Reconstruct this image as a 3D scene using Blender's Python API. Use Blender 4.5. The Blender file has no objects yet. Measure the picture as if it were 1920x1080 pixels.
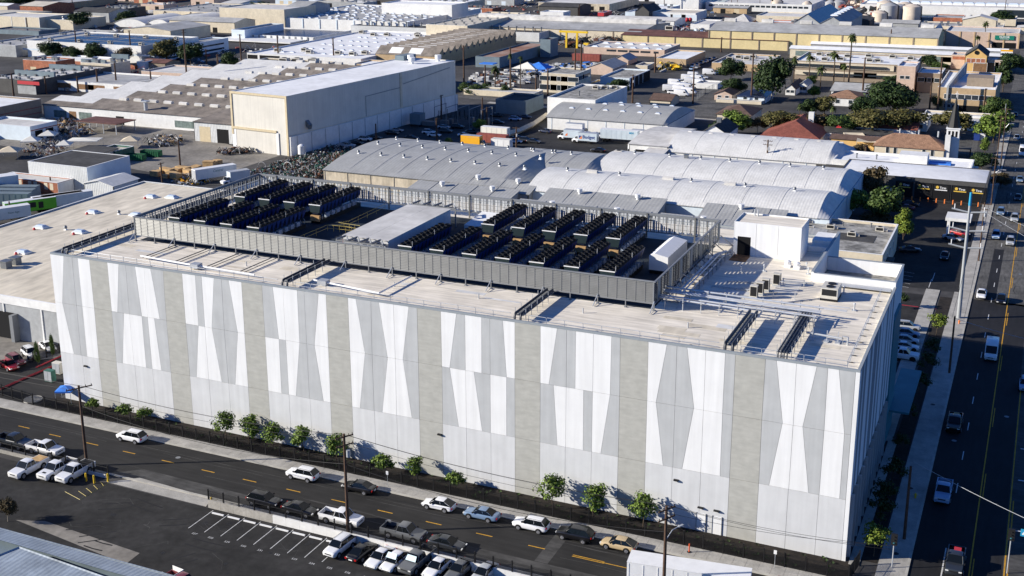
import bpy, math, random
from mathutils import Vector, Matrix

# ------------------------------------------------------------------ camera, sky, sun, exposure
scene = bpy.context.scene
COL = scene.collection
cam_pos, yaw, pitch, roll, lens, shx, shy = [135.3828, -132.3813, 75.2827],-0.435643,0.268331,-0.008403,42.3625,0.02471,-0.05385
fw = Vector((math.sin(yaw)*math.cos(pitch), math.cos(yaw)*math.cos(pitch), -math.sin(pitch)))
rt = fw.cross(Vector((0, 0, 1))).normalized()
up = rt.cross(fw)
c_, s_ = math.cos(roll), math.sin(roll)
r2, u2 = rt*c_ + up*s_, up*c_ - rt*s_
cam_data = bpy.data.cameras.new('camera')
cam_data.sensor_width = 36.0
cam_data.lens = lens
cam_data.shift_x, cam_data.shift_y = shx, shy
cam_data.clip_start, cam_data.clip_end = 1.0, 6000.0
cam = bpy.data.objects.new('camera', cam_data)
cam.matrix_world = Matrix(((r2.x, u2.x, -fw.x, cam_pos[0]), (r2.y, u2.y, -fw.y, cam_pos[1]), (r2.z, u2.z, -fw.z, cam_pos[2]), (0, 0, 0, 1)))
COL.objects.link(cam)
scene.camera = cam

SUN_EL, SUN_AZ = math.radians(21.5), math.radians(28.0)      # light travels towards +X, 28 degrees to +Y
travel = Vector((math.cos(SUN_AZ)*math.cos(SUN_EL), math.sin(SUN_AZ)*math.cos(SUN_EL), -math.sin(SUN_EL)))
world = bpy.data.worlds.new('World')
scene.world = world
world.use_nodes = True
wn, wl = world.node_tree.nodes, world.node_tree.links
wn.clear()
sky = wn.new('ShaderNodeTexSky')
sky.sky_type = 'NISHITA'
sky.sun_disc = False
sky.sun_elevation = SUN_EL
sky.sun_rotation = math.atan2(-travel.x, -travel.y)
sky.air_density, sky.dust_density, sky.ozone_density = 1.0, 0.15, 6.0
bg = wn.new('ShaderNodeBackground')
bg.inputs['Strength'].default_value = 0.056
wo = wn.new('ShaderNodeOutputWorld')
wb = wn.new('ShaderNodeMix')                                   # white balance set on the low sun: the sky reads bluer
wb.data_type, wb.blend_type = 'RGBA', 'MULTIPLY'
wb.inputs['Factor'].default_value = 1.0
wb.inputs[7].default_value = (0.62, 0.92, 1.42, 1.0)
wl.new(sky.outputs[0], wb.inputs[6])
wl.new(wb.outputs[2], bg.inputs['Color'])
wl.new(bg.outputs[0], wo.inputs['Surface'])
sun_data = bpy.data.lights.new('sun', 'SUN')
sun_data.energy = 5.0
sun_data.angle = math.radians(0.5)
sun_data.color = (1.0, 0.935, 0.825)
sun = bpy.data.objects.new('sun', sun_data)
sun.rotation_euler = travel.to_track_quat('-Z', 'Y').to_euler()
COL.objects.link(sun)
scene.view_settings.view_transform = 'Standard'
scene.view_settings.look = 'None'
scene.view_settings.exposure = 0.62
scene.view_settings.gamma = 1.0
scene.view_settings.use_curve_mapping = False
scene.cycles.max_bounces = 5
scene.cycles.diffuse_bounces = 3

rnd = random.Random(7)

# ------------------------------------------------------------------ materials
MAT = {}
def mat(name, col, rough=0.7, var=0.12, scale=0.35, metal=0.0, fine=0.0, fscale=6.0, stretch=None, streak=None, bump=0.0, spec=0.3, col2=None):
    """Principled surface whose colour drifts with world-space noise (large patches and, if fine, small grain)."""
    m = bpy.data.materials.new(name)
    m.use_nodes = True
    nt = m.node_tree
    N, L = nt.nodes, nt.links
    p = N['Principled BSDF']
    p.inputs['Roughness'].default_value = rough
    p.inputs['Metallic'].default_value = metal
    p.inputs['Specular IOR Level'].default_value = spec
    if var == 0 and fine == 0:
        p.inputs['Base Color'].default_value = (*col, 1)
        MAT[name] = m
        return m
    geo = N.new('ShaderNodeNewGeometry')
    mp = N.new('ShaderNodeMapping')
    L.new(geo.outputs['Position'], mp.inputs['Vector'])
    if stretch: mp.inputs['Scale'].default_value = stretch
    n1 = N.new('ShaderNodeTexNoise')
    n1.inputs['Scale'].default_value = scale
    n1.inputs['Detail'].default_value = 6
    n1.inputs['Roughness'].default_value = 0.62
    L.new(mp.outputs[0], n1.inputs['Vector'])
    r = N.new('ShaderNodeValToRGB')
    r.color_ramp.elements[0].position, r.color_ramp.elements[1].position = 0.3, 0.72
    lo = col2 if col2 else tuple(c*(1-var*1.6) for c in col)
    hi = tuple(min(0.95, c*(1+var)) for c in col)
    r.color_ramp.elements[0].color = (*lo, 1)
    r.color_ramp.elements[1].color = (*hi, 1)
    L.new(n1.outputs['Fac'], r.inputs['Fac'])
    out = r.outputs['Color']
    if fine:
        n2 = N.new('ShaderNodeTexNoise')
        n2.inputs['Scale'].default_value = fscale
        n2.inputs['Detail'].default_value = 4
        if streak:
            m2 = N.new('ShaderNodeMapping')
            m2.inputs['Scale'].default_value = streak
            L.new(geo.outputs['Position'], m2.inputs['Vector'])
            L.new(m2.outputs[0], n2.inputs['Vector'])
        else:
            L.new(geo.outputs['Position'], n2.inputs['Vector'])
        mr = N.new('ShaderNodeMapRange')
        mr.inputs['From Min'].default_value, mr.inputs['From Max'].default_value = 0.3, 0.7
        mr.inputs['To Min'].default_value, mr.inputs['To Max'].default_value = 1-fine, 1+fine*0.5
        L.new(n2.outputs['Fac'], mr.inputs['Value'])
        mx = N.new('ShaderNodeMix')
        mx.data_type = 'RGBA'
        mx.blend_type = 'MULTIPLY'
        mx.inputs['Factor'].default_value = 1
        L.new(out, mx.inputs[6])
        L.new(mr.outputs[0], mx.inputs[7])
        out = mx.outputs[2]
    L.new(out, p.inputs['Base Color'])
    if bump:
        b = N.new('ShaderNodeBump')
        b.inputs['Strength'].default_value = bump
        b.inputs['Distance'].default_value = 0.05
        L.new(n1.outputs['Fac'], b.inputs['Height'])
        L.new(b.outputs[0], p.inputs['Normal'])
    MAT[name] = m
    return m

def ribbed(name, col, axis, period, depth=0.35, rough=0.5, var=0.12, metal=0.0, dark=0.75, scale=0.25):
    """Sheet metal or siding: fine ribs as relief across one world axis, with weathering."""
    m = mat(name, col, rough, var, scale, metal, fine=0.1, fscale=1.5)
    nt = m.node_tree
    N, L = nt.nodes, nt.links
    p = N['Principled BSDF']
    geo = N.new('ShaderNodeNewGeometry')
    sx = N.new('ShaderNodeSeparateXYZ')
    L.new(geo.outputs['Position'], sx.inputs[0])
    mu = N.new('ShaderNodeMath'); mu.operation = 'MULTIPLY'; mu.inputs[1].default_value = 2*math.pi/period
    L.new(sx.outputs['XYZ'.index(axis)], mu.inputs[0])
    sn = N.new('ShaderNodeMath'); sn.operation = 'SINE'
    L.new(mu.outputs[0], sn.inputs[0])
    b = N.new('ShaderNodeBump')
    b.inputs['Strength'].default_value = depth
    b.inputs['Distance'].default_value = period*0.25
    L.new(sn.outputs[0], b.inputs['Height'])
    L.new(b.outputs[0], p.inputs['Normal'])
    return m

def leafmat(name, dark, light, tint=None):
    m = bpy.data.materials.new(name)
    m.use_nodes = True
    N, L = m.node_tree.nodes, m.node_tree.links
    p = N['Principled BSDF']
    p.inputs['Roughness'].default_value = 0.6
    p.inputs['Specular IOR Level'].default_value = 0.2
    geo = N.new('ShaderNodeNewGeometry')
    r = N.new('ShaderNodeValToRGB')
    r.color_ramp.elements[0].color = (*dark, 1)
    r.color_ramp.elements[1].color = (*light, 1)
    if tint:
        e = r.color_ramp.elements.new(0.86)
        e.color = (*tint, 1)
    L.new(geo.outputs['Random Per Island'], r.inputs['Fac'])
    L.new(r.outputs[0], p.inputs['Base Color'])
    MAT[name] = m
    return m

# ground
mat('ground_asphalt', (0.075, 0.072, 0.07), 0.9, 0.35, 0.04, fine=0.3, fscale=0.6)
mat('new_asphalt', (0.026, 0.025, 0.024), 0.85, 0.22, 0.12, fine=0.3, fscale=1.6, streak=(0.12, 1.0, 1.0))
mat('new_asphalt_b', (0.017, 0.017, 0.019), 0.85, 0.22, 0.12, fine=0.3, fscale=1.6, streak=(1.0, 0.12, 1.0))
mat('worn_asphalt', (0.075, 0.073, 0.07), 0.9, 0.3, 0.3, fine=0.3, fscale=2.0, streak=(0.25, 1.0, 1.0))
mat('old_asphalt', (0.12, 0.116, 0.108), 0.9, 0.28, 0.18, fine=0.35, fscale=2.2, streak=(1.0, 0.2, 1.0))
mat('lot_asphalt', (0.031, 0.03, 0.029), 0.88, 0.35, 0.14, fine=0.35, fscale=0.9)
mat('yard_concrete', (0.26, 0.24, 0.21), 0.9, 0.3, 0.07, fine=0.25, fscale=0.9)
mat('sidewalk', (0.42, 0.4, 0.36), 0.9, 0.18, 0.4, fine=0.15, fscale=5)
mat('kerb', (0.45, 0.43, 0.38), 0.9, 0.15, 0.6)
mat('red_kerb', (0.33, 0.03, 0.04), 0.7, 0.15, 0.8)
mat('soil', (0.028, 0.022, 0.017), 0.95, 0.4, 0.8, fine=0.4, fscale=8)
mat('road_yellow', (0.62, 0.33, 0.03), 0.8, 0.18, 1.5, fine=0.2, fscale=6)
mat('road_white', (0.7, 0.7, 0.68), 0.8, 0.15, 1.5, fine=0.25, fscale=5)
mat('road_blue', (0.05, 0.2, 0.5), 0.8, 0.1, 1.5)
mat('lawn', (0.05, 0.1, 0.02), 0.9, 0.3, 0.8)
# data centre
mat('panel_white', (0.80, 0.80, 0.79), 0.75, 0.03, 0.25, fine=0.075, fscale=1.1, streak=(1.3, 1, 0.07))
mat('panel_grey', (0.485, 0.495, 0.495), 0.8, 0.05, 0.4, fine=0.075, fscale=1.1, streak=(1.3, 1, 0.07))
mat('panel_pale', (0.63, 0.635, 0.635), 0.8, 0.05, 0.3, fine=0.075, fscale=1.1, streak=(1.3, 1, 0.07))
mat('panel_deep_grey', (0.27, 0.285, 0.3), 0.8, 0.05, 0.4)  # darker grey than panel_grey, for the stripes towards the avenue
mat('panel_stone', (0.445, 0.44, 0.4), 0.85, 0.06, 0.8, fine=0.1, fscale=1.5, streak=(0.4, 1, 1.6))
mat('joint', (0.16, 0.16, 0.16), 0.9, 0)
mat('coping', (0.3, 0.33, 0.35), 0.5, 0.06, 1)
mat('roof_membrane', (0.82, 0.75, 0.63), 0.85, 0.1, 0.2, fine=0.22, fscale=1.2, streak=(0.16, 1.4, 1))
mat('roof_white', (0.66, 0.66, 0.65), 0.8, 0.1, 0.3, fine=0.15, fscale=0.7)
mat('roof_tan', (0.72, 0.645, 0.51), 0.9, 0.12, 0.1, fine=0.22, fscale=0.8, streak=(1, 0.25, 1))
mat('roof_dirty', (0.36, 0.35, 0.32), 0.9, 0.35, 0.25, fine=0.3, fscale=1.0)
mat('teal_glass', (0.01, 0.06, 0.075), 0.15, 0, spec=0.6)
mat('teal_canopy', (0.05, 0.2, 0.24), 0.5, 0.1, 0.5)
mat('louvre_metal', (0.2, 0.2, 0.19), 0.45, 0.1, 0.6, metal=0.25)
mat('louvre_pale', (0.6, 0.61, 0.6), 0.5, 0.15, 0.8)
mat('louvre_bar', (0.3, 0.3, 0.29), 0.5, 0)
mat('steel_frame', (0.24, 0.25, 0.26), 0.5, 0.08, 0.8, metal=0.2)
mat('galvanised', (0.5, 0.52, 0.54), 0.4, 0.1, 1.2, metal=0.3)
mat('dark_pipe', (0.055, 0.06, 0.07), 0.45, 0.1, 1)
mat('silver_pipe', (0.6, 0.62, 0.65), 0.35, 0.08, 1, metal=0.4)
mat('fan_black', (0.007, 0.007, 0.008), 0.6, 0)
mat('fan_blade', (0.014, 0.014, 0.016), 0.45, 0)
mat('chiller_blue', (0.012, 0.038, 0.16), 0.5, 0.2, 0.8)
mat('chiller_dark', (0.006, 0.012, 0.03), 0.5, 0)
mat('chiller_end', (0.015, 0.03, 0.035), 0.5, 0.1, 1)
mat('cardboard', (0.5, 0.32, 0.15), 0.9, 0.15, 1)
mat('chiller_box', (0.3, 0.36, 0.45), 0.5, 0.1, 1)
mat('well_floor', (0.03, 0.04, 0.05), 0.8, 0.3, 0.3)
mat('orange_plastic', (0.75, 0.12, 0.04), 0.5, 0)
mat('rail_yellow', (0.45, 0.36, 0.1), 0.5, 0)
mat('black_metal', (0.012, 0.012, 0.013), 0.5, 0)
mat('dark_void', (0.006, 0.006, 0.007), 0.9, 0)
mat('rust_plate', (0.25, 0.13, 0.06), 0.8, 0.4, 0.8)
# vehicles
for n, c in dict(white=(0.8, 0.8, 0.8), silver=(0.42, 0.44, 0.46), grey=(0.12, 0.125, 0.13), dark=(0.03, 0.034, 0.04), black=(0.007, 0.007, 0.009),
                 blue=(0.16, 0.24, 0.36), navy=(0.02, 0.03, 0.07), red=(0.38, 0.015, 0.02), gold=(0.5, 0.38, 0.22), maroon=(0.2, 0.05, 0.06), cream=(0.6, 0.52, 0.38), sky=(0.3, 0.42, 0.6)).items():
    m = mat('paint_'+n, c, 0.28, 0, spec=0.5)
    m.node_tree.nodes['Principled BSDF'].inputs['Coat Weight'].default_value = 0.4
mat('glass_dark', (0.006, 0.008, 0.01), 0.1, 0, spec=0.35)
mat('tyre', (0.012, 0.012, 0.012), 0.85, 0)
mat('rim', (0.4, 0.4, 0.42), 0.35, 0, metal=0.6)
mat('lamp_clear', (0.75, 0.75, 0.72), 0.15, 0, spec=0.8)
mat('lamp_red', (0.4, 0.01, 0.01), 0.25, 0)
mat('trim_black', (0.015, 0.015, 0.016), 0.55, 0)
mat('box_white', (0.78, 0.78, 0.77), 0.5, 0.05, 0.8)
mat('box_yellow', (0.85, 0.42, 0.02), 0.5, 0.05, 0.8)
mat('box_green', (0.12, 0.45, 0.03), 0.5, 0.08, 0.5)
mat('box_pale', (0.55, 0.63, 0.68), 0.5, 0.06, 0.5)
mat('plate_sunshade', (0.6, 0.75, 0.78), 0.4, 0)
# walls of the district
mat('w_white', (0.76, 0.755, 0.73), 0.85, 0.07, 0.2, fine=0.08, fscale=1)
mat('w_cream', (0.66, 0.58, 0.44), 0.85, 0.08, 0.2, fine=0.1, fscale=1)
mat('w_yellow', (0.68, 0.56, 0.3), 0.85, 0.06, 0.2, fine=0.08, fscale=1)
mat('w_tan', (0.5, 0.36, 0.21), 0.85, 0.07, 0.25, fine=0.1, fscale=1)
mat('w_pink', (0.58, 0.44, 0.35), 0.85, 0.06, 0.25, fine=0.08, fscale=1)
mat('w_stain', (0.6, 0.52, 0.39), 0.9, 0.2, 0.35, fine=0.2, fscale=1.2, streak=(1.2, 1.2, 0.25))
mat('w_grey', (0.38, 0.39, 0.39), 0.85, 0.1, 0.25, fine=0.1, fscale=1)
mat('w_charcoal', (0.085, 0.083, 0.08), 0.8, 0.12, 0.4, fine=0.1, fscale=2)
mat('w_brick', (0.42, 0.16, 0.09), 0.9, 0.25, 0.6, fine=0.2, fscale=4)
mat('w_slate', (0.17, 0.22, 0.25), 0.8, 0.12, 0.3)
mat('w_bluewhite', (0.62, 0.7, 0.76), 0.8, 0.08, 0.3)
mat('w_brown', (0.3, 0.24, 0.18), 0.85, 0.1, 0.3, fine=0.1, fscale=1)
mat('w_ochre', (0.7, 0.45, 0.17), 0.85, 0.06, 0.3)
ribbed('w_corrugated', (0.62, 0.63, 0.62), 'X', 0.6, 0.2, var=0.08)
mat('w_hangar', (0.66, 0.63, 0.56), 0.8, 0.06, 0.2, fine=0.07, fscale=1.2, streak=(1.6, 1.6, 0.06))
ribbed('w_corr_cream', (0.68, 0.64, 0.55), 'X', 0.7, 0.1, var=0.08)
ribbed('r_seam_grey', (0.42, 0.42, 0.40), 'X', 0.9, 0.06, rough=0.6, var=0.08, metal=0.15)
ribbed('r_seam_light', (0.69, 0.68, 0.645), 'X', 0.7, 0.07, rough=0.6, var=0.09)
ribbed('r_brown', (0.25, 0.215, 0.18), 'X', 0.9, 0.12, rough=0.8, var=0.3)
ribbed('r_rustbrown', (0.16, 0.075, 0.06), 'X', 0.8, 0.12, rough=0.8, var=0.3)
ribbed('r_blue_metal', (0.31, 0.36, 0.41), 'X', 0.6, 0.07, rough=0.6, var=0.25)
ribbed('r_blue_metal_x', (0.31, 0.36, 0.41), 'X', 0.6, 0.07, rough=0.5, var=0.16)
mat('r_white', (0.84, 0.84, 0.83), 0.8, 0.09, 0.12, fine=0.08, fscale=0.5)
mat('r_grey', (0.42, 0.42, 0.41), 0.85, 0.18, 0.1, fine=0.15, fscale=0.5)
mat('r_pale', (0.66, 0.64, 0.6), 0.85, 0.16, 0.1, fine=0.15, fscale=0.5)
mat('r_cream', (0.62, 0.57, 0.47), 0.85, 0.12, 0.1, fine=0.12, fscale=0.5)
mat('r_dark', (0.07, 0.068, 0.066), 0.9, 0.25, 0.2, fine=0.2, fscale=0.8)
mat('r_rust', (0.36, 0.27, 0.22), 0.9, 0.2, 0.12, fine=0.2, fscale=0.5, col2=(0.24, 0.09, 0.04))
mat('r_tile_red', (0.26, 0.085, 0.06), 0.85, 0.18, 0.6, fine=0.3, fscale=3)
mat('r_tile_brown', (0.33, 0.19, 0.12), 0.9, 0.2, 0.8, fine=0.35, fscale=3.5)
mat('r_shingle', (0.14, 0.09, 0.07), 0.9, 0.2, 0.6, fine=0.25, fscale=3)
mat('solar', (0.02, 0.028, 0.06), 0.25, 0.25, 0.1, spec=0.5)
mat('glass_win', (0.03, 0.04, 0.05), 0.12, 0, spec=0.6)
mat('glass_pale', (0.2, 0.25, 0.23), 0.2, 0.3, 0.8)
mat('door_brown', (0.25, 0.14, 0.07), 0.8, 0.2, 1)
mat('door_tan', (0.6, 0.5, 0.33), 0.8, 0.08, 1)
mat('white_trim', (0.8, 0.8, 0.79), 0.6, 0.03, 1)
mat('skylight', (0.55, 0.62, 0.7), 0.25, 0, spec=0.6)
mat('vent_metal', (0.2, 0.21, 0.22), 0.4, 0.1, 2, metal=0.4)
mat('ac_beige', (0.6, 0.57, 0.5), 0.6, 0.08, 1)
mat('wood_pole', (0.1, 0.06, 0.04), 0.9, 0.25, 1.5)
mat('steel_pole', (0.4, 0.42, 0.43), 0.45, 0.06, 0.6, metal=0.2)
mat('concrete', (0.4, 0.38, 0.34), 0.9, 0.15, 0.4, fine=0.15, fscale=3)
mat('silo_cream', (0.66, 0.56, 0.45), 0.7, 0.1, 0.3, fine=0.12, fscale=0.6, streak=(1, 1, 0.1))
mat('silo_grey', (0.42, 0.42, 0.42), 0.6, 0.1, 0.3, fine=0.12, fscale=0.6, streak=(1, 1, 0.1))
mat('sign_green', (0.01, 0.19, 0.13), 0.5, 0)
mat('sign_red', (0.5, 0.04, 0.05), 0.5, 0)
mat('sign_blue', (0.03, 0.3, 0.5), 0.5, 0)
mat('sign_navy', (0.02, 0.05, 0.22), 0.5, 0)
mat('sign_orange', (0.8, 0.22, 0.05), 0.5, 0)
mat('sign_gold', (0.75, 0.5, 0.08), 0.5, 0)
mat('tarp_blue', (0.06, 0.24, 0.75), 0.6, 0.15, 0.6)
mat('tent_white', (0.78, 0.75, 0.66), 0.8, 0.05, 0.5)
mat('tent_cream', (0.68, 0.58, 0.42), 0.8, 0.05, 0.5)
mat('scrap_green', (0.05, 0.14, 0.11), 0.6, 0.3, 1)
mat('scrap_rust', (0.18, 0.085, 0.05), 0.8, 0.3, 1)
mat('scrap_grey', (0.3, 0.3, 0.3), 0.6, 0.3, 1)
mat('scrap_dark', (0.02, 0.025, 0.025), 0.7, 0.3, 1)
mat('scrap_white', (0.6, 0.6, 0.58), 0.6, 0.1, 1)
mat('timber', (0.55, 0.36, 0.17), 0.85, 0.2, 1)
mat('dumpster_green', (0.02, 0.15, 0.06), 0.6, 0.2, 0.8)
mat('container_red', (0.3, 0.08, 0.06), 0.7, 0.15, 0.5)
mat('bollard_yellow', (0.75, 0.5, 0.03), 0.6, 0.05, 1)
mat('bark', (0.09, 0.065, 0.045), 0.9, 0.3, 2)
mat('bark_pale', (0.36, 0.32, 0.27), 0.9, 0.2, 1.5)
leafmat('leaf_street', (0.03, 0.055, 0.01), (0.19, 0.27, 0.045))
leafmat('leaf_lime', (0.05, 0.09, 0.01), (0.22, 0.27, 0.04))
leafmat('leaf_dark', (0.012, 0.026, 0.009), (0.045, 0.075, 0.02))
leafmat('leaf_mid', (0.025, 0.05, 0.012), (0.08, 0.12, 0.028))
leafmat('leaf_olive', (0.05, 0.055, 0.015), (0.13, 0.13, 0.035), (0.14, 0.12, 0.04))
leafmat('leaf_brown', (0.04, 0.035, 0.015), (0.12, 0.085, 0.04))
leafmat('leaf_palm', (0.03, 0.05, 0.015), (0.1, 0.12, 0.035))

# ------------------------------------------------------------------ mesh builder and object helpers
def nsin(a): return math.sin(math.radians(a))
def ncos(a): return math.cos(math.radians(a))

WORLD = set()
class MB:
    """Collects faces with material slots and links them as ONE mesh object."""
    def __init__(self): self.v, self.f, self.m = [], [], []
    def add(self, vs, fs, m=0):
        o = len(self.v)
        self.v += [tuple(v) for v in vs]
        for f in fs:
            self.f.append([i+o for i in f]); self.m.append(m)
        return self
    def box(self, x0, x1, y0, y1, z0, z1, m=0):
        return self.add([(x0,y0,z0),(x1,y0,z0),(x1,y1,z0),(x0,y1,z0),(x0,y0,z1),(x1,y0,z1),(x1,y1,z1),(x0,y1,z1)],
                        [(3,2,1,0),(4,5,6,7),(0,1,5,4),(1,2,6,5),(2,3,7,6),(3,0,4,7)], m)
    def obox(self, c, l, w, h, rz=0, m=0, tilt=0):
        M_ = Matrix.Translation(c) @ Matrix.Rotation(rz, 4, 'Z') @ Matrix.Rotation(tilt, 4, 'Y')
        vs = [M_ @ Vector((sx*l/2, sy*w/2, sz*h/2)) for sz in (-1,1) for sx, sy in ((-1,-1),(1,-1),(1,1),(-1,1))]
        return self.add(vs, [(3,2,1,0),(4,5,6,7),(0,1,5,4),(1,2,6,5),(2,3,7,6),(3,0,4,7)], m)
    def prism(self, pts, z0, z1, m=0, mt=None, cap=True):
        n = len(pts)
        a = sum(pts[i][0]*pts[(i+1)%n][1]-pts[(i+1)%n][0]*pts[i][1] for i in range(n))
        if a < 0: pts = pts[::-1]
        o = len(self.v)
        self.v += [(p[0],p[1],z0) for p in pts] + [(p[0],p[1],z1) for p in pts]
        for i in range(n):
            j = (i+1)%n
            self.f.append([o+i,o+j,o+n+j,o+n+i]); self.m.append(m)
        if cap:
            self.f.append([o+n+i for i in range(n)]); self.m.append(m if mt is None else mt)
        return self
    def cyl(self, x, y, z0, z1, r, n=10, m=0, r2=None, cap=True):
        r2 = r if r2 is None else r2
        vs = [(x+r*math.cos(2*math.pi*i/n), y+r*math.sin(2*math.pi*i/n), z0) for i in range(n)] + \
             [(x+r2*math.cos(2*math.pi*i/n), y+r2*math.sin(2*math.pi*i/n), z1) for i in range(n)]
        fs = [(i,(i+1)%n,n+(i+1)%n,n+i) for i in range(n)]
        if cap: fs += [tuple(range(n,2*n)), tuple(range(n-1,-1,-1))]
        return self.add(vs, fs, m)
    def tube(self, pts, r, n=6, m=0, r2=None):
        pts = [Vector(p) for p in pts]
        r2 = r if r2 is None else r2
        vs, fs = [], []
        k = len(pts)
        for i, p in enumerate(pts):
            d = (pts[min(i+1,k-1)]-pts[max(i-1,0)]).normalized()
            a = Vector((0,0,1)) if abs(d.z) < 0.95 else Vector((1,0,0))
            u = d.cross(a).normalized(); w = u.cross(d)
            rr = r+(r2-r)*i/max(1,k-1)
            vs += [p+u*rr*math.cos(2*math.pi*j/n)+w*rr*math.sin(2*math.pi*j/n) for j in range(n)]
        for i in range(k-1):
            fs += [(i*n+j,i*n+(j+1)%n,(i+1)*n+(j+1)%n,(i+1)*n+j) for j in range(n)]
        fs += [tuple(range(n-1,-1,-1)), tuple((k-1)*n+j for j in range(n))]
        return self.add(vs, fs, m)
    def loft(self, rings, m=0, closed=True, caps=True):
        n = len(rings[0]); o = len(self.v)
        for r in rings: self.v += [tuple(p) for p in r]
        for i in range(len(rings)-1):
            for j in range(n if closed else n-1):
                k = (j+1)%n
                self.f.append([o+i*n+j,o+i*n+k,o+(i+1)*n+k,o+(i+1)*n+j]); self.m.append(m)
        if caps:
            self.f.append([o+j for j in range(n-1,-1,-1)]); self.m.append(m)
            self.f.append([o+(len(rings)-1)*n+j for j in range(n)]); self.m.append(m)
        return self
    def mesh(self, name, mats, smooth=None):
        me = bpy.data.meshes.new(name)
        me.from_pydata(self.v, [], self.f)
        for x in mats: me.materials.append(MAT[x] if isinstance(x, str) else x)
        me.polygons.foreach_set('material_index', self.m)
        if smooth:
            me.polygons.foreach_set('use_smooth', [True]*len(self.f))
            me.set_sharp_from_angle(angle=math.radians(smooth))
        me.update()
        return me
    def build(self, name, mats, parent=None, smooth=None, loc=None):
        if isinstance(mats, str): mats = [mats]
        return link(name, self.mesh(name, mats, smooth), parent, loc)

def link(name, me, parent=None, loc=None):
    o = bpy.data.objects.new(name, me)
    COL.objects.link(o)
    if parent is not None:
        o.parent = parent
        if loc is None and parent.name in WORLD:      # geometry given in world coordinates under a placed Empty
            o.location = -parent.location
    if loc is not None: o.location = loc
    return o

def tag(o, label=None, cat=None, group=None, kind=None):
    if label: o['label'] = label
    if cat: o['category'] = cat
    if group: o['group'] = group
    if kind: o['kind'] = kind
    return o

def thing(name, label, cat, loc=(0,0,0), rz=0.0, group=None, world=False):
    o = bpy.data.objects.new(name, None)
    o.empty_display_size = 0.5
    COL.objects.link(o)
    o.location = loc
    o.rotation_euler = (0,0,rz)
    if world: WORLD.add(o.name)
    return tag(o, label, cat, group)

def struct(name, mb, mats, smooth=None):
    return tag(mb.build(name, mats, smooth=smooth), kind='structure')

def copy_tree(o, parent=None, far=0):
    '''a copy of a thing with copies of its parts; far ones drop what is too small to show'''
    c = o.copy()
    COL.objects.link(c)
    if parent is not None: c.parent = parent
    for ch in list(o.children):
        n = ch.name.split('.')[0]
        if far and n in ('rim','mirror','number_plate'): continue
        if far == 2 and n in ('trim','headlight','taillight'): continue
        copy_tree(ch, c, far)
    return c

ORD = ['first','second','third','fourth','fifth','sixth','seventh','eighth','ninth','tenth','eleventh','twelfth','thirteenth','fourteenth','fifteenth','sixteenth']

# ------------------------------------------------------------------ setting: ground, roads, pavements, markings
struct('ground', MB().add([(-2500,-600,0),(2500,-600,0),(2500,3500,0),(-2500,3500,0)], [(0,1,2,3)]), 'ground_asphalt')
def sheet(name, pts, z, m):
    if len(pts[0]) == 2: pts = [(p[0], p[1], z) for p in pts]
    return struct(name, MB().add(pts, [tuple(range(len(pts)))]), m)
def slab(name, x0, x1, y0, y1, h, m): return struct(name, MB().box(x0, x1, y0, y1, -0.2, h, 0), m)
def rect(x0, x1, y0, y1): return [(x0,y0),(x1,y0),(x1,y1),(x0,y1)]

# street in front of the data centre
sheet('street', rect(-120, 126.0, -17.6, -6.9), 0.004, 'new_asphalt')
sheet('street_patch', [(23.86,-17.92),(28.04,-14.66),(46.16,-15.09),(48.68,-17.46),(41.78,-17.84),(27.87,-17.71)], 0.008, 'worn_asphalt')
sheet('street_patch', rect(72, 112, -17.5, -14.9), 0.008, 'worn_asphalt')
sheet('street_patch', rect(86.5, 88.2, -14.8, -7.4), 0.009, 'worn_asphalt')
sheet('driveway_apron', [(25.96,-19.75),(29.23,-16.93),(41.88,-17.64),(42.56,-19.87)], 0.012, 'sidewalk')
sheet('parking_lot', rect(-30, 125.0, -75, -20.0), 0.004, 'lot_asphalt')
sheet('lot_patch', [(22.62,-32.56),(26.25,-31.25),(42.48,-32.53),(42.63,-35.24)], 0.008, 'yard_concrete')
k = MB()
x = -60.0
pv = random.Random(3)
while x < 122:                                                     # pavement flags with recessed joints
    w = 1.5
    k.box(x+0.012, x+w-0.012, -6.55, -4.35, -0.1, 0.13+pv.uniform(-0.004, 0.004), 0)
    x += w
struct('pavement', k, 'sidewalk')
slab('kerb', -60, 113.5, -6.9, -6.57, 0.12, 'kerb')
slab('kerb', 113.5, 121.5, -6.9, -6.57, 0.13, 'red_kerb')
slab('kerb', -120, 126, -17.95, -17.6, 0.12, 'kerb')
slab('pavement', -30, 24, -18.6, -17.95, 0.12, 'sidewalk')
slab('pavement', 43, 126, -19.6, -17.95, 0.12, 'sidewalk')
sheet('planting_bed', rect(-2, 121, -4.3, -0.05), 0.02, 'soil')
def dashes(name, pts, m, w, l, along, z=0.012):
    k = MB()
    for (x, y) in pts:
        dx, dy = (l/2, w/2) if along == 'X' else (w/2, l/2)
        k.add([(x-dx,y-dy,z),(x+dx,y-dy,z),(x+dx,y+dy,z),(x-dx,y+dy,z)], [(0,1,2,3)])
    return struct(name, k, m)
dashes('lane_dashes', [(2.21,-10.93),(8.62,-11.27),(15.73,-11.29),(22.55,-11.34),(29.53,-11.4),(36.52,-11.52),(43.44,-11.54),(50.48,-11.54),(57.52,-11.57),(64.47,-11.6),(71.51,-11.7),(78.55,-11.74),(85.56,-11.82)], 'road_yellow', 0.16, 2.2, 'X')
dashes('centre_line', [(92.2,-11.7),(92.2,-12.0)], 'road_yellow', 0.13, 4.0, 'X')
dashes('centre_line', [(110,-11.9)], 'road_yellow', 0.13, 32.0, 'X', 0.013)
sheet('parking_strip_line', rect(-10, 95, -8.98, -8.9), 0.012, 'worn_asphalt')
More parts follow.
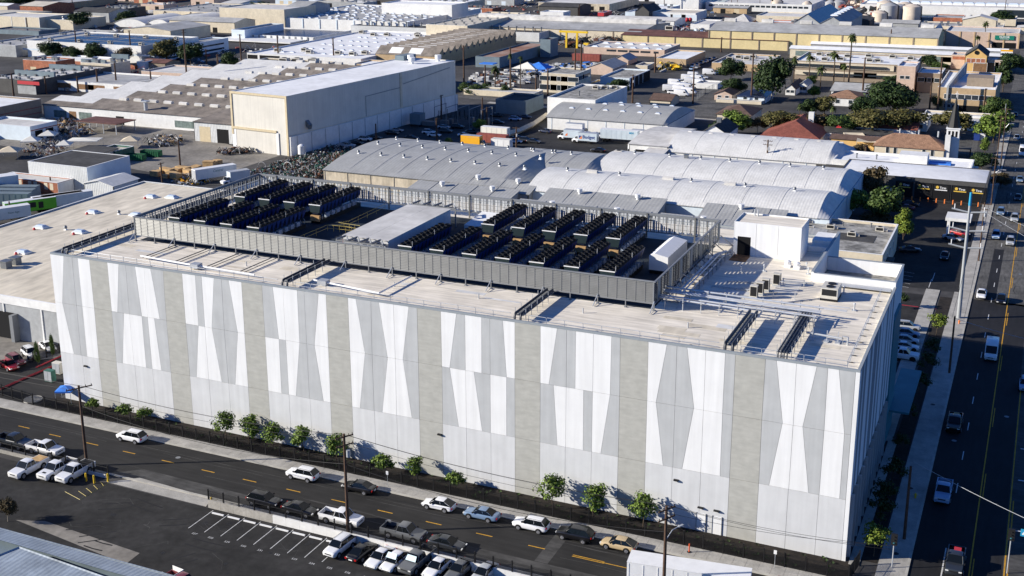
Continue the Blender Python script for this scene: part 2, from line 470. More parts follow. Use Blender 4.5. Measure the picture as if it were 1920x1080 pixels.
# avenue on the right
sheet('avenue', rect(127.0, 152.0, -60, 109), 0.004, 'new_asphalt_b')
sheet('avenue_old', [(127.0,109),(152,106),(152,900),(120.0,900),(124.8,240),(126.6,150)], 0.004, 'old_asphalt')
sheet('avenue_strip', rect(136.9, 152, -60, 108), 0.007, 'worn_asphalt')
sheet('avenue_trench', rect(129.2, 131.2, 109, 148), 0.008, 'new_asphalt_b')
dashes('lane_dashes', [(130.5, -7+i*10.6) for i in range(3, 40)], 'road_white', 0.13, 3.0, 'Y')
sheet('lane_line', rect(130.45, 130.6, -8, 8), 0.012, 'road_white')
dashes('lane_dashes', [(133.42+d, 3+i*24) for i in range(16) for d in (0.32,)], 'road_yellow', 0.13, 7.5, 'Y')
sheet('centre_line', [(133.34,-20,),(133.5,-20),(133.5,260),(129.6,700),(129.4,700),(133.34,260)], 0.012, 'road_yellow')
sheet('centre_line', rect(137.0, 137.16, -20, 70), 0.012, 'road_yellow')
sheet('centre_line', rect(137.35, 137.5, -20, 24), 0.012, 'road_yellow')
k = MB()
for a, b_ in (((138.6,33.5),(141.6,36.8)), ((141.6,33.0),(138.7,37.4))):
    a, b_ = Vector((*a,0)), Vector((*b_,0)); d = (b_-a).normalized(); n = Vector((-d.y,d.x,0))*0.17
    z = Vector((0,0,0.012+0.003*(a.x>140)))
    k.add([a-n+z,b_-n+z,b_+n+z,a+n+z], [(0,1,2,3)])
struct('crossing_mark', k, 'road_white')
dashes('crossing_mark', [(140.0, 30.5),(140.0, 41.0)], 'road_white', 0.3, 4.5, 'X')
slab('pavement', 123.6, 126.7, -4.3, 112, 0.13, 'sidewalk')
slab('kerb', 126.7, 127.0, -6.9, 300, 0.14, 'kerb')
slab('pavement', 124.4, 126.7, 112.01, 300, 0.13, 'sidewalk')
slab('footpath', 118.3, 120.9, 36, 112, 0.1, 'sidewalk')
slab('footpath', 120.4, 121.6, -0.5, 35.9, 0.1, 'sidewalk')
sheet('planting_bed', rect(121.3, 123.4, 1, 108), 0.03, 'soil')
sheet('side_parking_lot', rect(108, 118.2, 56, 108), 0.006, 'lot_asphalt')
sheet('forecourt', [(108,112),(124.3,112),(124.3,190),(98,190),(98,150)], 0.005, 'lot_asphalt')
k = MB()
for i in range(9): k.add([(113+0*i,66+i*2.6,0.012),(118,66+i*2.6,0.012),(118,66.1+i*2.6,0.012),(113,66.1+i*2.6,0.012)], [(0,1,2,3)])
for i in range(7): k.add([(104.0,152+i*2.7,0.012),(109.0,150.5+i*2.7,0.012),(109.0,150.62+i*2.7,0.012),(104.0,152.12+i*2.7,0.012)], [(0,1,2,3)])
for i in range(5): k.add([(110,112.5+i*2.6,0.012),(115,111.5+i*2.6,0.012),(115,111.62+i*2.6,0.012),(110,112.62+i*2.6,0.012)], [(0,1,2,3)])
struct('bay_lines', k, 'road_white')
k = MB()
for a in ((118.6,113.2),(118.8,118.0)): k.box(a[0],a[0]+0.12,a[1],a[1]+6,0.006,0.013)
struct('bay_lines', k, 'road_white')
sheet('red_line', rect(109.5, 123, 99.6, 100.1), 0.013, 'red_kerb')
# wear of the carriageways: tar seams, cracks, manhole covers, oil stains
q = random.Random(9)
k = MB()
def strip(k, pts, w, z):
    for a, b_ in zip(pts, pts[1:]):
        a, b_ = Vector((a[0],a[1],z)), Vector((b_[0],b_[1],z)); d = (b_-a).normalized(); n = Vector((-d.y,d.x,0))*w/2
        k.add([a-n,b_-n,b_+n,a+n], [(0,1,2,3)])
for i in range(46):
    x, y = q.uniform(127.3,143), q.uniform(112,330)
    pts = [(x,y)]
    for j in range(q.randint(3,7)):
        along = q.random() < .5
        x += q.uniform(-.5,.5) if along else q.uniform(.5,1.6); y += q.uniform(1.5,4) if along else q.uniform(-.6,.6)
        pts.append((min(x,143),y))
    strip(k, pts, q.uniform(.07,.16), 0.0105+i*0.00004)
struct('tar_seams', k, 'new_asphalt')
k = MB()
for i in range(22):
    x, y = q.uniform(-30,115), q.choice((-9.6,-12.9,-14.6,-16.9)); pts = [(x,y)]
    for j in range(q.randint(3,8)): x += q.uniform(1.2,3.5); y += q.uniform(-.12,.12); pts.append((x,y))
    strip(k, pts, q.uniform(.05,.1), 0.0105+i*0.00004)
for i in range(16):
    x, y = q.uniform(20,60), q.uniform(-40,-24); pts = [(x,y)]
    for j in range(q.randint(3,6)): x += q.uniform(-1.5,2.2); y += q.uniform(-1.6,1.2); pts.append((x,y))
    strip(k, pts, q.uniform(.03,.06), 0.0095+i*0.00004)
struct('tar_seams', k, 'worn_asphalt')
k = MB()
for i in range(26):
    x, y = (45.3+q.randint(0,10)*2.45+q.uniform(-.3,.3), q.uniform(-24,-21.5)) if i < 14 else (q.uniform(24,60), q.uniform(-38,-26))
    r = q.uniform(.2,.55); n = 9
    k.add([(x+r*q.uniform(.6,1.2)*math.cos(j*6.283/n), y+r*q.uniform(.6,1.2)*math.sin(j*6.283/n), 0.0088+i*0.00004) for j in range(n)], [tuple(range(n))])
struct('oil_stains', k, 'trim_black')
k = MB()
for i in range(9):
    x = 60+q.uniform(-34,-8); y = q.uniform(-36,-22); a = q.uniform(-.3,.9); L = q.uniform(2,5)
    for o_ in (0,1.5): strip(k, [(x+o_*-math.sin(a),y+o_*math.cos(a)),(x+L*.5*math.cos(a)+o_*-math.sin(a),y+L*.5*math.sin(a)+.15+o_*math.cos(a)),(x+L*math.cos(a)+o_*-math.sin(a),y+L*math.sin(a)+.5+o_*math.cos(a))], .22, 0.0079+i*0.00004)
struct('tyre_marks', k, 'new_asphalt_b')
k = MB()
for (x, y) in ((30,-9.8),(66,-13.5),(98,-10.2),(129,40),(132,78),(135.5,52),(128.9,24),(135,130),(129.5,170)):
    k.add([(x+.36*math.cos(j*.524),y+.36*math.sin(j*.524),0.0135) for j in range(12)], [tuple(range(12))])
struct('manhole_covers', k, 'steel_frame')
k = MB()
for (x, y) in ((124.9,22),(125.2,4.0),(119.6,60),(125.0,52)):
    k.add([(x+.36*math.cos(j*.524),y+.36*math.sin(j*.524),0.135) for j in range(12)], [tuple(range(12))])
struct('manhole_covers', k, 'trim_black')
# yards behind
sheet('alley', [(-60,-6.4),(-1.2,-4.3),(-1.2,45),(-9,45),(-14,14),(-60,8)], 0.004, 'new_asphalt')
sheet('dock_apron', [(-60,5),(-24,4),(-14,13),(-14,20),(-60,21)], 0.01, 'yard_concrete')
slab('kerb', -14.2, -13.9, 8, 45, 0.14, 'red_kerb')
k = MB(); pts = [(-12.25,-1.68),(-12.16,2.78),(-11.67,11.55)]; 
for a, b_ in zip(pts, pts[1:]): k.tube([(a[0],a[1],0.1),(b_[0],b_[1],0.1)], 0.22, 4)
struct('kerb', k, 'red_kerb')
struct('traffic_island', MB().cyl(-4.3, -2.6, 0, 0.14, 1.5, 14), 'kerb')
sheet('works_yard', [(-220,160),(-77,134),(-77,174),(-99,179),(-130,196),(-260,200)], 0.005, 'yard_concrete')
sheet('hangar_car_park', [(-74,134),(-36,134),(-34,175),(-18,245),(-30,300),(-62,300),(-73,175)], 0.005, 'worn_asphalt')
sheet('hire_truck_yard', [(-16.14,190.7),(-26.55,255.23),(-15.23,242.21),(25.72,242.71),(27.55,208.92)], 0.006, 'lot_asphalt')
sheet('schoolyard', [(95.41,271.49),(99.37,315.94),(117.17,311.77),(118.87,255.47),(112.16,244.2)], 0.007, 'old_asphalt')
sheet('back_street', [(-80,296),(123.5,285),(123.5,300),(-80,311)], 0.009, 'old_asphalt')
sheet('pavement', [(-60,288),(90,279),(90,282.4),(-60,291.4)], 0.012, 'sidewalk')
sheet('lawn', [(112.09,419.76),(113.74,420.41),(114.7,398.0),(112.92,397.29)], 0.012, 'lawn')
sheet('side_street', [(88,300),(96,299),(60,480),(48,480)], 0.011, 'worn_asphalt')
sheet('van_yard', [(3.25,317.89),(7.94,381.95),(22.7,444.72),(43.5,363.36),(20.89,292.36)], 0.008, 'old_asphalt')
# parking bays of the lower lot: painted lines, wheel stops, numerals
k = MB()
for i in range(9):
    x = 44.0+i*2.45
    k.add([(x,-25.3,0.014),(x+0.1,-25.3,0.014),(x+0.1,-20.3,0.014),(x,-20.3,0.014)], [(0,1,2,3)])
struct('bay_lines', k, 'road_white')
k = MB()
pts = [(22.8,-24.16),(26.22,-25.07),(26.4,-19.72),(25.39,-19.32)]
for a, b_ in zip(pts, pts[1:]): k.tube([(a[0],a[1],0.0),(b_[0],b_[1],0.0)], 0.04, 4)
for t in (0.2,0.4,0.6,0.8):
    a = Vector((*pts[1],0.012)).lerp(Vector((*pts[2],0.012)), t); k.tube([a-Vector((0,0,.01)), a+Vector((-2.2+1.4*t,0.7,-.01))], 0.035, 4)
struct('bay_lines', k, 'rail_yellow')
def text_mesh(s, size, name='lettering', m='road_white', extrude=0.01, align='CENTER', bold=False, shear=0.0):
    cu = bpy.data.curves.new(name, 'FONT')
    cu.body, cu.size, cu.extrude, cu.align_x, cu.align_y = s, size, extrude, align, 'CENTER'
    cu.shear = shear
    if bold: cu.offset = size*0.02
    cu.resolution_u = 2
    o = bpy.data.objects.new(name, cu)
    COL.objects.link(o)
    dg = bpy.context.evaluated_depsgraph_get()
    me = bpy.data.meshes.new_from_object(o.evaluated_get(dg))
    bpy.data.objects.remove(o)
    me.materials.clear(); me.materials.append(MAT[m])
    return me
def text(s, size, loc, rot, parent=None, m='road_white', name='lettering', kind=None, **kw):
    o = bpy.data.objects.new(name, text_mesh(s, size, name, m, **kw))
    COL.objects.link(o)
    o.location, o.rotation_euler = loc, rot
    if parent:
        o.parent = parent
        if parent.name in WORLD: o.location = Vector(loc)-parent.location
    if kind: o['kind'] = kind
    return o
for i in range(11):
    text(str(527+i), 0.5, (45.6+i*2.45, -26.1, 0.014), (0,0,0), kind='structure', name='bay_number', extrude=0.001)
ws = MB().prism([(-0.9,-0.1),(0.9,-0.1),(0.9,0.1),(-0.9,0.1)], 0.004, 0.15).mesh('wheel_stop', ['white_trim'])
for i in range(11):
    o = link('wheel_stop', ws, None, (45.3+i*2.45, -20.95, 0))
    tag(o, f'white concrete wheel stop, {ORD[i]} from the entrance gate along the white wall', 'wheel stop', 'wheel stops of the car park bays')

# ------------------------------------------------------------------ the data centre
L_, H_, RF = 120.0, 24.06, 23.5
dc = thing('data_centre', 'huge windowless data centre clad in white, grey and stone coloured concrete panels', 'building', (60,17,0), world=True)
core = MB()
core.box(0.1, 119.85, 0.12, 33.2, 0, RF-0.05).box(0.1, 108.75, 33.2, 56, 0, RF-0.05)
core.box(108.75, 119.5, 33.2, 44.5, 0, 21.9)
core.build('wall', 'panel_pale', dc)
z2, z1, z0 = H_-0.28, 16.106, 7.892
CT = {'D':'panel_deep_grey','W':'panel_white','G':'panel_grey','B':'panel_stone','L':'panel_pale'}
rows = [
 (z2, z1, [0.08,2.75,4.38,5.49,7.78,11.24,13.43,14.73,16.5,18.16,19.39,21.67,25.11,27.44,28.58,30.77,32.09,33.32,35.54,39.0,40.8,42.52,44.85,45.98,48.3,49.51,52.98,54.22,56.57,57.77,60.02,62.32,63.56,67.05,69.34,70.56,72.94,74.1,75.91,77.6,81.1,83.38,84.62,85.85,88.19,90.54,91.65,95.21,97.54,98.77,100.02,102.29,104.64,105.84,109.36,110.63,112.91,115.21,116.44,117.68,119.65],
  [0.12,1.47,4.3,5.45,7.82,11.22,12.35,14.63,16.96,18.05,20.33,21.56,25.08,27.39,28.53,29.77,31.97,34.3,35.52,39.02,41.35,42.5,44.83,45.99,47.25,49.52,52.98,55.36,56.47,58.86,60.06,61.21,63.57,67.09,68.23,70.54,72.89,74.1,76.42,77.59,81.12,82.3,84.65,85.85,88.19,90.49,91.73,95.26,96.41,98.78,101.14,102.32,104.63,105.86,109.33,111.75,112.98,114.08,116.51,118.79,119.86],
  'WGGWBWGGWWGBWGWGGWBGWWGGWBWGGWWGBWGWGGWBWGGWWGBWGGWWGBGWWGWG'),
 (z1, z0, [0.12,1.47,4.3,5.45,7.82,11.22,13.53,14.63,16.96,18.05,19.3,21.56,25.08,27.39,28.53,29.77,31.97,34.32,35.52,39.04,41.37,42.52,44.83,45.99,47.25,49.52,52.98,55.36,56.47,58.88,60.06,61.24,63.57,67.09,68.23,70.56,71.77,74.1,76.42,77.59,81.12,82.93,84.65,86.98,88.17,90.49,91.72,95.26,96.41,98.78,101.1,102.3,104.64,105.86,109.33,111.72,112.97,114.09,116.5,118.79,119.82],
  [0.15,2.76,4.21,5.39,7.72,11.17,12.41,14.63,16.96,18.1,19.84,21.6,25.1,26.32,28.54,30.9,32.08,33.27,35.54,39.03,41.31,42.54,43.74,45.99,48.32,49.47,52.97,54.23,56.48,57.76,60.0,62.37,63.53,67.05,69.41,70.56,72.89,74.1,76.4,77.6,81.11,83.51,84.66,87.03,88.19,89.4,91.73,95.27,97.55,98.79,99.96,102.3,104.69,105.85,109.39,110.6,112.94,115.25,116.47,118.8,119.79],
  'WGGWBGWWGWGBGWWGGWBWGWGGWBWGGWWGBGWWGWGBGWWGWGBWGGWWGBGWWGWG'),
 (z0, 0.0, [0.15,4.38,7.72,11.17,14.76,18.12,21.6,25.1,28.57,32.1,35.54,39.03,42.55,46.08,49.47,52.97,56.53,60.02,63.53,67.05,70.56,74.13,77.6,81.11,84.61,88.16,91.71,95.27,98.74,102.3,105.85,109.39,112.9,116.44,120.07], None,
  'LLBLLLBLLLBLLLBLLLBLLLBLLLBLLLBLLL')]
for zt, zb, xt, xb, cols in rows:
    xb = xb or xt
    xt[0] = xb[0] = 0.02
    xt[-1] = xb[-1] = 119.5
    assert len(xt) == len(cols)+1 == len(xb)
    for i, c in enumerate(cols):
        e = 0.018
        a0, a1, b0, b1 = xt[i]+e, xt[i+1]-e, xb[i]+e, xb[i+1]-e
        y = -0.02-0.004*(i % 2)
        k = MB()
        k.loft([[(b0,0.1,zb+e),(b1,0.1,zb+e),(a1,0.1,zt-e),(a0,0.1,zt-e)], [(b0,y,zb+e),(b1,y,zb+e),(a1,y,zt-e),(a0,y,zt-e)]])
        k.build('panel', CT[c], dc)
MB().box(0.02,119.98,0.101,0.118,0,z2).build('joint_backing', 'joint', dc)
MB().box(119.52, 120.0, -0.02, 0.1, 0, z2).build('corner_strip', 'panel_white', dc)
# the shaded side towards the avenue: vertical stripes over teal glazing between fins
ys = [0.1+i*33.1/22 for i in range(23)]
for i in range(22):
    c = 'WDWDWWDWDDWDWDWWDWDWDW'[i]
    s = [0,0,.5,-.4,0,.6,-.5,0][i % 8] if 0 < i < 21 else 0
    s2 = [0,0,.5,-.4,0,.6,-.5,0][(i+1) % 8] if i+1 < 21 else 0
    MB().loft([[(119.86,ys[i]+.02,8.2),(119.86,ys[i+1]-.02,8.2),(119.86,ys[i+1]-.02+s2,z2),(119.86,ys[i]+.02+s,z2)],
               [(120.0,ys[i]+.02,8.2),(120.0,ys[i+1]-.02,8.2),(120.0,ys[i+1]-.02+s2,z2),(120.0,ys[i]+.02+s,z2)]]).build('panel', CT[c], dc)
for i in range(12):
    y = 1.2+i*2.7
    MB().box(119.86,119.93,y+.12,y+2.55,0.3,8.1).build('window', 'teal_glass', dc)
    MB().box(119.86,120.35,y-.1,y+.08,0,8.17).build('fin', 'panel_grey', dc)
MB().box(119.75, 122.8, 36.5, 54, 4.3, 4.6).build('canopy', 'teal_canopy', dc)
MB().box(119.51, 119.7, 33.5, 44.5, 0, 24.0).box(108.9,119.7,44.51,44.8,0,24.0).build('annex_wall', 'panel_white', dc)
MB().box(119.71, 120.1, 34, 42, 0.2, 19).build('annex_glazing', 'teal_canopy', dc)
MB().box(108.9, 119.5, 33.5, 44.5, 21.9, 22.0).build('annex_roof', 'roof_dirty', dc)
# roof and parapets
rf = MB().box(0.35, 119.65, 0.35, 33.0, RF-0.04, RF).box(0.35, 108.6, 33.0, 55.7, RF-0.04, RF)
rf.build('roof', 'roof_membrane', dc)
q = random.Random(15)
for i in range(26):                                                # cleaner and dirtier repair patches of the membrane
    x, y = (q.uniform(2,112), q.uniform(2,9.5)) if i < 15 else (q.uniform(94,114), q.uniform(3,30))
    w, d = q.uniform(1.5,6), q.uniform(.5,1.6)
    MB().box(x,x+w,y,y+d,RF,RF+.006+i*.0004).build('membrane_patch', q.choice(['roof_white','roof_tan','roof_white']), dc)
for i in range(14): MB().box(94.5+i*.0,95.3,14+i*1.9,15.6+i*1.9,RF,RF+.03).build('walkway_pad', 'r_pale', dc)
for x in (18,38,60,88,100,115): MB().cyl(x,1.6,RF,RF+.05,.22,10).build('roof_drain', 'trim_black', dc)
for x in (31,56,69,84,98): MB().cyl(x,7.5,RF,RF+.7,.09,8).build('vent_pipe', 'galvanised', dc)
pp = MB()
pp.box(0.0,120.0,0.0,0.34,z2,H_).box(119.66,120.0,0.34,33.2,z2,H_).box(0.0,0.34,0.34,56,z2,H_).box(0.34,108.8,55.7,56,z2,H_)
pp.build('coping', 'coping', dc)
MB().box(0.05,0.33,0.35,55.9,RF-0.3,z2-0.002).box(119.67,119.84,0.13,33.0,RF-0.3,z2-0.002).box(0.35,119.6,0.13,0.33,RF-0.3,z2-0.002).build('parapet', 'panel_white', dc)
MB().box(108.8,119.9,33.0,33.35,RF-1,24.75).box(108.5,108.85,33.36,55.9,20,24.9).build('parapet', 'panel_white', dc)
MB().box(108.48,108.87,33.0,55.92,24.9,24.96).box(108.9,119.92,32.98,33.37,24.75,24.8).box(108.9,119.75,44.45,44.85,24,24.06).box(119.45,119.76,33.4,44.44,24,24.06).build('coping', 'coping', dc)
MB().box(111,119.5,31.2,32.6,RF+.35,RF+.42).box(111,119.5,32.58,32.63,RF+.1,RF+.35).build('cable_tray', 'galvanised', dc)
# stair penthouse
ph = thing('stair_penthouse', 'white stair penthouse block with dark doorway standing on the data centre roof', 'penthouse', (100,45,RF), world=True)
for i in range(3): MB().box(95.4+i*3.27+.02, 95.4+(i+1)*3.27-.02, 42.0, 42.1, RF if i else RF+2.9, 28.65).build('panel', 'panel_white', ph)
MB().box(95.4,95.9,42,42.1,RF,RF+2.9).build('panel', 'panel_white', ph)
MB().box(97.9,98.65,42,42.1,RF,RF+2.9).build('panel', 'panel_white', ph)
MB().box(95.4,105.2,47.9,48.0,RF,28.65).box(95.3,95.4,42.0,48.0,RF,28.65).box(105.2,105.3,42.0,48.0,RF,28.65).build('wall', 'panel_white', ph)
MB().box(95.9,97.9,42.08,42.9,RF,RF+2.9).build('doorway', 'dark_void', ph)
MB().box(95.4,105.2,42.1,47.9,28.3,28.45).build('roof', 'roof_membrane', ph)
MB().cyl(97.2,47.2,28.45,29.5,.12).cyl(97.7,47.2,28.45,29.5,.12).build('vent_pipe', 'galvanised', ph)
MB().box(95.5,98.0,38.5,41.95,RF+.004,RF+.06).build('landing_plate', 'rust_plate', ph)
MB().box(98.0,108.4,48.3,48.6,RF,RF+.8).box(105.5,108.4,50.5,55.6,RF,RF+1.2).build('upstand', 'panel_white', ph)

# louvred plant screen: panels of angled blades between posts
sx0, sx1, sy0, sy1, sz0, sz1 = 6.3, 92.2, 12.0, 46.0, 24.55, 27.5
sc = thing('plant_screen', 'grey louvred plant screen enclosing the rooftop chillers', 'screen', ((sx0+sx1)/2,(sy0+sy1)/2,RF), world=True)
def louvre_mesh(w, h, n=11, cv=.4):
    k = MB()
    for i in range(n):
        z = h*(i+0.5)/n
        k.add([(-w/2,-.05,z-h/n*cv),(w/2,-.05,z-h/n*cv),(w/2,.06,z+h/n*cv),(-w/2,.06,z+h/n*cv)], [(0,1,2,3)])
    k.box(-w/2,-w/2+.03,-.05,.06,0,h,1)
    return k
nX, nY = 66, 26
wX, wY = (sx1-sx0)/nX, (sy1-sy0)/nY
lmx = louvre_mesh(wX, sz1-sz0-.1, 12, .46).mesh('louvre_panel', ['louvre_metal','louvre_bar'])
lmy = louvre_mesh(wY, sz1-sz0-.1, 12, .45).mesh('louvre_panel', ['louvre_metal','steel_frame'])
hh_ = sz1-sz0-.1
k = MB().box(-wX/2+.05,-wX/2+.42,-.03,.03,.12,hh_-.1,1).box(-wX/2+.62,-wX/2+.8,-.03,.03,.05,hh_-.1,2).box(wX/2-.34,wX/2-.12,-.03,.03,.25,hh_-.1,1)
for z in (.05,.7,1.4,2.1): k.box(-wX/2,wX/2,.032,.06,z,z+.05,0)
k.box(-wX/2,-wX/2+.05,-.05,.06,0,hh_,0)
lmo = k.mesh('louvre_panel', ['steel_frame','louvre_pale','louvre_metal'])
k = MB().box(-wY/2,-wY/2+.16,-.08,.08,0,hh_,0).box(-.03,.03,-.05,.05,0,hh_,0)
for z in (.05,.8,1.6,2.3): k.box(-wY/2+.162,wY/2,-.03,.03,z,z+.07,0)
lmyo = k.mesh('louvre_panel', ['steel_frame'])
def lp(me, x, y, rz):
    o = link('louvre_panel', me, sc)
    o.location = Vector((x,y,sz0))-sc.location
    o.rotation_euler = (0,0,rz)
for i in range(nX):
    lp(lmx, sx0+(i+.5)*wX, sy0, 0)
    lp(lmo, sx0+(i+.5)*wX, sy1, math.pi)
for i in range(nY):
    lp(lmyo, sx0, sy0+(i+.5)*wY, -math.pi/2)
    lp(lmy, sx1, sy0+(i+.5)*wY, math.pi/2 if i % 4 == 1 else -math.pi/2)
k = MB()
k.box(sx0-.1,sx1+.1,sy0-.12,sy0+.12,sz1-.1,sz1+.06).box(sx0-.1,sx1+.1,sy1-.12,sy1+.12,sz1-.35,sz1+.06)
k.box(sx0-.12,sx0+.12,sy0+.12,sy1-.12,sz1-.35,sz1+.055).box(sx1-.12,sx1+.12,sy0+.12,sy1-.12,sz1-.1,sz1+.055)
k.box(sx0-.08,sx1+.08,sy0-.1,sy0+.1,sz0-.12,sz0).box(sx0-.08,sx1+.08,sy1-.1,sy1+.1,sz0-.12,sz0).box(sx0-.1,sx0+.1,sy0+.1,sy1-.1,sz0-.12,sz0-.003).box(sx1-.1,sx1+.1,sy0+.1,sy1-.1,sz0-.12,sz0-.003)
k.build('rail', 'steel_frame', sc)
for i in range(23):
    x = sx0+i*(sx1-sx0)/22
    MB().box(x-.06,x+.06,sy0-.06,sy0+.06,RF,sz0-.1).box(x-.16,x+.16,sy0-.15,sy0+.2,RF,RF+.12).build('post', 'steel_frame', sc)
    if i % 2: MB().box(x-.12,x+.12,sy1-.25,sy1-.1,RF,sz1).build('post', 'louvre_metal', sc)
    if i % 2 == 0:
        MB().tube([(x-.1,sy0-1.6,RF+.1),(x,sy0,RF+1.3)],.07,6).tube([(x+.1,sy0-1.6,RF+.1),(x+.1,sy0,RF+.15)],.04,4).build('brace', 'galvanised', sc)
for j in range(9):
    y = sy0+j*(sy1-sy0)/8
    MB().box(sx1-.2,sx1-.05,y-.08,y+.08,RF,sz1-.1).build('post', 'steel_frame', sc)
    MB().box(sx0+.05,sx0+.2,y-.08,y+.08,RF,sz1-.1).build('post', 'steel_frame', sc)
    if 0 < j: MB().tube([(sx1+2.2,y,RF+.1),(sx1+.1,y,RF+1.6)],.08,6).tube([(sx1+2.2,y,RF+.15),(sx1,y,RF+.15)],.06,4).build('brace', 'steel_frame', sc)
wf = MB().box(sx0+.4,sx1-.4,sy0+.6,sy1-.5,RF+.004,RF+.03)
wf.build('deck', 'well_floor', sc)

# chillers
CH_L, CH_T = 13.4, 27.0
FANS = 11
ring = MB()
n = 14
for a, b_, r0, r1 in ((0,.22,.5,.5),(.22,.22,.5,.44),(.22,.02,.44,.44)):
    ring.loft([[(r0*math.cos(2*math.pi*i/n), r0*math.sin(2*math.pi*i/n), a) for i in range(n)], [(r1*math.cos(2*math.pi*i/n), r1*math.sin(2*math.pi*i/n), b_) for i in range(n)]], 0, caps=False)
for i in range(5):
    a = i*72
    ring.add([(.06*ncos(a),.06*nsin(a),.1),(.42*ncos(a-16),.42*nsin(a-16),.06),(.42*ncos(a+16),.42*nsin(a+16),.15)], [(0,1,2)], 1)
ring.cyl(0,0,.05,.16,.09,8,1)
fan_me = ring.mesh('fan', ['fan_black','fan_blade'], smooth=40)
def make_chiller():
    t = thing('chiller', '-', 'chiller')
    h = CH_T-RF
    k = MB().box(-1.1,1.1,0,CH_L,h-.32,h-.2)
    k.build('fan_deck', 'fan_black', t)
    nb = 11
    w = CH_L/nb
    cp = MB().add([(1.08,.04,h-.34),(1.08,w-.04,h-.34),(.75,w/2+.14,h-1.75),(.75,w/2-.14,h-1.75)], [(0,1,2,3)]).mesh('coil_panel', ['chiller_blue'])
    for i in range(nb):
        link('coil_panel', cp, t, (0,i*w,0))
        o = link('coil_panel', cp, t, (0,(i+1)*w,0)); o.rotation_euler = (0,0,math.pi)
    MB().loft([[(-1.0,.05,h-.33),(1.0,.05,h-.33),(.5,.05,h-1.8),(-.5,.05,h-1.8)],[(-1.0,CH_L-.05,h-.33),(1.0,CH_L-.05,h-.33),(.5,CH_L-.05,h-1.8),(-.5,CH_L-.05,h-1.8)]]).build('coil', 'chiller_dark', t)
    MB().loft([[(-1.1,-.02,h-.34),(1.1,-.02,h-.34),(.85,-.02,h-1.55),(-.85,-.02,h-1.55)],[(-1.1,.04,h-.34),(1.1,.04,h-.34),(.85,.04,h-1.55),(-.85,.04,h-1.55)]]).build('end_panel', 'chiller_end', t)
    MB().box(-1.12,1.12,-.06,.02,h-.3,h-.16).build('edge_trim', 'white_trim', t)
    MB().box(-.95,.95,.1,CH_L-.1,.55,.75).box(-.9,-.8,.1,CH_L-.1,.0,.55).box(.8,.9,.1,CH_L-.1,.0,.55).build('base_frame', 'black_metal', t)
    bme = MB().box(.55,1.0,0,1.0,.8,1.5).mesh('control_box', ['chiller_box'])
    for i in range(6): link('control_box', bme, t, (0,2.0+i*1.7,0))
    k = MB()
    for i in range(12): k.tube([(.95,.6+i*1.1,1.7),(1.15,.6+i*1.1,1.3),(1.05,.6+i*1.1,.75)],.04,4)
    k.build('hose', 'galvanised', t)
    for i in range(FANS):
        for s in (-.54,.54):
            o = link('fan', fan_me, t, (s,(i+.5)*CH_L/FANS,h-.2))
    for yy in (.3, CH_L*.55): MB().tube([(1.1,yy,h-.3),(1.1,yy,h+.55)],.025,4).build('antenna', 'white_trim', t)
    return t
chx = {}
chx['lf'] = [(9.75,15.89),(14.85,15.86),(19.97,15.89),(25.08,15.97)]
chx['lb'] = [(10.88,31.79),(15.78,31.97),(20.92,31.88),(26.08,31.85)]
chx['rf'] = [(51.89,16.11),(57.12,16.05),(62.35,16.05),(67.47,16.14),(72.65,16.28),(77.77,16.53),(83.13,16.06)]
chx['rb'] = [(57.87,31.91),(62.93,32.12),(68.1,31.93),(73.32,32.03),(78.42,32.05)]
names = {'lf':('front row left of the roof module',16.2),'lb':('back row left of the roof module',32.2),'rf':('front row right of the roof module',16.2),'rb':('back row right of the roof module',32.2)}
ch0 = None
for key, (where, y) in names.items():
    x0_, x1_ = chx[key][0][0], chx[key][-1][0]
    nn = len(chx[key])
    for i in range(nn):
        o = make_chiller() if ch0 is None else copy_tree(ch0)
        ch0 = ch0 or o
        o.location = (x0_+(x1_-x0_)*i/(nn-1)+1.1, y, RF)
        o['label'] = f'fan chiller, {ORD[i]} from the left, {where}'
        o['group'] = 'rooftop chillers'
        if key in ('rb','lb') and not (key == 'lb' and i < 1): MB().box(-.85,.85,-.1,.3,.5,1.45).build('packing_board', 'cardboard', o)
# white roof module with steel end frames
rm = thing('roof_module', 'long white flat-topped roof module between the two chiller groups', 'roof module', (45.7,27,RF), world=True)
MB().box(41.8,49.6,17.3,38,RF,26.85).build('casing', 'panel_pale', rm)
for i in range(2):
    for j in range(2): MB().box(41.7+i*4.02,41.7+i*4.02+3.98,17.2+j*10.47,17.2+j*10.47+10.43,26.85,26.95).build('roof_panel', 'r_pale', rm)
for y in (15.6, 39.6):
    k = MB()
    k.box(41.6,49.8,y-.1,y+.1,26.5,26.7).box(41.6,41.8,y-.1,y+.1,RF,26.5).box(49.6,49.8,y-.1,y+.1,RF,26.5).box(41.6,49.8,y+1.2,y+1.4,26.4,26.5)
    for i in range(4): k.tube([(41.7+i*2,y,26.75),(42.7+i*2,y+1.2,27.1),(43.7+i*2,y,26.75)],.17,4)
    k.build('steel_frame', 'steel_frame', rm)
au = thing('air_handler', 'white boxy air handling unit at the right end of the chiller rows', 'air handler', (88.2,31,RF), world=True)
MB().loft([[(86.6,y,RF+.6),(89.4,y,RF+.6),(89.4,y,26.2),(87.4,y,26.6),(86.6,y,26.2)] for y in (27.5,37.5)]).build('casing', 'white_trim', au)
MB().box(86.7,89.3,27.6,37.4,RF,RF+.6).build('base', 'black_metal', au)
k = MB()
for i in range(8): k.box(86.58,89.42,28.2+i*1.15,28.28+i*1.15,26.0,26.25)
k.build('rib', 'galvanised', au)
au2 = thing('air_handler', 'sloping white duct cover beside the rear steel frame of the roof module', 'duct', (53,42,RF), world=True)
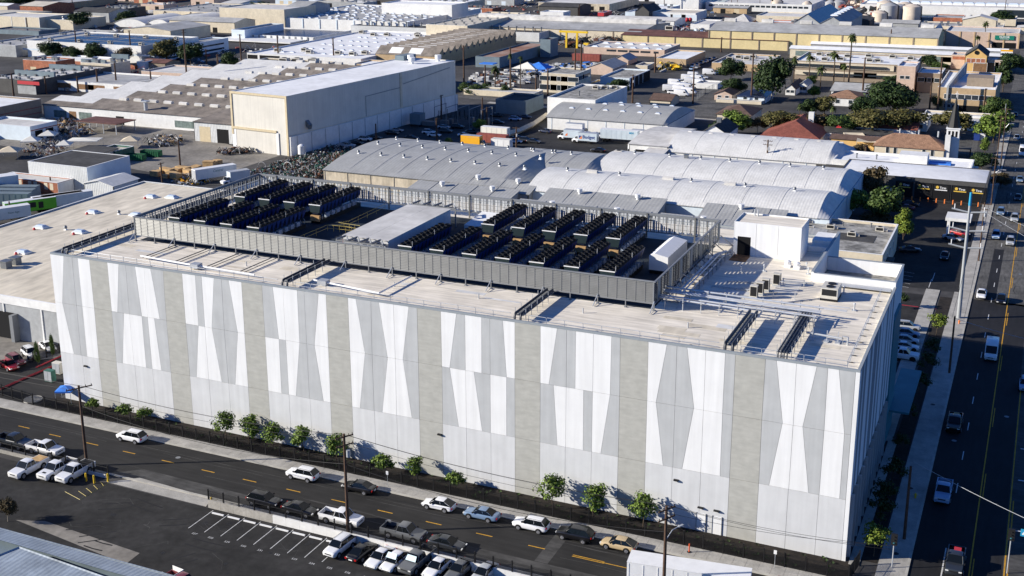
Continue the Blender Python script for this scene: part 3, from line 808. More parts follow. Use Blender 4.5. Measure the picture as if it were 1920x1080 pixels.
MB().loft([[(51.8,38.5,RF),(54.5,38.5,RF),(54.5,38.5,RF+.9),(51.8,38.5,RF+.9)],[(52.3,44.5,RF),(55.5,44.5,RF),(55.5,44.5,RF+1.8),(52.3,44.5,RF+1.8)]]).build('casing', 'white_trim', au2)
# yellow handrails and orange delineators in the plant well
hr = thing('handrail', 'yellow pipe handrail bending through the gap between chillers and roof module', 'handrail', (34,28,RF), world=True)
for pts in ([(31.2,16),(31.6,29),(36,29.3)], [(33.5,32.5),(32.5,31),(36.8,30.6)], [(33.5,32.5),(33.3,45)]):
    k = MB()
    for z in (.55,1.1): k.tube([(p[0],p[1],RF+z) for p in pts],.035,5)
    for a, b_ in zip(pts, pts[1:]):
        for t in range(5):
            q = Vector((*a,0)).lerp(Vector((*b_,0)), t/4); k.tube([(q.x,q.y,RF),(q.x,q.y,RF+1.1)],.03,4)
    k.build('rail_section', 'rail_yellow', hr)
dl = MB().cyl(0,0,0,.08,.2,8,1).cyl(0,0,.08,1.05,.075,8,0).cyl(0,0,.75,.9,.08,8,2)
dme = dl.mesh('delineator', ['orange_plastic','trim_black','white_trim'])
dpos = [(37.2,15.5),(38.0,17.6),(38.6,19.6),(38.6,22.4),(39.4,25.4),(38.9,29.2),(38.6,32),(38.7,35.2),(38.6,38.4),(38.7,41.6)]
for i, p in enumerate(dpos):
    o = tag(link('delineator', dme, None, (p[0],p[1],RF+.03)), f'orange delineator post, {ORD[i]} from the front along the white roof module', 'delineator', 'orange delineators on the plant deck')
tp = MB()
for a, b_ in zip(dpos, dpos[1:]): tp.tube([(a[0],a[1],RF+1.0),((a[0]+b_[0])/2,(a[1]+b_[1])/2,RF+.88),(b_[0],b_[1],RF+1.0)],.03,4)
tag(tp.build('barrier_tape', 'sign_red'), 'red barrier tape strung between the orange delineators on the plant deck', 'barrier tape')

# pipes crossing the roof
def pipe_run(label, xs, y0, y1, z, r, m='dark_pipe', tray=True, drop=True):
    xm = sum(xs)/len(xs)
    t = thing('pipe_run', label, 'pipes', (xm,(y0+y1)/2,RF), group='pipe runs on the data centre roof', world=True)
    for x in xs:
        pts = ([(x,y0,RF-.1),(x,y0+.05,z-.35),(x,y0+.35,z)] if drop else [(x,y0,z)])+[(x,y1,z)]
        MB().tube(pts, r, 8).build('pipe', m, t, smooth=60)
    n = int((y1-y0)/1.9)
    for i in range(n):
        y = y0+1.0+i*1.9
        k = MB()
        k.box(xs[0]-.35,xs[-1]+.35,y-.04,y+.04,z-r-.1,z-r-.01)
        for x in (xs[0]-.33,xs[-1]+.33): k.box(x-.03,x+.03,y-.03,y+.03,RF,z+.5)
        k.build('support', 'galvanised', t)
    if tray: MB().box(xs[0]-.25,xs[-1]+.25,y0+.4,y1,z-r-.16,z-r-.11).build('tray', 'steel_frame', t)
pipe_run('pair of thick black pipes running to the right part of the front parapet', [104.4,105.3], .6, 13.4, 24.75, .2)
pipe_run('set of four thin dark pipes nearest the right front corner of the roof', [110.6,110.95,111.3,111.65], .7, 16.0, 24.65, .09)
pipe_run('pair of dark pipes reaching the middle of the front parapet', [77.3,78.1], .6, 11.6, 24.7, .17)
pipe_run('pair of dark pipes reaching the front parapet left of the middle', [42.0,42.8], .6, 11.6, 24.7, .17)
pipe_run('pair of dark pipes hugging the left parapet of the roof', [1.6,2.6], .9, 44, 24.6, .17)
xr = thing('pipe_rack', 'rack of silver pipes crossing the roof from the plant screen towards the avenue', 'pipes', (104,14.5,RF), world=True)
for y, z, x1 in ((13.9,24.75,104.2),(14.6,24.8,112.5),(15.9,24.95,112.8),(16.5,24.95,112.8),(17.2,25.2,113)):
    MB().tube([(92.0,y+.4,z),(x1,y-.3,z)],.13,8).build('pipe', 'silver_pipe', xr, smooth=60)
for i in range(9):
    x = 93.2+i*2.4
    MB().box(x-.05,x+.05,13.5,13.6,RF,25.2).box(x-.05,x+.05,17.2,17.3,RF,25.4).box(x-.05,x+.05,13.5,17.3,24.5,24.58).build('support', 'galvanised', xr)
pr = thing('pipe_run', 'short silver pipe with two upturned ends near the right front corner', 'pipes', (116,9.5,RF), group='pipe runs on the data centre roof', world=True)
MB().tube([(112.2,9.8,24.2),(116.5,9.3,24.2)],.14,8).tube([(116.6,9.3,RF),(116.6,9.3,24.5),(117.2,9.2,24.5),(117.2,9.2,RF)],.12,8).build('pipe', 'galvanised', pr, smooth=60)
for x in (113,114.7,116): MB().box(x-.3,x+.3,9.0,9.9,RF,RF+.15).box(x-.05,x+.05,9.5,9.6,RF,24.9).build('support', 'galvanised', pr)
cd = thing('conduit', 'white conduit with grey junction box and dark branches at the left of the roof', 'conduit', (22,5,RF), world=True)
MB().tube([(14.0,4.2,RF+.5),(24.5,3.4,RF+.5),(25.5,3.4,RF+.5),(35.5,3.2,RF+.45)],.14,8).build('pipe', 'white_trim', cd)
MB().box(24.3,25.7,2.8,4.0,RF+.2,RF+.85).build('junction_box', 'galvanised', cd)
for x in (14.6,20.5,26.5,32.5): MB().tube([(x,4.0,RF+.4),(x+.3,11.8,RF+.45)],.07,6).tube([(x+.6,4.0,RF+.3),(x+.9,11.8,RF+.35)],.05,6).build('branch', 'dark_pipe', cd)
cd2 = thing('conduit', 'white conduit with grey junction box beside the pipes left of the middle', 'conduit', (47,4,RF), world=True)
MB().tube([(44.6,4.4,RF+.5),(56.2,2.8,RF+.5),(56.6,11.4,RF+.5)],.13,8).build('pipe', 'white_trim', cd2)
MB().box(45.8,47.2,3.6,4.8,RF+.2,RF+.8).build('junction_box', 'galvanised', cd2)
# free-standing guard rails along the parapets
def rail_run(label, pts, step=2.5):
    a, b_ = Vector((*pts[0],RF)), Vector((*pts[1],RF))
    d = (b_-a); ln = d.length; d.normalize(); n_ = Vector((-d.y,d.x,0))
    t = thing('guard_rail', label, 'guard rail', a, group='guard rails on the data centre roof', world=True)
    n = max(1, round(ln/step)); s = ln/n
    k = MB()
    k.tube([(0,0,0),(0,0,1.0),(.12,0,1.07),(s-.12,0,1.07),(s,0,1.0)],.04,5).tube([(0,0,.55),(s,0,.55)],.03,5)
    k.add([(-.08,-.35,.01),(.08,-.35,.01),(.08,.35,.01),(-.08,.35,.01),(-.08,-.35,.07),(.08,-.35,.07),(.08,.35,.07),(-.08,.35,.07)], [(4,5,6,7),(0,1,5,4),(1,2,6,5),(2,3,7,6),(3,0,4,7)], 1)
    me = k.mesh('rail_section', ['galvanised','trim_black'])
    for i in range(n):
        o = link('rail_section', me, t)
        o.location = d*(i*s)
        o.rotation_euler = (0,0,math.atan2(d.y,d.x))
rail_run('guard rail along the left stretch of the front parapet', ((3.4,1.1),(41,1.1)))
rail_run('guard rail along the middle stretch of the front parapet', ((43.8,1.1),(76.6,1.1)))
rail_run('guard rail along the front parapet between the two right pipe pairs', ((79,1.1),(103.6,1.1)))
rail_run('guard rail at the right end of the front parapet', ((106.2,1.1),(118.4,1.1)))
rail_run('guard rail along the parapet over the avenue', ((118.4,1.1),(118.4,30)))
# condensers and the larger packaged unit
co = MB().box(-.5,.5,-.4,.4,.25,1.85)
cme = co.mesh('condenser', ['ac_beige'])
for i, p in enumerate(((102.9,22.4),(103.3,24.2),(103.7,26.0),(104.6,29.0))):
    t = thing('condenser', f'beige condenser unit, {ORD[i]} from the front in the row on the right roof', 'condenser', (p[0],p[1],RF), group='condenser units on the roof')
    link('casing', cme, t)
    MB().box(-.42,.42,-.42,-.405,.4,1.7).build('grille', 'trim_black', t)
    MB().box(.502,.515,-.3,.3,.4,1.7).build('side_grille', 'trim_black', t)
    MB().box(-.55,.55,-.45,.45,0,.25).build('stand', 'galvanised', t)
ac = thing('air_conditioner', 'packaged rooftop air conditioner with dark grille by the avenue corner', 'air conditioner', (112.3,26.7,RF))
MB().box(-1.1,1.1,-1.6,1.6,.3,1.75).build('casing', 'ac_beige', ac)
MB().box(-.95,.95,-1.63,-1.605,.75,1.6).build('grille', 'trim_black', ac)
MB().box(-1.15,1.15,-1.65,1.65,0,.3).build('base', 'black_metal', ac)
for y in (-.7,.7): MB().cyl(0,y,1.75,1.85,.55,14).build('fan_cowl', 'trim_black', ac)
rk = thing('pipe_rack', 'cluster of pipes and steel frames between the plant screen and the penthouse', 'pipes', (95.5,30,RF), world=True)
for i, (x, z, r) in enumerate(((93.6,24.3,.16),(94.2,24.4,.12),(94.8,24.2,.1))): MB().tube([(x,18,z),(x,38,z),(x+1.0,40.5,z),(x+1.0,41.5,RF)], r, 7).build('pipe', 'silver_pipe' if i else 'white_trim', rk, smooth=60)
for i in range(9):
    y = 18.5+i*2.4
    MB().box(93.2,95.2,y-.05,y+.05,24.0,24.08).box(93.2,93.3,y-.05,y+.05,RF,25.2).box(95.1,95.2,y-.05,y+.05,RF,24.9).build('support', 'steel_frame', rk)
for i, (x0_, y0_, x1_, y1_) in enumerate(((96,21,102.3,22.6),(96.5,24.8,103,25.4),(98,28,104,29.4),(105,31.2,109,31.8),(106.4,19.5,112,19.0),(107,21.5,111,25.3))):
    c = MB().tube([(x0_,y0_,RF+.12),(x1_,y1_,RF+.12)],.05,5).tube([(x0_,y0_+.25,RF+.12),(x1_,y1_+.25,RF+.12)],.04,5)
    for t_ in range(5): c.box(x0_+(x1_-x0_)*t_/4-.1,x0_+(x1_-x0_)*t_/4+.1,y0_+(y1_-y0_)*t_/4-.1,y0_+(y1_-y0_)*t_/4+.35,RF,RF+.08)
    tag(c.build('conduit', 'galvanised'), 'twin roof conduit '+('beside the screen braces, front one','beside the screen braces, middle one','beside the screen braces, rear one','below the cable tray','behind the pipe rack, front one','leading to the packaged air conditioner')[i], 'conduit', 'roof conduits at the right end')
for i, (x, y) in enumerate(((98.6,33.5),(101.5,35.2),(106.9,38.5),(107.6,36.2),(113.6,29.4),(116.0,22.5))):
    o = MB().cyl(0,0,0,.9,.1,8).cyl(0,0,.9,1.05,.2,8,0,.08).box(-.3,.3,-.3,.3,0,.08).build('roof_vent', 'galvanised'); o.location = (x,y,RF)
    tag(o, 'small metal roof vent '+('in front of the penthouse door','in front of the penthouse middle','beside the high inner wall, rear one','beside the high inner wall, front one','by the packaged air conditioner','on the open deck near the avenue')[i], 'roof vent', 'small roof vents at the right end')
pg = thing('pipe_grid', 'blue shaded grid of small pipes on legs beside the condenser row', 'pipes', (106.3,27,RF), world=True)
k = MB()
for i in range(9): k.tube([(105.2,23.6+i*.75,RF+.95),(108.2,24.0+i*.75,RF+.95)],.06,5)
k.build('pipe', 'silver_pipe', pg)
for x, y in ((105.3,23.4),(108.1,23.8),(105.3,30),(108.1,30.2)): MB().box(x-.06,x+.06,y-.06,y+.06,RF,RF+.95).build('leg', 'galvanised', pg)
for i, p in enumerate(((104.2,38.6),(105.6,38.2))):
    o = thing('exhaust_fan', f'white mushroom exhaust fan in front of the penthouse corner, {"left" if i==0 else "right"} one of two', 'exhaust fan', (p[0],p[1],RF), group='exhaust fans')
    MB().box(-.45,.45,-.45,.45,0,.5).build('curb', 'white_trim', o)
    MB().cyl(0,0,.5,.85,.4,12,0,.5).cyl(0,0,.85,1.05,.5,12,0,.2).build('hood', 'white_trim', o, smooth=50)
# doors and wall lights at the foot of the facade
for i, x in enumerate((102.6,104.6)):
    o = thing('service_door', f'pale flush service door under a wall light, {"left" if i==0 else "right"} of the pair', 'door', (x,-.05,0), group='service doors at the foot of the facade')
    MB().box(-.55,.55,-.06,0.02,.05,2.4).build('leaf', 'panel_white', o)
    MB().box(-.62,-.55,-.1,0.02,.0,2.5).box(.55,.62,-.08,0.02,.0,2.5).build('frame', 'steel_frame', o)
    MB().box(-.45,.25,-.3,.0,3.2,3.35).build('lamp', 'trim_black', o)
for i, x in enumerate((5.0, 66.6, 99.3)):
    o = MB().box(x-.3,x+.3,-.3,-.025,6.2,6.4).build('wall_lamp', 'trim_black')
    tag(o, 'small black wall lamp on the panel facade '+('near its left end','above the second street pole','near the right street pole')[i], 'wall lamp', 'wall lamps on the facade')

# ------------------------------------------------------------------ buildings of the district
def bpart(b, mb, name, mats, **kw): return mb.build(name, mats, b, **kw)
def ring_walls(k, x0, x1, y0, y1, h, t=0.3, z0=0.0, m=0):
    o = [(x0,y0),(x1,y0),(x1,y1),(x0,y1)]
    i = [(x0+t,y0+t),(x1-t,y0+t),(x1-t,y1-t),(x0+t,y1-t)]
    v = [(p[0],p[1],z0) for p in o]+[(p[0],p[1],h) for p in o]+[(p[0],p[1],h) for p in i]+[(p[0],p[1],h-1.0) for p in i]
    f = []
    for a in range(4):
        b_ = (a+1) % 4
        f += [(a,b_,4+b_,4+a),(4+a,4+b_,8+b_,8+a),(8+a,8+b_,12+b_,12+a)]
    return k.add(v, f, m)
sk_me = {}
def unit_mesh(key):
    if key in sk_me: return sk_me[key]
    k = MB()
    if key == 'skylight':
        k.box(-.95,.95,-.65,.65,0,.25,0).loft([[(-.85,-.55,.25),(.85,-.55,.25),(.85,.55,.25),(-.85,.55,.25)],[(-.55,-.3,.5),(.55,-.3,.5),(.55,.3,.5),(-.55,.3,.5)]],1)
        me = k.mesh('skylight', ['white_trim','skylight'])
    elif key == 'turbine_vent':
        k.loft([[(-.45,-.45,-.3),(.45,-.45,-.3),(.45,.45,-.3),(-.45,.45,-.3)],[(-.2,-.2,.35),(.2,-.2,.35),(.2,.2,.35),(-.2,.2,.35)]],0)
        k.cyl(0,0,.35,.62,.25,10,1,.42).cyl(0,0,.62,.95,.42,10,1,.3).cyl(0,0,.95,1.08,.3,10,1,.05)
        me = k.mesh('turbine_vent', ['white_trim','vent_metal'], smooth=50)
    elif key == 'drum_vent':
        k.cyl(0,0,-.4,.6,.4,10,0).cyl(0,0,.6,1.5,.75,12,1)
        me = k.mesh('drum_vent', ['white_trim','box_white'], smooth=50)
    elif key == 'air_conditioner':
        k.box(-1.1,1.1,-.8,.8,.15,1.3,0).box(-.9,.9,-.83,-.805,.4,1.15,1).cyl(0,0,1.3,1.4,.55,10,1).box(-1.0,-.8,-.8,.8,0,.15,1).box(.8,1.0,-.8,.8,0,.15,1).box(1.1,2.0,-.4,.4,.2,.8,0)
        me = k.mesh('air_conditioner', ['ac_beige','trim_black'])
    elif key == 'duct_box':
        k.box(-.5,.5,-.5,.5,0,.9,0).box(-.62,.62,-.62,.62,.9,1.05,0)
        me = k.mesh('duct_box', ['vent_metal'])
    elif key == 'ridge_monitor':
        k.loft([[(-1.7,-.75,0),(-1.7,.75,0),(-1.7,.75,.75),(-1.7,0,1.0),(-1.7,-.75,.75)],[(1.7,-.75,0),(1.7,.75,0),(1.7,.75,.75),(1.7,0,1.0),(1.7,-.75,.75)]],0)
        me = k.mesh('ridge_monitor', ['r_pale'])
    elif key == 'pipe_vent':
        k.cyl(0,0,0,.8,.12,8,0).cyl(0,0,.8,.95,.22,8,0)
        me = k.mesh('pipe_vent', ['vent_metal'])
    sk_me[key] = me
    return me
def unit(b, key, x, y, z, rz=0.0, s=1.0):
    o = link(key, unit_mesh(key), b)
    o.location = Vector((x,y,z))-b.location
    o.rotation_euler = (0,0,rz)
    o.scale = (s,s,s)
    return o

class Bld:
    """A building: walls, roof and the parts fixed to them, each its own mesh under one Empty."""
    def __init__(s, name, label, cat, x0, x1, y0, y1, h, wall, roof, kind='flat', rise=2.0, hip=0.0, n=1, z0=0.0, par=0.55, side=None, eave=0.35, group=None):
        s.x0, s.x1, s.y0, s.y1, s.h, s.rise, s.kind, s.par, s.n, s.hip = x0, x1, y0, y1, h, rise, kind, par, n, hip
        s.b = b = thing(name, label, cat, ((x0+x1)/2,(y0+y1)/2,0), group=group, world=True)
        k = MB()
        if kind == 'flat':
            ring_walls(k, x0, x1, y0, y1, h, 0.28, z0)
            bpart(b, k, 'wall', wall)
            bpart(b, MB().box(x0+.28,x1-.28,y0+.28,y1-.28,h-par-.25,h-par), 'roof', roof)
            bpart(b, MB().box(x0-.04,x1+.04,y0-.05,y0+.3,h+.003,h+.07).box(x0-.04,x1+.04,y1-.3,y1+.05,h+.003,h+.07).box(x0-.05,x0+.3,y0+.3,y1-.3,h+.003,h+.07).box(x1-.3,x1+.05,y0+.3,y1-.3,h+.003,h+.07), 'coping', 'white_trim' if wall not in ('w_charcoal','w_slate') else wall)
        else:
            pr = s.profile()
            for name_, ax in (('wall', 0),):
                if s.ax == 'X':                            # profile runs along y, ridge along x
                    k.box(x0,x1,y0,y0+.2,z0,h).box(x0,x1,y1-.2,y1,z0,h)
                    if hip: k.box(x1-.2,x1,y0+.2,y1-.2,z0,h)
                    for xx in ((x0,) if hip else (x0, x1-.2)):
                        k.loft([[(xx,y0,z0)]+[(xx,y,z-.03) for y, z in pr]+[(xx,y1,z0)],[(xx+.2,y0,z0)]+[(xx+.2,y,z-.03) for y, z in pr]+[(xx+.2,y1,z0)]])
                else:
                    k.box(x0,x0+.2,y0,y1,z0,h).box(x1-.2,x1,y0,y1,z0,h)
                    for yy in (y0, y1-.2):
                        k.loft([[(x0,yy,z0)]+[(x,yy,z-.03) for x, z in pr]+[(x1,yy,z0)],[(x0,yy+.2,z0)]+[(x,yy+.2,z-.03) for x, z in pr]+[(x1,yy+.2,z0)]])
                bpart(b, k, 'wall', wall)
            r = MB()
            e = eave
            if kind == 'hip':
                xm0, xm1 = (x0+min(hip or (y1-y0)/2, (x1-x0)/2), x1-min(hip or (y1-y0)/2, (x1-x0)/2))
                ym = (y0+y1)/2
                c = [(x0-e,y0-e,h-.1),(x1+e,y0-e,h-.1),(x1+e,y1+e,h-.1),(x0-e,y1+e,h-.1)]
                rg = [(xm0,ym,h+rise),(xm1,ym,h+rise)]
                r.add(c+rg+[(p[0],p[1],p[2]-.15) for p in c], [(0,1,5,4),(1,2,5),(2,3,4,5),(3,0,4),(0,6,7,1),(1,7,8,2),(2,8,9,3),(3,9,6,0)])
            elif kind == 'hipy':
                ym0, ym1 = (y0+min((x1-x0)/2, (y1-y0)/2), y1-min((x1-x0)/2, (y1-y0)/2))
                xm = (x0+x1)/2
                c = [(x0-e,y0-e,h-.1),(x1+e,y0-e,h-.1),(x1+e,y1+e,h-.1),(x0-e,y1+e,h-.1)]
                rg = [(xm,ym0,h+rise),(xm,ym1,h+rise)]
                r.add(c+rg+[(p[0],p[1],p[2]-.15) for p in c], [(0,1,4),(1,2,5,4),(2,3,5),(3,0,4,5),(0,6,7,1),(1,7,8,2),(2,8,9,3),(3,9,6,0)])
            elif s.ax == 'X':
                t = .12
                q = [(y0-e if i == 0 else y1+e if i == len(pr)-1 else y, z) for i, (y, z) in enumerate(pr)]
                xe = x1
                xs0, xs1 = x0-e, x1+e-hip
                r.loft([[(xs0,y,z) for y, z in q],[(xs0,y,z+t) for y, z in q],[(xs1,y,z+t) for y, z in q],[(xs1,y,z) for y, z in q]], closed=False, caps=False)
                r.loft([[(xs0,y,z) for y, z in q],[(xs1,y,z) for y, z in q]], closed=False, caps=False)
                if hip:                                    # last bay slopes down to the end wall
                    r.loft([[(xs1,y,z+t) for y, z in q],[(x1-hip*.45,y,h+(z-h)*.5+t) for y, z in q],[(x1-.2,y,h+t) for y, z in q]], m=0, closed=False, caps=False)
            else:
                t = .12
                q = [(x0-e if i == 0 else x1+e if i == len(pr)-1 else x, z) for i, (x, z) in enumerate(pr)]
                r.loft([[(x,y0-e,z) for x, z in q],[(x,y0-e,z+t) for x, z in q],[(x,y1+e,z+t) for x, z in q],[(x,y1+e,z) for x, z in q]], closed=False, caps=False)
            bpart(b, r, 'roof', roof, smooth=30 if kind.startswith('barrel') else None)
    def profile(s):
        x0, x1, y0, y1, h, rise, kind, n = s.x0, s.x1, s.y0, s.y1, s.h, s.rise, s.kind, s.n
        s.ax = 'Y' if kind.endswith('y') else 'X'
        a, b_ = (x0,x1) if s.ax == 'Y' else (y0,y1)
        p = []
        if kind.startswith('gable'):
            for i in range(n):
                w = (b_-a)/n
                p += [(a+i*w,h)] if i == 0 else []
                p += [(a+(i+.5)*w,h+rise),(a+(i+1)*w,h)]
        elif kind.startswith('barrel'):
            m = 14
            p = [(a+(b_-a)*i/m, h+rise*(1-(2*i/m-1)**2)) for i in range(m+1)]
        elif kind.startswith('saw'):
            for i in range(n):
                w = (b_-a)/n
                p += [(a+i*w,h),(a+(i+.86)*w,h+rise)]
            p += [(b_,h)]
        elif kind.startswith('shed'):
            p = [(a,h),(b_,h+rise)]
        elif kind.startswith('hip'):
            p = [(a,h),(b_,h)]
        return p
    def zat(s, x, y):
        if s.kind == 'flat': return s.h-s.par
        if s.kind.startswith('hip'): return s.h+s.rise*.6
        p = s.profile(); t = x if s.ax == 'Y' else y
        for (a, za), (b_, zb) in zip(p, p[1:]):
            if a <= t <= b_: return za+(zb-za)*(t-a)/max(1e-6,b_-a)+.1
        return s.h
    def units(s, key, nx, ny, mx=.1, my=.1, jit=0.0, rz=0.0, sc=1.0, stag=False):
        for j in range(ny):
            for i in range(nx):
                u = mx+(1-2*mx)*((i+.5*(stag and j % 2))/max(1,nx-1) if nx > 1 else .5)
                v = my+(1-2*my)*(j/max(1,ny-1) if ny > 1 else .5)
                if u > 1-mx+.01: continue
                x = s.x0+(s.x1-s.x0)*u+rnd.uniform(-jit,jit); y = s.y0+(s.y1-s.y0)*v+rnd.uniform(-jit,jit)
                unit(s.b, key, x, y, s.zat(x,y)-.05, rz, sc)
        return s
    def at(s, key, *uv, sc=1.0, rz=0.0):
        for u, v in uv:
            x = s.x0+(s.x1-s.x0)*u; y = s.y0+(s.y1-s.y0)*v
            unit(s.b, key, x, y, s.zat(x,y)-.05, rz, sc)
        return s
    def face(s, f, u, w):
        """world span of a feature: face F (front, -y) or R (right, +x)"""
        if f == 'F':
            c = s.x0+(s.x1-s.x0)*u; return c-w/2, c+w/2
        c = s.y0+(s.y1-s.y0)*u; return c-w/2, c+w/2
    def feat(s, f, us, w, z0, z1, m='glass_win', name='window', frame='white_trim', d=.06):
        z1 = min(z1, s.h-.25)
        for u in us:
            a, c = s.face(f, u, w)
            k, kf = MB(), MB()
            if f == 'F':
                y = s.y0
                k.box(a,c,y-d*.4,y+.05,z0,z1,0)
                if frame: kf.box(a-.1,c+.1,y-d,y+.05,z1,z1+.12).box(a-.1,c+.1,y-d*1.3,y+.05,z0-.1,z0).box(a-.1,a,y-d,y+.05,z0,z1).box(c,c+.1,y-d,y+.05,z0,z1)
            else:
                x = s.x1
                k.box(x-.05,x+d*.4,a,c,z0,z1,0)
                if frame: kf.box(x-.05,x+d,a-.1,c+.1,z1,z1+.12).box(x-.05,x+d*1.3,a-.1,c+.1,z0-.1,z0).box(x-.05,x+d,a-.1,a,z0,z1).box(x-.05,x+d,c,c+.1,z0,z1)
            w_ = bpart(s.b, k, name, m)
            if frame: kf.build('frame', frame, w_)
        return s
    def pil(s, f, n, m, w=.35, d=.15, name='pilaster', z1=None):
        for i in range(n):
            a, c = s.face(f, (i+.5*0)/(n-1) if n > 1 else .5, w)
            zt = (z1 or s.h)-.1
            if f == 'F': k = MB().box(a,c,s.y0-d,s.y0+.02,0,zt)
            else: k = MB().box(s.x1-.02,s.x1+d,a,c,0,zt)
            bpart(s.b, k, name, m)
        return s
    def panel(s, u0, u1, v0, v1, m, name='roof_panel', dz=.05, gap=0.0):
        """a patch of other roofing or a solar field lying on the roof"""
        x0, x1 = s.x0+(s.x1-s.x0)*u0, s.x0+(s.x1-s.x0)*u1
        y0, y1 = s.y0+(s.y1-s.y0)*v0, s.y0+(s.y1-s.y0)*v1
        if s.kind == 'flat':
            bpart(s.b, MB().box(x0,x1,y0,y1,s.h-s.par-.1,s.h-s.par+dz), name, m)
        else:
            p = [(t,z) for t, z in s.profile() if (y0 < t < y1 if s.ax == 'X' else x0 < t < x1)]
            if s.ax == 'X':
                q = [(y0,s.zat(0,y0)+.06)]+[(t,z+.16) for t, z in p]+[(y1,s.zat(0,y1)+.06)]
                bpart(s.b, MB().loft([[(x0,t,z) for t, z in q],[(x1,t,z) for t, z in q]], closed=False, caps=False), name, m)
            else:
                q = [(x0,s.zat(x0,0)+.06)]+[(t,z+.16) for t, z in p]+[(x1,s.zat(x1,0)+.06)]
                bpart(s.b, MB().loft([[(t,y0,z) for t, z in q],[(t,y1,z) for t, z in q]], closed=False, caps=False), name, m)
        return s
    def seams(s, n, m='r_seam_light'):
        """standing ribs running up and over a curved roof"""
        p = s.profile(); hp = s.hip
        for i in range(1, n):
            x = s.x0+(s.x1-hp-s.x0)*i/n
            bpart(s.b, MB().tube([(x,y,z+.13) for y, z in p], .045, 4), 'seam', m)
        return s
B_ = Bld
def bw(name, label, dims, wall, roof, **kw): return Bld(name, label, 'building', *dims, wall, roof, **kw)

# ------------------------------------------------------------------ vehicles
WH = MB()
WH.cyl(0,0,-.11,.11,.33,16,0)
RM = MB()
for i_ in range(5): RM.obox((.12*math.cos(i_*1.2566),.12*math.sin(i_*1.2566),.125),.2,.07,.03,i_*1.2566)
RM.cyl(0,0,.1,.12,.225,14)
wheel_me = MB()
wheel_me.v = [(v[0],-v[2],v[1]) for v in WH.v]; wheel_me.f = WH.f; wheel_me.m = WH.m
wheel_me = wheel_me.mesh('wheel', ['tyre'], smooth=50)
RM.v = [(v[0],-v[2],v[1]) for v in RM.v]
rim_me = RM.mesh('rim', ['rim'])
def ring5(x, hw, zl, zb, tuck=.9):
    a = [(hw*.9,zl),(hw,zl+.16),(hw*1.0,zl+(zb-zl)*.62),(hw*.965,zb-.07),(hw*tuck,zb)]
    return [(x,y,z) for y, z in a]+[(x,-y,z) for y, z in a[::-1]]
def cabin(k, kg, st, wb, wt, zb, zr, m=0):
    """glasshouse: kg gets the glass, k the roof skin and pillars; st = x of windscreen foot, roof front, roof rear, rear foot"""
    a, b_, c, d = st
    zt = zr-.06
    kg.add([(a,wb,zb),(a,-wb,zb),(d,-wb,zb),(d,wb,zb),(b_,wt,zt),(b_,-wt,zt),(c,-wt,zt),(c,wt,zt)],
           [(0,1,5,4),(2,3,7,6),(1,2,6,5),(3,0,4,7)])
    r = [[(x,y,z) for y, z in ((wt+.015,zt-.01),(wt*.86,zr-.015),(wt*.4,zr+.01),(-wt*.4,zr+.01),(-wt*.86,zr-.015),(-wt-.015,zt-.01))] for x in (b_-.03,b_+.16,c-.16,c+.03)]
    for q in (0,3): r[q] = [(x,y,z-.03) for x, y, z in r[q]]
    k.loft(r, m, closed=False, caps=False)
    for s in (1,-1):
        for p0, p1 in (((a,wb),(b_,wt)),((d,wb),(c,wt))):
            k.tube([(p0[0],s*(p0[1]+.005),zb),(p1[0],s*(p1[1]+.005),zt)], .032, 4, m)
        xm0, xm1 = a+(d-a)*.53, b_+(c-b_)*.52
        k.tube([(xm0,s*(wb+.004),zb),(xm1,s*(wt+.004),zt)], .028, 4, m)
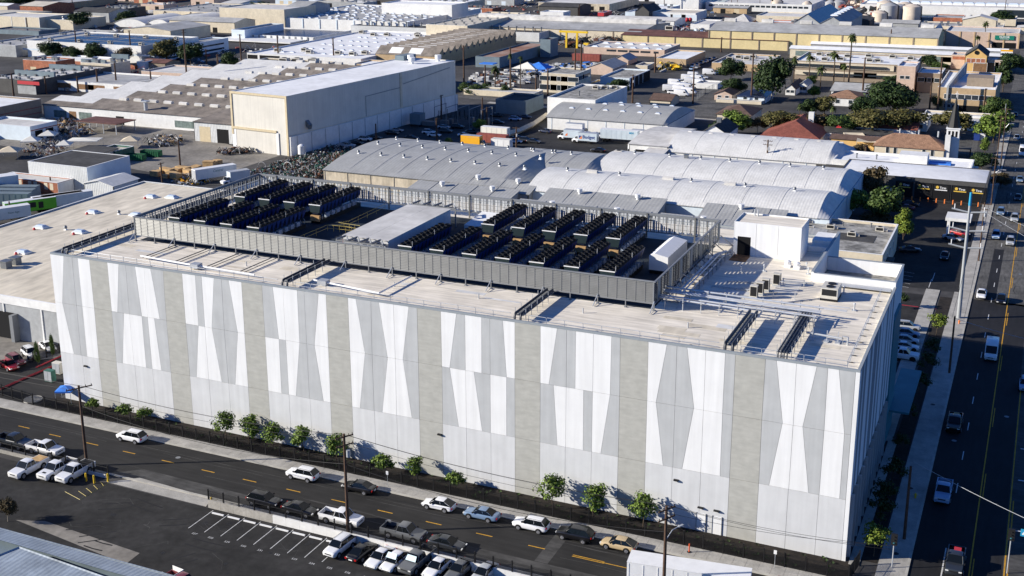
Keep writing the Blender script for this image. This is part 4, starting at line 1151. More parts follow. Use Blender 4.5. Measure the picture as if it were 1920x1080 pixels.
def make_vehicle(kind):
    t = thing('car', '-', 'car')
    k, g, tr = MB(), MB(), MB()
    lamp_y, wheel_r = .62, 1.0
    if kind in ('sedan','hatch'):
        L, W = (4.7,.91) if kind == 'sedan' else (4.4,.89)
        z = [(.0,.72,.28,.62),(.1,.85,.22,.72),(.75,.9,.18,.83),(1.45,W,.18,.90),(2.4,W,.18,.93),(3.5,W,.18,.95),(4.1,.9,.2,.98),(L-.12,.84,.24,.94),(L,.72,.32,.78)]
        k.loft([ring5(x,a,b_,c) for x, a, b_, c in z])
        cab = (1.25,2.1,3.1,4.1) if kind == 'sedan' else (1.1,1.95,3.15,4.28)
        cabin(k, g, cab, .78, .6, .93, 1.45 if kind == 'sedan' else 1.5)
        ax = (.85, 3.55 if kind == 'sedan' else 3.4); zl = .62
    elif kind == 'suv':
        L, W = 4.6, .94
        z = [(.0,.78,.34,.84),(.08,.88,.26,.95),(.9,.93,.22,1.03),(1.35,W,.22,1.06),(2.6,W,.22,1.08),(3.9,W,.22,1.1),(L-.1,.89,.28,1.08),(L,.8,.36,.9)]
        k.loft([ring5(x,a,b_,c) for x, a, b_, c in z])
        cabin(k, g, (1.2,1.9,3.85,4.5), .84, .66, 1.06, 1.7)
        for s in (1,-1): tr.tube([(1.9,s*.6,1.72),(3.8,s*.6,1.72)], .025, 4)
        ax = (.9, 3.6); zl = .78
    elif kind == 'pickup':
        L, W = 5.7, .99
        z = [(.0,.86,.45,.98),(.06,.95,.36,1.1),(.9,.985,.3,1.17),(1.5,W,.3,1.2),(2.6,W,.3,1.2),(3.45,W,.3,1.2)]
        k.loft([ring5(x,a,b_,c) for x, a, b_, c in z])
        cabin(k, g, (1.5,2.1,3.2,3.42), .88, .76, 1.18, 1.92)
        for s in (1,-1): k.box(3.46,L,min(s*.86,s*.98),max(s*.86,s*.98),.42,1.22)
        k.box(L-.08,L,-.858,.858,.42,1.2)
        tr.box(3.47,L-.09,-.855,.855,.6,.68)
        k.box(3.46,3.52,-.855,.855,.69,1.2)
        tr.box(L,L+.12,-.9,.9,.45,.6)
        ax = (1.0, 4.5); zl = .92; wheel_r = 1.2; lamp_y = .72
    elif kind == 'van':
        L, W = 6.0, 1.02
        z = [(.0,.8,.4,.85),(.12,.94,.3,1.05),(.7,1.0,.28,1.25)]
        k.loft([ring5(x,a,b_,c) for x, a, b_, c in z])
        k.loft([ring5(x,a,b_,c,.86) for x, a, b_, c in [(.71,1.0,.28,1.26),(1.5,W,.28,2.5),(1.7,W,.28,2.62),(L-.2,W,.28,2.66),(L,.98,.35,2.55)]])
        g.add([(.72,.84,1.3),(.72,-.84,1.3),(1.42,-.86,2.4),(1.42,.86,2.4)], [(0,1,2,3)])
        g.v = [(x-.03,y,zz+.02) for x, y, zz in g.v]
        for s in (1,-1): g.box(1.2,2.1,min(s*1.0,s*1.026),max(s*1.0,s*1.026),1.4,1.95)
        ax = (.95, 4.7); zl = .85; wheel_r = 1.1; lamp_y = .75
    elif kind in ('boxtruck','stake'):
        L, W = 7.8, 1.1
        z = [(.0,.85,.45,1.0),(.1,.97,.38,1.2),(1.0,1.02,.36,1.35),(1.1,1.05,.36,1.4),(2.1,1.05,.36,1.4)]
        k.loft([ring5(x,a,b_,c) for x, a, b_, c in z])
        cabin(k, g, (.95,1.35,2.0,2.1), .95, .84, 1.38, 2.25)
        tr.box(2.1,L,-.5,.5,.55,.8)
        ax = (1.0, 5.9); zl = .95; wheel_r = 1.35; lamp_y = .8
    tr.box(-.02,.04,-.6,.6,.36,.46)
    if kind in ('suv','pickup','van'): tr.box(-.018,.05,-.45,.45,zl-.16,zl-.02)
    for xa in ax:
        for s in (1,-1):
            yy = s*(W-.02 if kind != 'boxtruck' else 1.03)
            ra = .43*wheel_r
            pts_ = [(xa+ra*math.cos(i*math.pi/9), .33*wheel_r+ra*math.sin(i*math.pi/9)) for i in range(10)]
            tr.add([(p[0],yy+s*.03,p[1]) for p in pts_]+[(xa-ra,yy+s*.03,.24),(xa+ra,yy+s*.03,.24)], [tuple(range(12))])
    body = k.build('body', 'paint_white', t, smooth=45)
    if kind in ('sedan','hatch','suv'):
        sub = body.modifiers.new('rounding', 'SUBSURF')
        sub.levels = sub.render_levels = 1
    g.build('windows', 'glass_dark', t)
    tr.build('trim', 'trim_black', t)
    for x in ax:
        for s in (1,-1):
            o = link('wheel', wheel_me, t, (x, s*(W-.075 if kind not in ('boxtruck',) else .97), .33*wheel_r))
            o.rotation_euler = (0,0,0 if s < 0 else math.pi)
            o.scale = (wheel_r,1.15,wheel_r)
            link('rim', rim_me, o)
    for s in (1,-1):
        MB().box(-.02,.12,s*lamp_y-.17,s*lamp_y+.17,zl-.09,zl+.05).build('headlight', 'lamp_clear', t)
        if kind != 'boxtruck':
            zz = zl+.1
            MB().box(L-.08,L+.015,s*(lamp_y+.06)-.13,s*(lamp_y+.06)+.13,zz-.1,zz+.1).build('taillight', 'lamp_red', t)
        MB().box(1.35,1.5,s*(W+.06)-.08,s*(W+.06)+.08,(1.0 if kind in ('sedan','hatch') else 1.25)-.07,(1.0 if kind in ('sedan','hatch') else 1.25)+.08).build('mirror', 'trim_black', t)
    MB().box(L-.01,L+.025,-.26,.26,.55,.68).build('number_plate', 'white_trim', t)
    t['L'] = L
    return t
VP = {}
CATN = dict(sedan='car', hatch='car', suv='car', pickup='pickup truck', van='van', boxtruck='truck')
NAM = dict(sedan='car', hatch='car', suv='car', pickup='pickup_truck', van='van', boxtruck='box_truck')
PROTOS = {k: None for k in NAM}
def vehicle(kind, col, x, y, hd, label, group=None, box=None, blen=5.6, bh=2.5, scale=1.0, centre=True):
    """hd: degrees of the travel direction; x, y is the middle of the vehicle"""
    if PROTOS[kind] is None:
        PROTOS[kind] = make_vehicle(kind)
        VP[kind] = PROTOS[kind]['L']; del PROTOS[kind]['L']
        t = PROTOS[kind]
    else: t = copy_tree(PROTOS[kind], far=0 if y < 60 else 1 if y < 260 else 2)
    t.name = NAM[kind]
    L = VP[kind]*scale
    a = math.radians(hd)
    t.location = (x+math.cos(a)*L/2, y+math.sin(a)*L/2, 0.012)
    t.rotation_euler = (0,0,a+math.pi)
    t.scale = (scale,)*3
    t['label'], t['category'] = label, CATN[kind]
    if 'group' in t: del t['group']
    if group: t['group'] = group
    for ch in t.children:
        if ch.name.split('.')[0] == 'body':
            ch.material_slots[0].link = 'OBJECT'
            ch.material_slots[0].material = MAT['paint_'+col]
        if ch.name.split('.')[0] == 'cargo_box': bpy.data.objects.remove(ch)
    if box:
        k = MB().box(2.2,2.2+blen,-1.2,1.2,.85,.85+bh)
        k.build('cargo_box', box, t)
        MB().box(2.18,2.2+blen+.02,-1.22,-1.16,.82,.95).box(2.18,2.2+blen+.02,1.16,1.22,.82,.95).box(2.18,2.22+blen,-1.22,1.22,.85+bh+.003,.9+bh).build('box_rail', 'galvanised', t)
        MB().box(2.205+blen,2.23+blen,-1.05,1.05,1.0,.7+bh).build('rear_door', 'galvanised', t)
    return t
def trailer(label, x, y, hd, L, col, h=2.8, W=2.5, wheels=True, cat='trailer', top='box_white', name='trailer', zb=1.1):
    t = thing(name, label, cat, (x,y,0), math.radians(hd))
    MB().box(-L/2,L/2,-W/2,W/2,zb,zb+h).build('box', col, t)
    MB().box(-L/2-.02,L/2+.02,-W/2-.02,W/2+.02,zb+h,zb+h+.06).build('roof', top, t)
    k = MB()
    for s in (-1,1):
        n = max(3,int(L/1.4))
        for i in range(n): k.box(-L/2+.2+i*(L-.4)/(n-1)-.04,-L/2+.2+i*(L-.4)/(n-1)+.04,s*(W/2+.015)-.02,s*(W/2+.015)+.02,zb+.1,zb+h-.1)
    k.build('ribs', col, t)
    MB().box(-L/2-.03,-L/2-.005,-W/2+.15,W/2-.15,zb+.15,zb+h-.15).build('rear_door', 'galvanised', t)
    if wheels:
        for xx in (-L/2+1.2,-L/2+2.4):
            for s in (-1,1):
                o = link('wheel', wheel_me, t, (xx,s*(W/2-.15),.46)); o.scale = (1.4,1.4,1.4)
                if s > 0: o.rotation_euler = (0,0,math.pi)
        MB().box(L/2-2.2,L/2-2.0,-.8,.8,.0,zb).box(-L/2+.3,L/2-.5,-.5,.5,zb-.25,zb).build('landing_gear', 'trim_black', t)
    return t

# ------------------------------------------------------------------ trees, palms, shrubs
def tree_meshes(seed, h, r, leaf, mats, blobs=9, per=150, ls=.42, trunk=.12, bark='bark', low=.35, flat=.75):
    q = random.Random(seed)
    k = MB()
    th = h*low
    lean = (q.uniform(-.1,.1)*h*.3, q.uniform(-.1,.1)*h*.3)
    k.tube([(0,0,-.1),(lean[0]*.4,lean[1]*.4,th*.6),(lean[0],lean[1],th)], trunk*h*.22, 7, r2=trunk*h*.15)
    cs = []
    for i in range(blobs):
        a = q.uniform(0,2*math.pi); rr = r*math.sqrt(q.uniform(0.02,.62)) ; z = th+(h-th)*q.uniform(.25,.82)
        s = r*q.uniform(.32,.55)*(1.1-.35*(z-th)/(h-th))
        rr *= (1.15-.55*abs((z-th)/(h-th)-.4)*1.4)
        cs.append((lean[0]+rr*math.cos(a), lean[1]+rr*math.sin(a), z, s))
    cs.append((lean[0],lean[1],h-r*.35,r*.45))
    for c in cs[:7]: k.tube([(lean[0],lean[1],th*.9),(lean[0]*.6+c[0]*.4,lean[1]*.6+c[1]*.4,th+(c[2]-th)*.55),(c[0],c[1],c[2])], trunk*h*.09, 5, r2=trunk*h*.02)
    tm = k.mesh('trunk', [bark], smooth=60)
    k = MB()
    for cx, cy, cz, s in cs:
        for i in range(per):
            d = Vector((q.gauss(0,1),q.gauss(0,1),q.gauss(0,1))).normalized()
            rad = s*(q.uniform(.35,1.4) if h < 5 else q.uniform(.5,1.2))
            p = Vector((cx,cy,cz))+Vector((d.x*rad,d.y*rad,d.z*rad*flat))
            if p.z < th*.8: continue
            n_ = (d+Vector((q.uniform(-.7,.7),q.uniform(-.7,.7),q.uniform(-.3,.9)))).normalized()
            u = n_.orthogonal().normalized(); u.rotate(Matrix.Rotation(q.uniform(0,6.28),3,n_)); w = n_.cross(u)
            a = ls*q.uniform(.6,1.3); b_ = a*q.uniform(.5,.8)
            k.add([p-u*a*.5,p-w*b_*.5,p+u*a*.5,p+w*b_*.5+n_*a*.12], [(0,1,2,3)])
    return tm, k.mesh('crown', [leaf])
def palm_meshes(seed, h, fl=2.0, n=26):
    q = random.Random(seed)
    k = MB()
    b_ = q.uniform(-.4,.4)
    k.tube([(0,0,-.1),(b_*.3,0,h*.4),(b_,0,h)], .28, 7, r2=.17)
    tm = k.mesh('trunk', ['bark'], smooth=60)
    k = MB()
    for i in range(n):
        a = q.uniform(0,6.28); el = q.uniform(-1.0,1.25)
        d = Vector((math.cos(a)*math.cos(el),math.sin(a)*math.cos(el),math.sin(el)))
        p = Vector((b_,0,h)); side = d.cross(Vector((0,0,1))).normalized()
        pts = [p+d*fl*t+Vector((0,0,-.55*fl*t*t)) for t in (0,.35,.7,1)]
        for j in range(3):
            w0, w1 = (.14,.4,.32,.03)[j:j+2]
            k.add([pts[j]-side*w0*fl*.5,pts[j]+side*w0*fl*.5,pts[j+1]+side*w1*fl*.5+Vector((0,0,-.12)),pts[j+1]-side*w1*fl*.5+Vector((0,0,-.12))], [(0,1,2,3)])
    return tm, k.mesh('crown', ['leaf_palm'])
TREE = {
 'street': tree_meshes(1, 3.4, 1.3, 'leaf_street', None, 12, 85, .27, .07, low=.3),
 'street2': tree_meshes(2, 3.2, 1.25, 'leaf_street', None, 11, 85, .27, .07, low=.25),
 'bush': tree_meshes(3, 1.7, .9, 'leaf_street', None, 7, 70, .26, .07, low=.12),
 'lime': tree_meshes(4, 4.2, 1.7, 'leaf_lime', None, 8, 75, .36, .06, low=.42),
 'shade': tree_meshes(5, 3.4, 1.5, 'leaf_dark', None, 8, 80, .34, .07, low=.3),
 'round': tree_meshes(6, 9.0, 5.2, 'leaf_mid', None, 20, 330, .75, .1, low=.25),
 'big': tree_meshes(7, 14.0, 6.6, 'leaf_dark', None, 26, 300, .95, .1, 'bark_pale', low=.22, flat=.95),
 'olive': tree_meshes(8, 8.0, 4.4, 'leaf_olive', None, 18, 230, .62, .1, 'bark_pale', low=.45),
 'brown': tree_meshes(9, 7.0, 3.8, 'leaf_brown', None, 16, 230, .6, .1, 'bark_pale', low=.35),
 'mid': tree_meshes(10, 8.0, 3.8, 'leaf_mid', None, 18, 260, .65, .1, low=.22, flat=.95),
 'col': tree_meshes(11, 11.0, 2.7, 'leaf_mid', None, 18, 230, .6, .08, low=.12, flat=1.3),
 'hedge': tree_meshes(12, 2.6, 2.1, 'leaf_mid', None, 9, 130, .36, .06, low=.12),
 'dome': tree_meshes(21, 10.0, 7.0, 'leaf_dark', None, 36, 420, .85, .1, low=.2, flat=.8),
 'palm': palm_meshes(13, 13.0, 2.3), 'palm2': palm_meshes(14, 9.0, 2.7, 30), 'fanpalm': palm_meshes(15, 16.0, 1.9, 30)}
TH = dict(street=3.4,street2=3.2,bush=1.7,lime=4.2,shade=3.4,round=9,big=14,olive=8,brown=7,mid=8,col=11,hedge=2.6,dome=10,palm=14.4,palm2=10.6,fanpalm=17.3)
TR = dict(street=1.15,street2=1.1,bush=.9,lime=1.7,shade=1.5,round=5.2,big=6.6,olive=4.4,brown=3.8,mid=3.8,col=2.7,hedge=2.1,dome=7.0)
def tree(kind, pos, h, label, w=None, rz=None, group=None, leaf=None):
    name = 'palm_tree' if 'palm' in kind else ('shrub' if kind in ('bush','hedge') else 'tree')
    t = thing(name, label, 'palm tree' if 'palm' in kind else ('shrub' if kind in ('bush','hedge') else 'tree'), (pos[0],pos[1],0), rnd.uniform(0,6.28) if rz is None else rz, group)
    s = h/TH[kind]
    sw = s if w is None else w/(2*TR[kind])
    t.scale = (sw,sw,s)
    tm, cm = TREE[kind]
    link('trunk', tm, t)
    c = link('crown', cm, t)
    if leaf:
        c.material_slots[0].link = 'OBJECT'; c.material_slots[0].material = MAT[leaf]
    return t

# ------------------------------------------------------------------ poles and lines
def utility_pole(x, y, h, label, arms=1, transformer=False, lamp=False, ang=90, m='wood_pole', group='utility poles', r=.17, al=2.4):
    t = thing('utility_pole', label, 'utility pole', (x,y,0), math.radians(ang), group)
    MB().cyl(0,0,0,h,r,9,0,r*.7).build('pole', m, t, smooth=60)
    for i in range(arms):
        z = h-.35-i*1.1
        MB().box(-al/2,al/2,-.16,-.04,z-.07,z+.07).build('crossarm', m, t)
        k = MB()
        for xx in (-al/2+.12,-al/4,al/4,al/2-.12): k.cyl(xx,-.1,z+.07,z+.3,.05,6)
        tag(k.build('insulators', 'trim_black', t), kind='stuff')
    if transformer:
        MB().cyl(.32,-.3,h-3.0,h-2.1,.26,10).build('transformer', 'galvanised', t, smooth=60)
    if lamp:
        MB().tube([(0,0,h*.66),(1.0,.0,h*.74),(2.0,.0,h*.75)],.05,5).box(1.9,2.6,-.12,.12,h*.75-.08,h*.75+.06).build('street_lamp', 'galvanised', t)
    return t
def power_line(a, b_, sag, label, r=.022, m='trim_black'):
    a, b_ = Vector(a), Vector(b_)
    pts = [a.lerp(b_, i/14)+Vector((0,0,-4*sag*(i/14)*(1-i/14))) for i in range(15)]
    return tag(MB().tube(pts, r, 4).build('power_line', m), label, 'power line', 'overhead lines')
def fence(label, pts, h, spacing=.13, post=2.4, base=0.0, m='black_metal', mesh=False, name='fence', group=None, pr=.026):
    t = thing(name, label, 'fence', (pts[0][0],pts[0][1],0), group=group, world=True)
    for a, b_ in zip(pts, pts[1:]):
        a, b_ = Vector((*a,base)), Vector((*b_,base)); d = b_-a; ln = d.length; d.normalize()
        n = max(1, round(ln/post))
        for i in range(n+1):
            p = a+d*(i*ln/n)
            MB().box(p.x-.07,p.x+.07,p.y-.07,p.y+.07,base-.05,base+h+.15).build('post', m, t)
        k = MB()
        for z in (.25,h-.25): k.tube([a+Vector((0,0,z)),b_+Vector((0,0,z))],.025,4)
        k.build('rail', m, t)
        k = MB()
        x = spacing
        while x < ln:
            p = a+d*x
            k.tube([p+Vector((0,0,.05)),p+Vector((0,0,h))], pr, 4)
            x += spacing
        tag(k.build('pickets', m, t), kind='stuff')
    return t

# ------------------------------------------------------------------ street furniture and greenery in front
f1 = fence('long black picket fence between the pavement and the planting bed of the data centre', [(-2.5,-4.32),(121.0,-4.32)], 1.9)
fence('short black picket fence returning to the facade at the avenue corner', [(121.0,-4.3),(121.6,-0.4)], 1.9)
fence('black picket fence on the white wall of the lower car park', [(43.0,-19.75),(112,-19.75)], 1.3, base=1.1)
fence('black picket fence beside the three parked white pickups', [(-2,-18.75),(25.4,-18.75)], 1.5, base=.3)
wl_ = thing('boundary_wall', 'low white wall topped by a fence along the lower car park', 'wall', (80,-19.8,0), world=True)
for i in range(35): MB().box(43.0+i*2+.01,45.0+i*2-.01,-19.95,-19.7,0,1.1).build('block', 'w_white' if i > 4 else 'concrete', wl_)
wl2 = thing('boundary_wall', 'short low wall behind the three parked white pickups', 'wall', (12,-18.8,0), world=True)
for i in range(13): MB().box(-1+i*2+.01,1+i*2-.01,-18.9,-18.65,0,.5).build('block', 'w_white' if i > 8 else 'concrete', wl2)
for i, p in enumerate([(21.41,-20.4),(23.22,-20.63),(24.66,-20.67),(26.05,-19.54),(43.08,-19.32)]):
    t = MB().cyl(0,0,0,1.15,.13,10).cyl(0,0,1.15,1.22,.13,10,0,.06).mesh('bollard', ['bollard_yellow'], smooth=50)
    tag(link('bollard', t, None, (p[0],p[1],0)), f'yellow steel bollard, {ORD[i]} from the left along the lower car park entrance', 'bollard', 'yellow bollards at the car park gate')
for i, (p, k_, h) in enumerate(zip([(7.6,-0.14),(13.81,-0.5),(17.91,0.01),(32.78,0.31),(36.89,-0.27),(40.96,-0.81),(45.99,-0.87),(51.48,-1.04),(58.79,0.39),(63.71,0.09),(69.82,0.21),(83.86,-0.73),(89.4,-0.89),(95.91,-0.69)],
        ['bush','bush','bush','street','street2','street','street2','street','bush','street2','bush','street','street2','street'], [2.2,2.4,2.5,4.5,4.5,4.3,4.5,4.4,2.9,3.4,2.5,4.9,4.6,4.8])):
    lb = f'small leafy {"shrub" if k_=="bush" else "tree"}, {ORD[i]} plant from the left below the panel facade'
    tree(k_, (p[0], -2.3), h, lb, group='young trees in the strip below the facade')
ground_cover = MB()
q = random.Random(5)
for i in range(420):
    x, y = q.uniform(-1,120), q.uniform(-4.0,-.5)
    if (x*7.3) % 9 > 5.5: continue
    s = q.uniform(.12,.38)
    for j in range(7):
        a = q.uniform(0,6.28)
        ground_cover.add([(x,y,.02),(x+s*math.cos(a),y+s*math.sin(a),s*.7),(x+s*math.cos(a+.6),y+s*math.sin(a+.6),s*.9)], [(0,1,2)])
tag(ground_cover.build('ground_cover', 'leaf_dark'), 'low dark ground cover plants in the bed below the facade', 'plants', kind='stuff')
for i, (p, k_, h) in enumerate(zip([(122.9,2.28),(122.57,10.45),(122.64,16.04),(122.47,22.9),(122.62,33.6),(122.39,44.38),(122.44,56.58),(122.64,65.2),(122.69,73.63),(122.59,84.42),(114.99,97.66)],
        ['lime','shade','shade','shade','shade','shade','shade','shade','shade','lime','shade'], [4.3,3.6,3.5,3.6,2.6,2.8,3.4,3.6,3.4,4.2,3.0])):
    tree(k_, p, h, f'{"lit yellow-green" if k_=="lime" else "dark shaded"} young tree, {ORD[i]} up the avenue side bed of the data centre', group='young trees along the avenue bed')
utility_pole(20.0,-17.0,12.0,'tall wooden pole with long crossarm at the left end of the street',1,ang=60,al=3.6,r=.22)
utility_pole(62.9,-18.1,13.3,'wooden pole with two crossarms and transformer beside a parked white pickup',2,True,ang=60,r=.22)
utility_pole(103.2,-17.9,12.3,'wooden pole with two crossarms behind the white trailer roof',2,ang=60,lamp=True,r=.22)
for z, dx, nm in ((11.6,-.8,'nearest'),(11.6,.8,'middle'),(11.2,1.4,'farthest')):
    power_line((-60,-15.5+dx,z-.5),(20,-17+dx,z),.8,f'thin overhead line over the left part of the street, {nm} of three')
    power_line((20,-17+dx,z),(62.9,-18.1+dx,z+1.2),.9,f'thin overhead line between the two left street poles, {nm} of three')
    power_line((62.9,-18.1+dx,z+1.2),(103.2,-17.9+dx,z+.4),.9,f'thin overhead line between the two right street poles, {nm} of three')
    power_line((103.2,-17.9+dx,z+.4),(126,-14,z-.8),.6,f'thin overhead line from the right street pole to the avenue, {nm} of three')
power_line((20,-17,9),(62.9,-18.1,9.3),1.5,'thick sagging cable below the overhead lines, left span',.035)
power_line((62.9,-18.1,9.3),(103.2,-17.9,9.2),1.5,'thick sagging cable below the overhead lines, right span',.035)
power_line((126.2,66.7,9.6),(150,58,10),.8,'pale sagging cable across the avenue in the building shadow',.03,'galvanised')
power_line((125.7,10,9.6),(150,-6,9.5),.6,'pale sagging cable across the avenue close to the corner',.03,'galvanised')
# canopy tent and street sign plates
def tent(label, x, y, w, d, h, m, rz=0.0, legs=True, top=1.0):
    t = thing('canopy_tent', label, 'tent', (x,y,0), rz)
    MB().add([(-w/2,-d/2,h),(w/2,-d/2,h),(w/2,d/2,h),(-w/2,d/2,h),(0,0,h+top),(-w/2,-d/2,h-.25),(w/2,-d/2,h-.25),(w/2,d/2,h-.25),(-w/2,d/2,h-.25)],
             [(0,1,4),(1,2,4),(2,3,4),(3,0,4),(5,6,1,0),(6,7,2,1),(7,8,3,2),(8,5,0,3)]).build('cover', m, t)
    for sx in (-1,1):
        for sy in (-1,1): MB().cyl(sx*(w/2-.05),sy*(d/2-.05),0,h,.04,6).build('leg', 'galvanised', t)
    return t
tent('bright blue canopy tent behind the fence at the left end of the facade', *(0.96,-0.8), 2.5, 2.5, 2.1, 'tarp_blue', .4, top=.6)
def sign_post(label, x, y, h, w, hh, m, words=None, wm='white_trim'):
    t = thing('street_sign', label, 'sign', (x,y,0))
    MB().cyl(0,0,0,h,.03,6).build('post', 'galvanised', t)
    MB().box(-w/2,w/2,-.05,-.032,h-hh,h).build('plate', m, t)
    return t
sign_post('small white parking sign on a post beside the parked black saloon', *(61.51,-5.65), 2.4,.35,.5,'white_trim')
sign_post('small white sign on a post near the avenue end of the fence', *(112.73,-4.98), 2.4,.35,.5,'white_trim')
tag(MB().cyl(0,0,0,.06,.25,8,1).cyl(0,0,.06,1.1,.08,8,0).build('traffic_post', ['orange_plastic','trim_black'], loc=(*(102.72,-5.66),.13)), 'orange traffic post on the pavement near the red kerb', 'traffic post')
hydr = thing('fire_hydrant', 'small yellow fire hydrant on the avenue pavement near the corner pole', 'hydrant', (*(125.8,19.48),.13))
MB().cyl(0,0,0,.55,.12,10).cyl(0,0,.55,.72,.14,10,0,.03).build('barrel', 'bollard_yellow', hydr, smooth=50)
MB().tube([(-.24,0,.42),(.24,0,.42)],.06,6).build('nozzles', 'bollard_yellow', hydr)
hydr2 = thing('fire_hydrant', 'orange-yellow fire hydrant beside the tall steel pole', 'hydrant', (*(125.83,92.57),.13))
MB().cyl(0,0,0,.55,.12,10).cyl(0,0,.55,.72,.14,10,0,.03).build('barrel', 'sign_orange', hydr2, smooth=50)
MB().tube([(-.24,0,.42),(.24,0,.42)],.06,6).build('nozzles', 'sign_orange', hydr2)
# traffic signals at the corner
for (x, y), h, lb in (((125.17,0.57),4.4,'black traffic signal with a green light on the corner post'),((137.38,4.89),5.6,'black traffic signal hanging in front of the crossing, beside white arrow signs')):
    t = thing('traffic_signal', lb, 'traffic signal', (x,y,0))
    MB().cyl(0,0,0,h,.07,8).build('post', 'galvanised', t)
    MB().box(-.35,.35,-.2,.1,h-1.3,h+.1).build('housing', 'trim_black', t)
    for i, m in enumerate(('lamp_red','box_yellow','teal_canopy')): MB().cyl(0,0,0,.08,.11,10).build('lens', m if i == 2 else 'trim_black', t).location = (0,-.25,h-.2-i*.4)
    if h > 5:
        MB().tube([(0,0,h-.1),(3.4,.2,h+.15)],.06,6).build('arm', 'galvanised', t)
        MB().box(.9,1.65,-.06,-.03,h-.55,h+.35).build('sign_plate', 'sign_blue', t)
        MB().box(1.9,2.7,-.06,-.03,h-.55,h+.3).build('sign_plate', 'white_trim', t)
        MB().add([(1.05,-.07,h-.3),(1.2,-.07,h-.4),(1.5,-.07,h+.1),(1.3,-.07,h+.15)], [(0,1,2,3)]).build('arrow', 'white_trim', t)
# avenue poles
utility_pole(125.7,8.0,9.8,'dark wooden pole standing in the building shadow close to the corner',0,group='utility poles',r=.2)
utility_pole(126.2,66.7,9.9,'dark wooden pole on the avenue pavement at the shadow edge',0,r=.2)
sp = thing('steel_pole', 'very tall pale steel transmission pole with arms beside the avenue', 'steel pole', (125.5,95.9,0))
MB().cyl(0,0,0,24.0,.4,14,0,.2).build('pole', 'steel_pole', sp, smooth=60)
for z in (13.6, 16.8, 20.3):
    MB().tube([(-3.0,0,z+.5),(0,0,z),(3.0,0,z+.3)],.16,6).build('arm', 'steel_pole', sp)
    tag(MB().cyl(-2.5,0,z+.5,z+1.4,.08,6).cyl(2.5,0,z+.4,z+1.2,.08,6).build('insulators', 'white_trim', sp), kind='stuff')
MB().cyl(0,0,21.6,24.02,.27,14,0,.23).build('top_cap', 'sign_blue', sp, smooth=60)
utility_pole(126.6,136.4,13.0,'wooden pole with transformer right of the tall steel pole',2,True,ang=0)
utility_pole(126.4,190.0,12.5,'wooden pole with two lamps beside the black garage corner',1,ang=0,lamp=True)
utility_pole(125.4,236,15.5,'tall brown pole beside the church car park, left of a pair',2,ang=0)
utility_pole(126.5,238,17.5,'tall brown pole beside the church car park, right of a pair',1,ang=0,lamp=True)
utility_pole(125.0,285,11.5,'slim pole with curved lamp near the round street tree',0,ang=0,lamp=True,r=.1,m='galvanised')
for z in (11.8,12.4):
    for xa in (125.6,127.4):
        nm = ('lower' if z < 12 else 'upper')+(' left' if xa < 126 else ' right')
        power_line((xa,136.4,z),(xa,190,z-.2),.7,f'dark overhead line between garage corner and transformer pole, {nm}'); power_line((xa,190,z-.2),(xa-.8,236,z+1.5),.7,f'dark overhead line from garage corner to the church poles, {nm}')
        power_line((xa,136.4,z),(xa+.2,66.7,9.6),1.0,f'dark overhead line from the transformer pole to the shadow edge pole, {nm}')
power_line((126.6,136.4,11),(152,100,9),.8,'pale cable crossing the sunlit avenue',.03,'galvanised')
power_line((126.6,136.4,12),(152,112,10),.8,'pale cable crossing the sunlit avenue, upper one',.03,'galvanised')

# ------------------------------------------------------------------ vehicles
G1 = 'cars parked along the street'
for k_, c, (x, y), hd, lb in (
    ('suv','white',(20.29,-6.41),180,'white SUV with dark roof window parked below the left tree group'),
    ('suv','white',(49.7,-6.47),180,'white SUV parked at the kerb ahead of a black saloon'),
    ('sedan','black',(58.57,-6.79),180,'black saloon with pale wheels parked near the middle pole'),
    ('hatch','white',(70.41,-6.86),180,'white hatchback with black wheels ahead of a blue-grey saloon'),
    ('sedan','blue',(76.54,-6.76),180,'blue-grey saloon parked behind a white hatchback'),
    ('suv','white',(83.28,-6.16),180,'white SUV with silver roof ahead of a black SUV'),
    ('suv','black',(89.12,-6.32),180,'black SUV parked ahead of a gold hatchback'),
    ('hatch','gold',(94.72,-6.5),180,'gold hatchback at the end of the kerb row near the white trailer')):
    vehicle(k_, c, x, -8.0, hd, lb, G1)
for k_, c, (x, y), hd, lb in (
    ('pickup','dark',(5.73,-16.77),0,'dark grey pickup with light bar entering at the left edge'),
    ('pickup','white',(11.73,-15.65),0,'white pickup with empty bed parked ahead of a dark pickup'),
    ('suv','black',(49.17,-16.15),0,'black SUV parked ahead of the open gate of the lower lot'),
    ('sedan','black',(54.64,-16.35),0,'black saloon parked between a black SUV and a white pickup'),
    ('pickup','white',(60.84,-15.7),0,'white pickup with open bed beside the middle street pole'),
    ('pickup','grey',(69.78,-16.36),0,'grey double cab pickup parked behind the lower picket fence'),
    ('sedan','dark',(75.71,-16.76),0,'dark slate saloon at the front of the fence side row')):
    vehicle(k_, c, x, -16.3, hd, lb, G1)
G2 = 'cars in the lower car park'
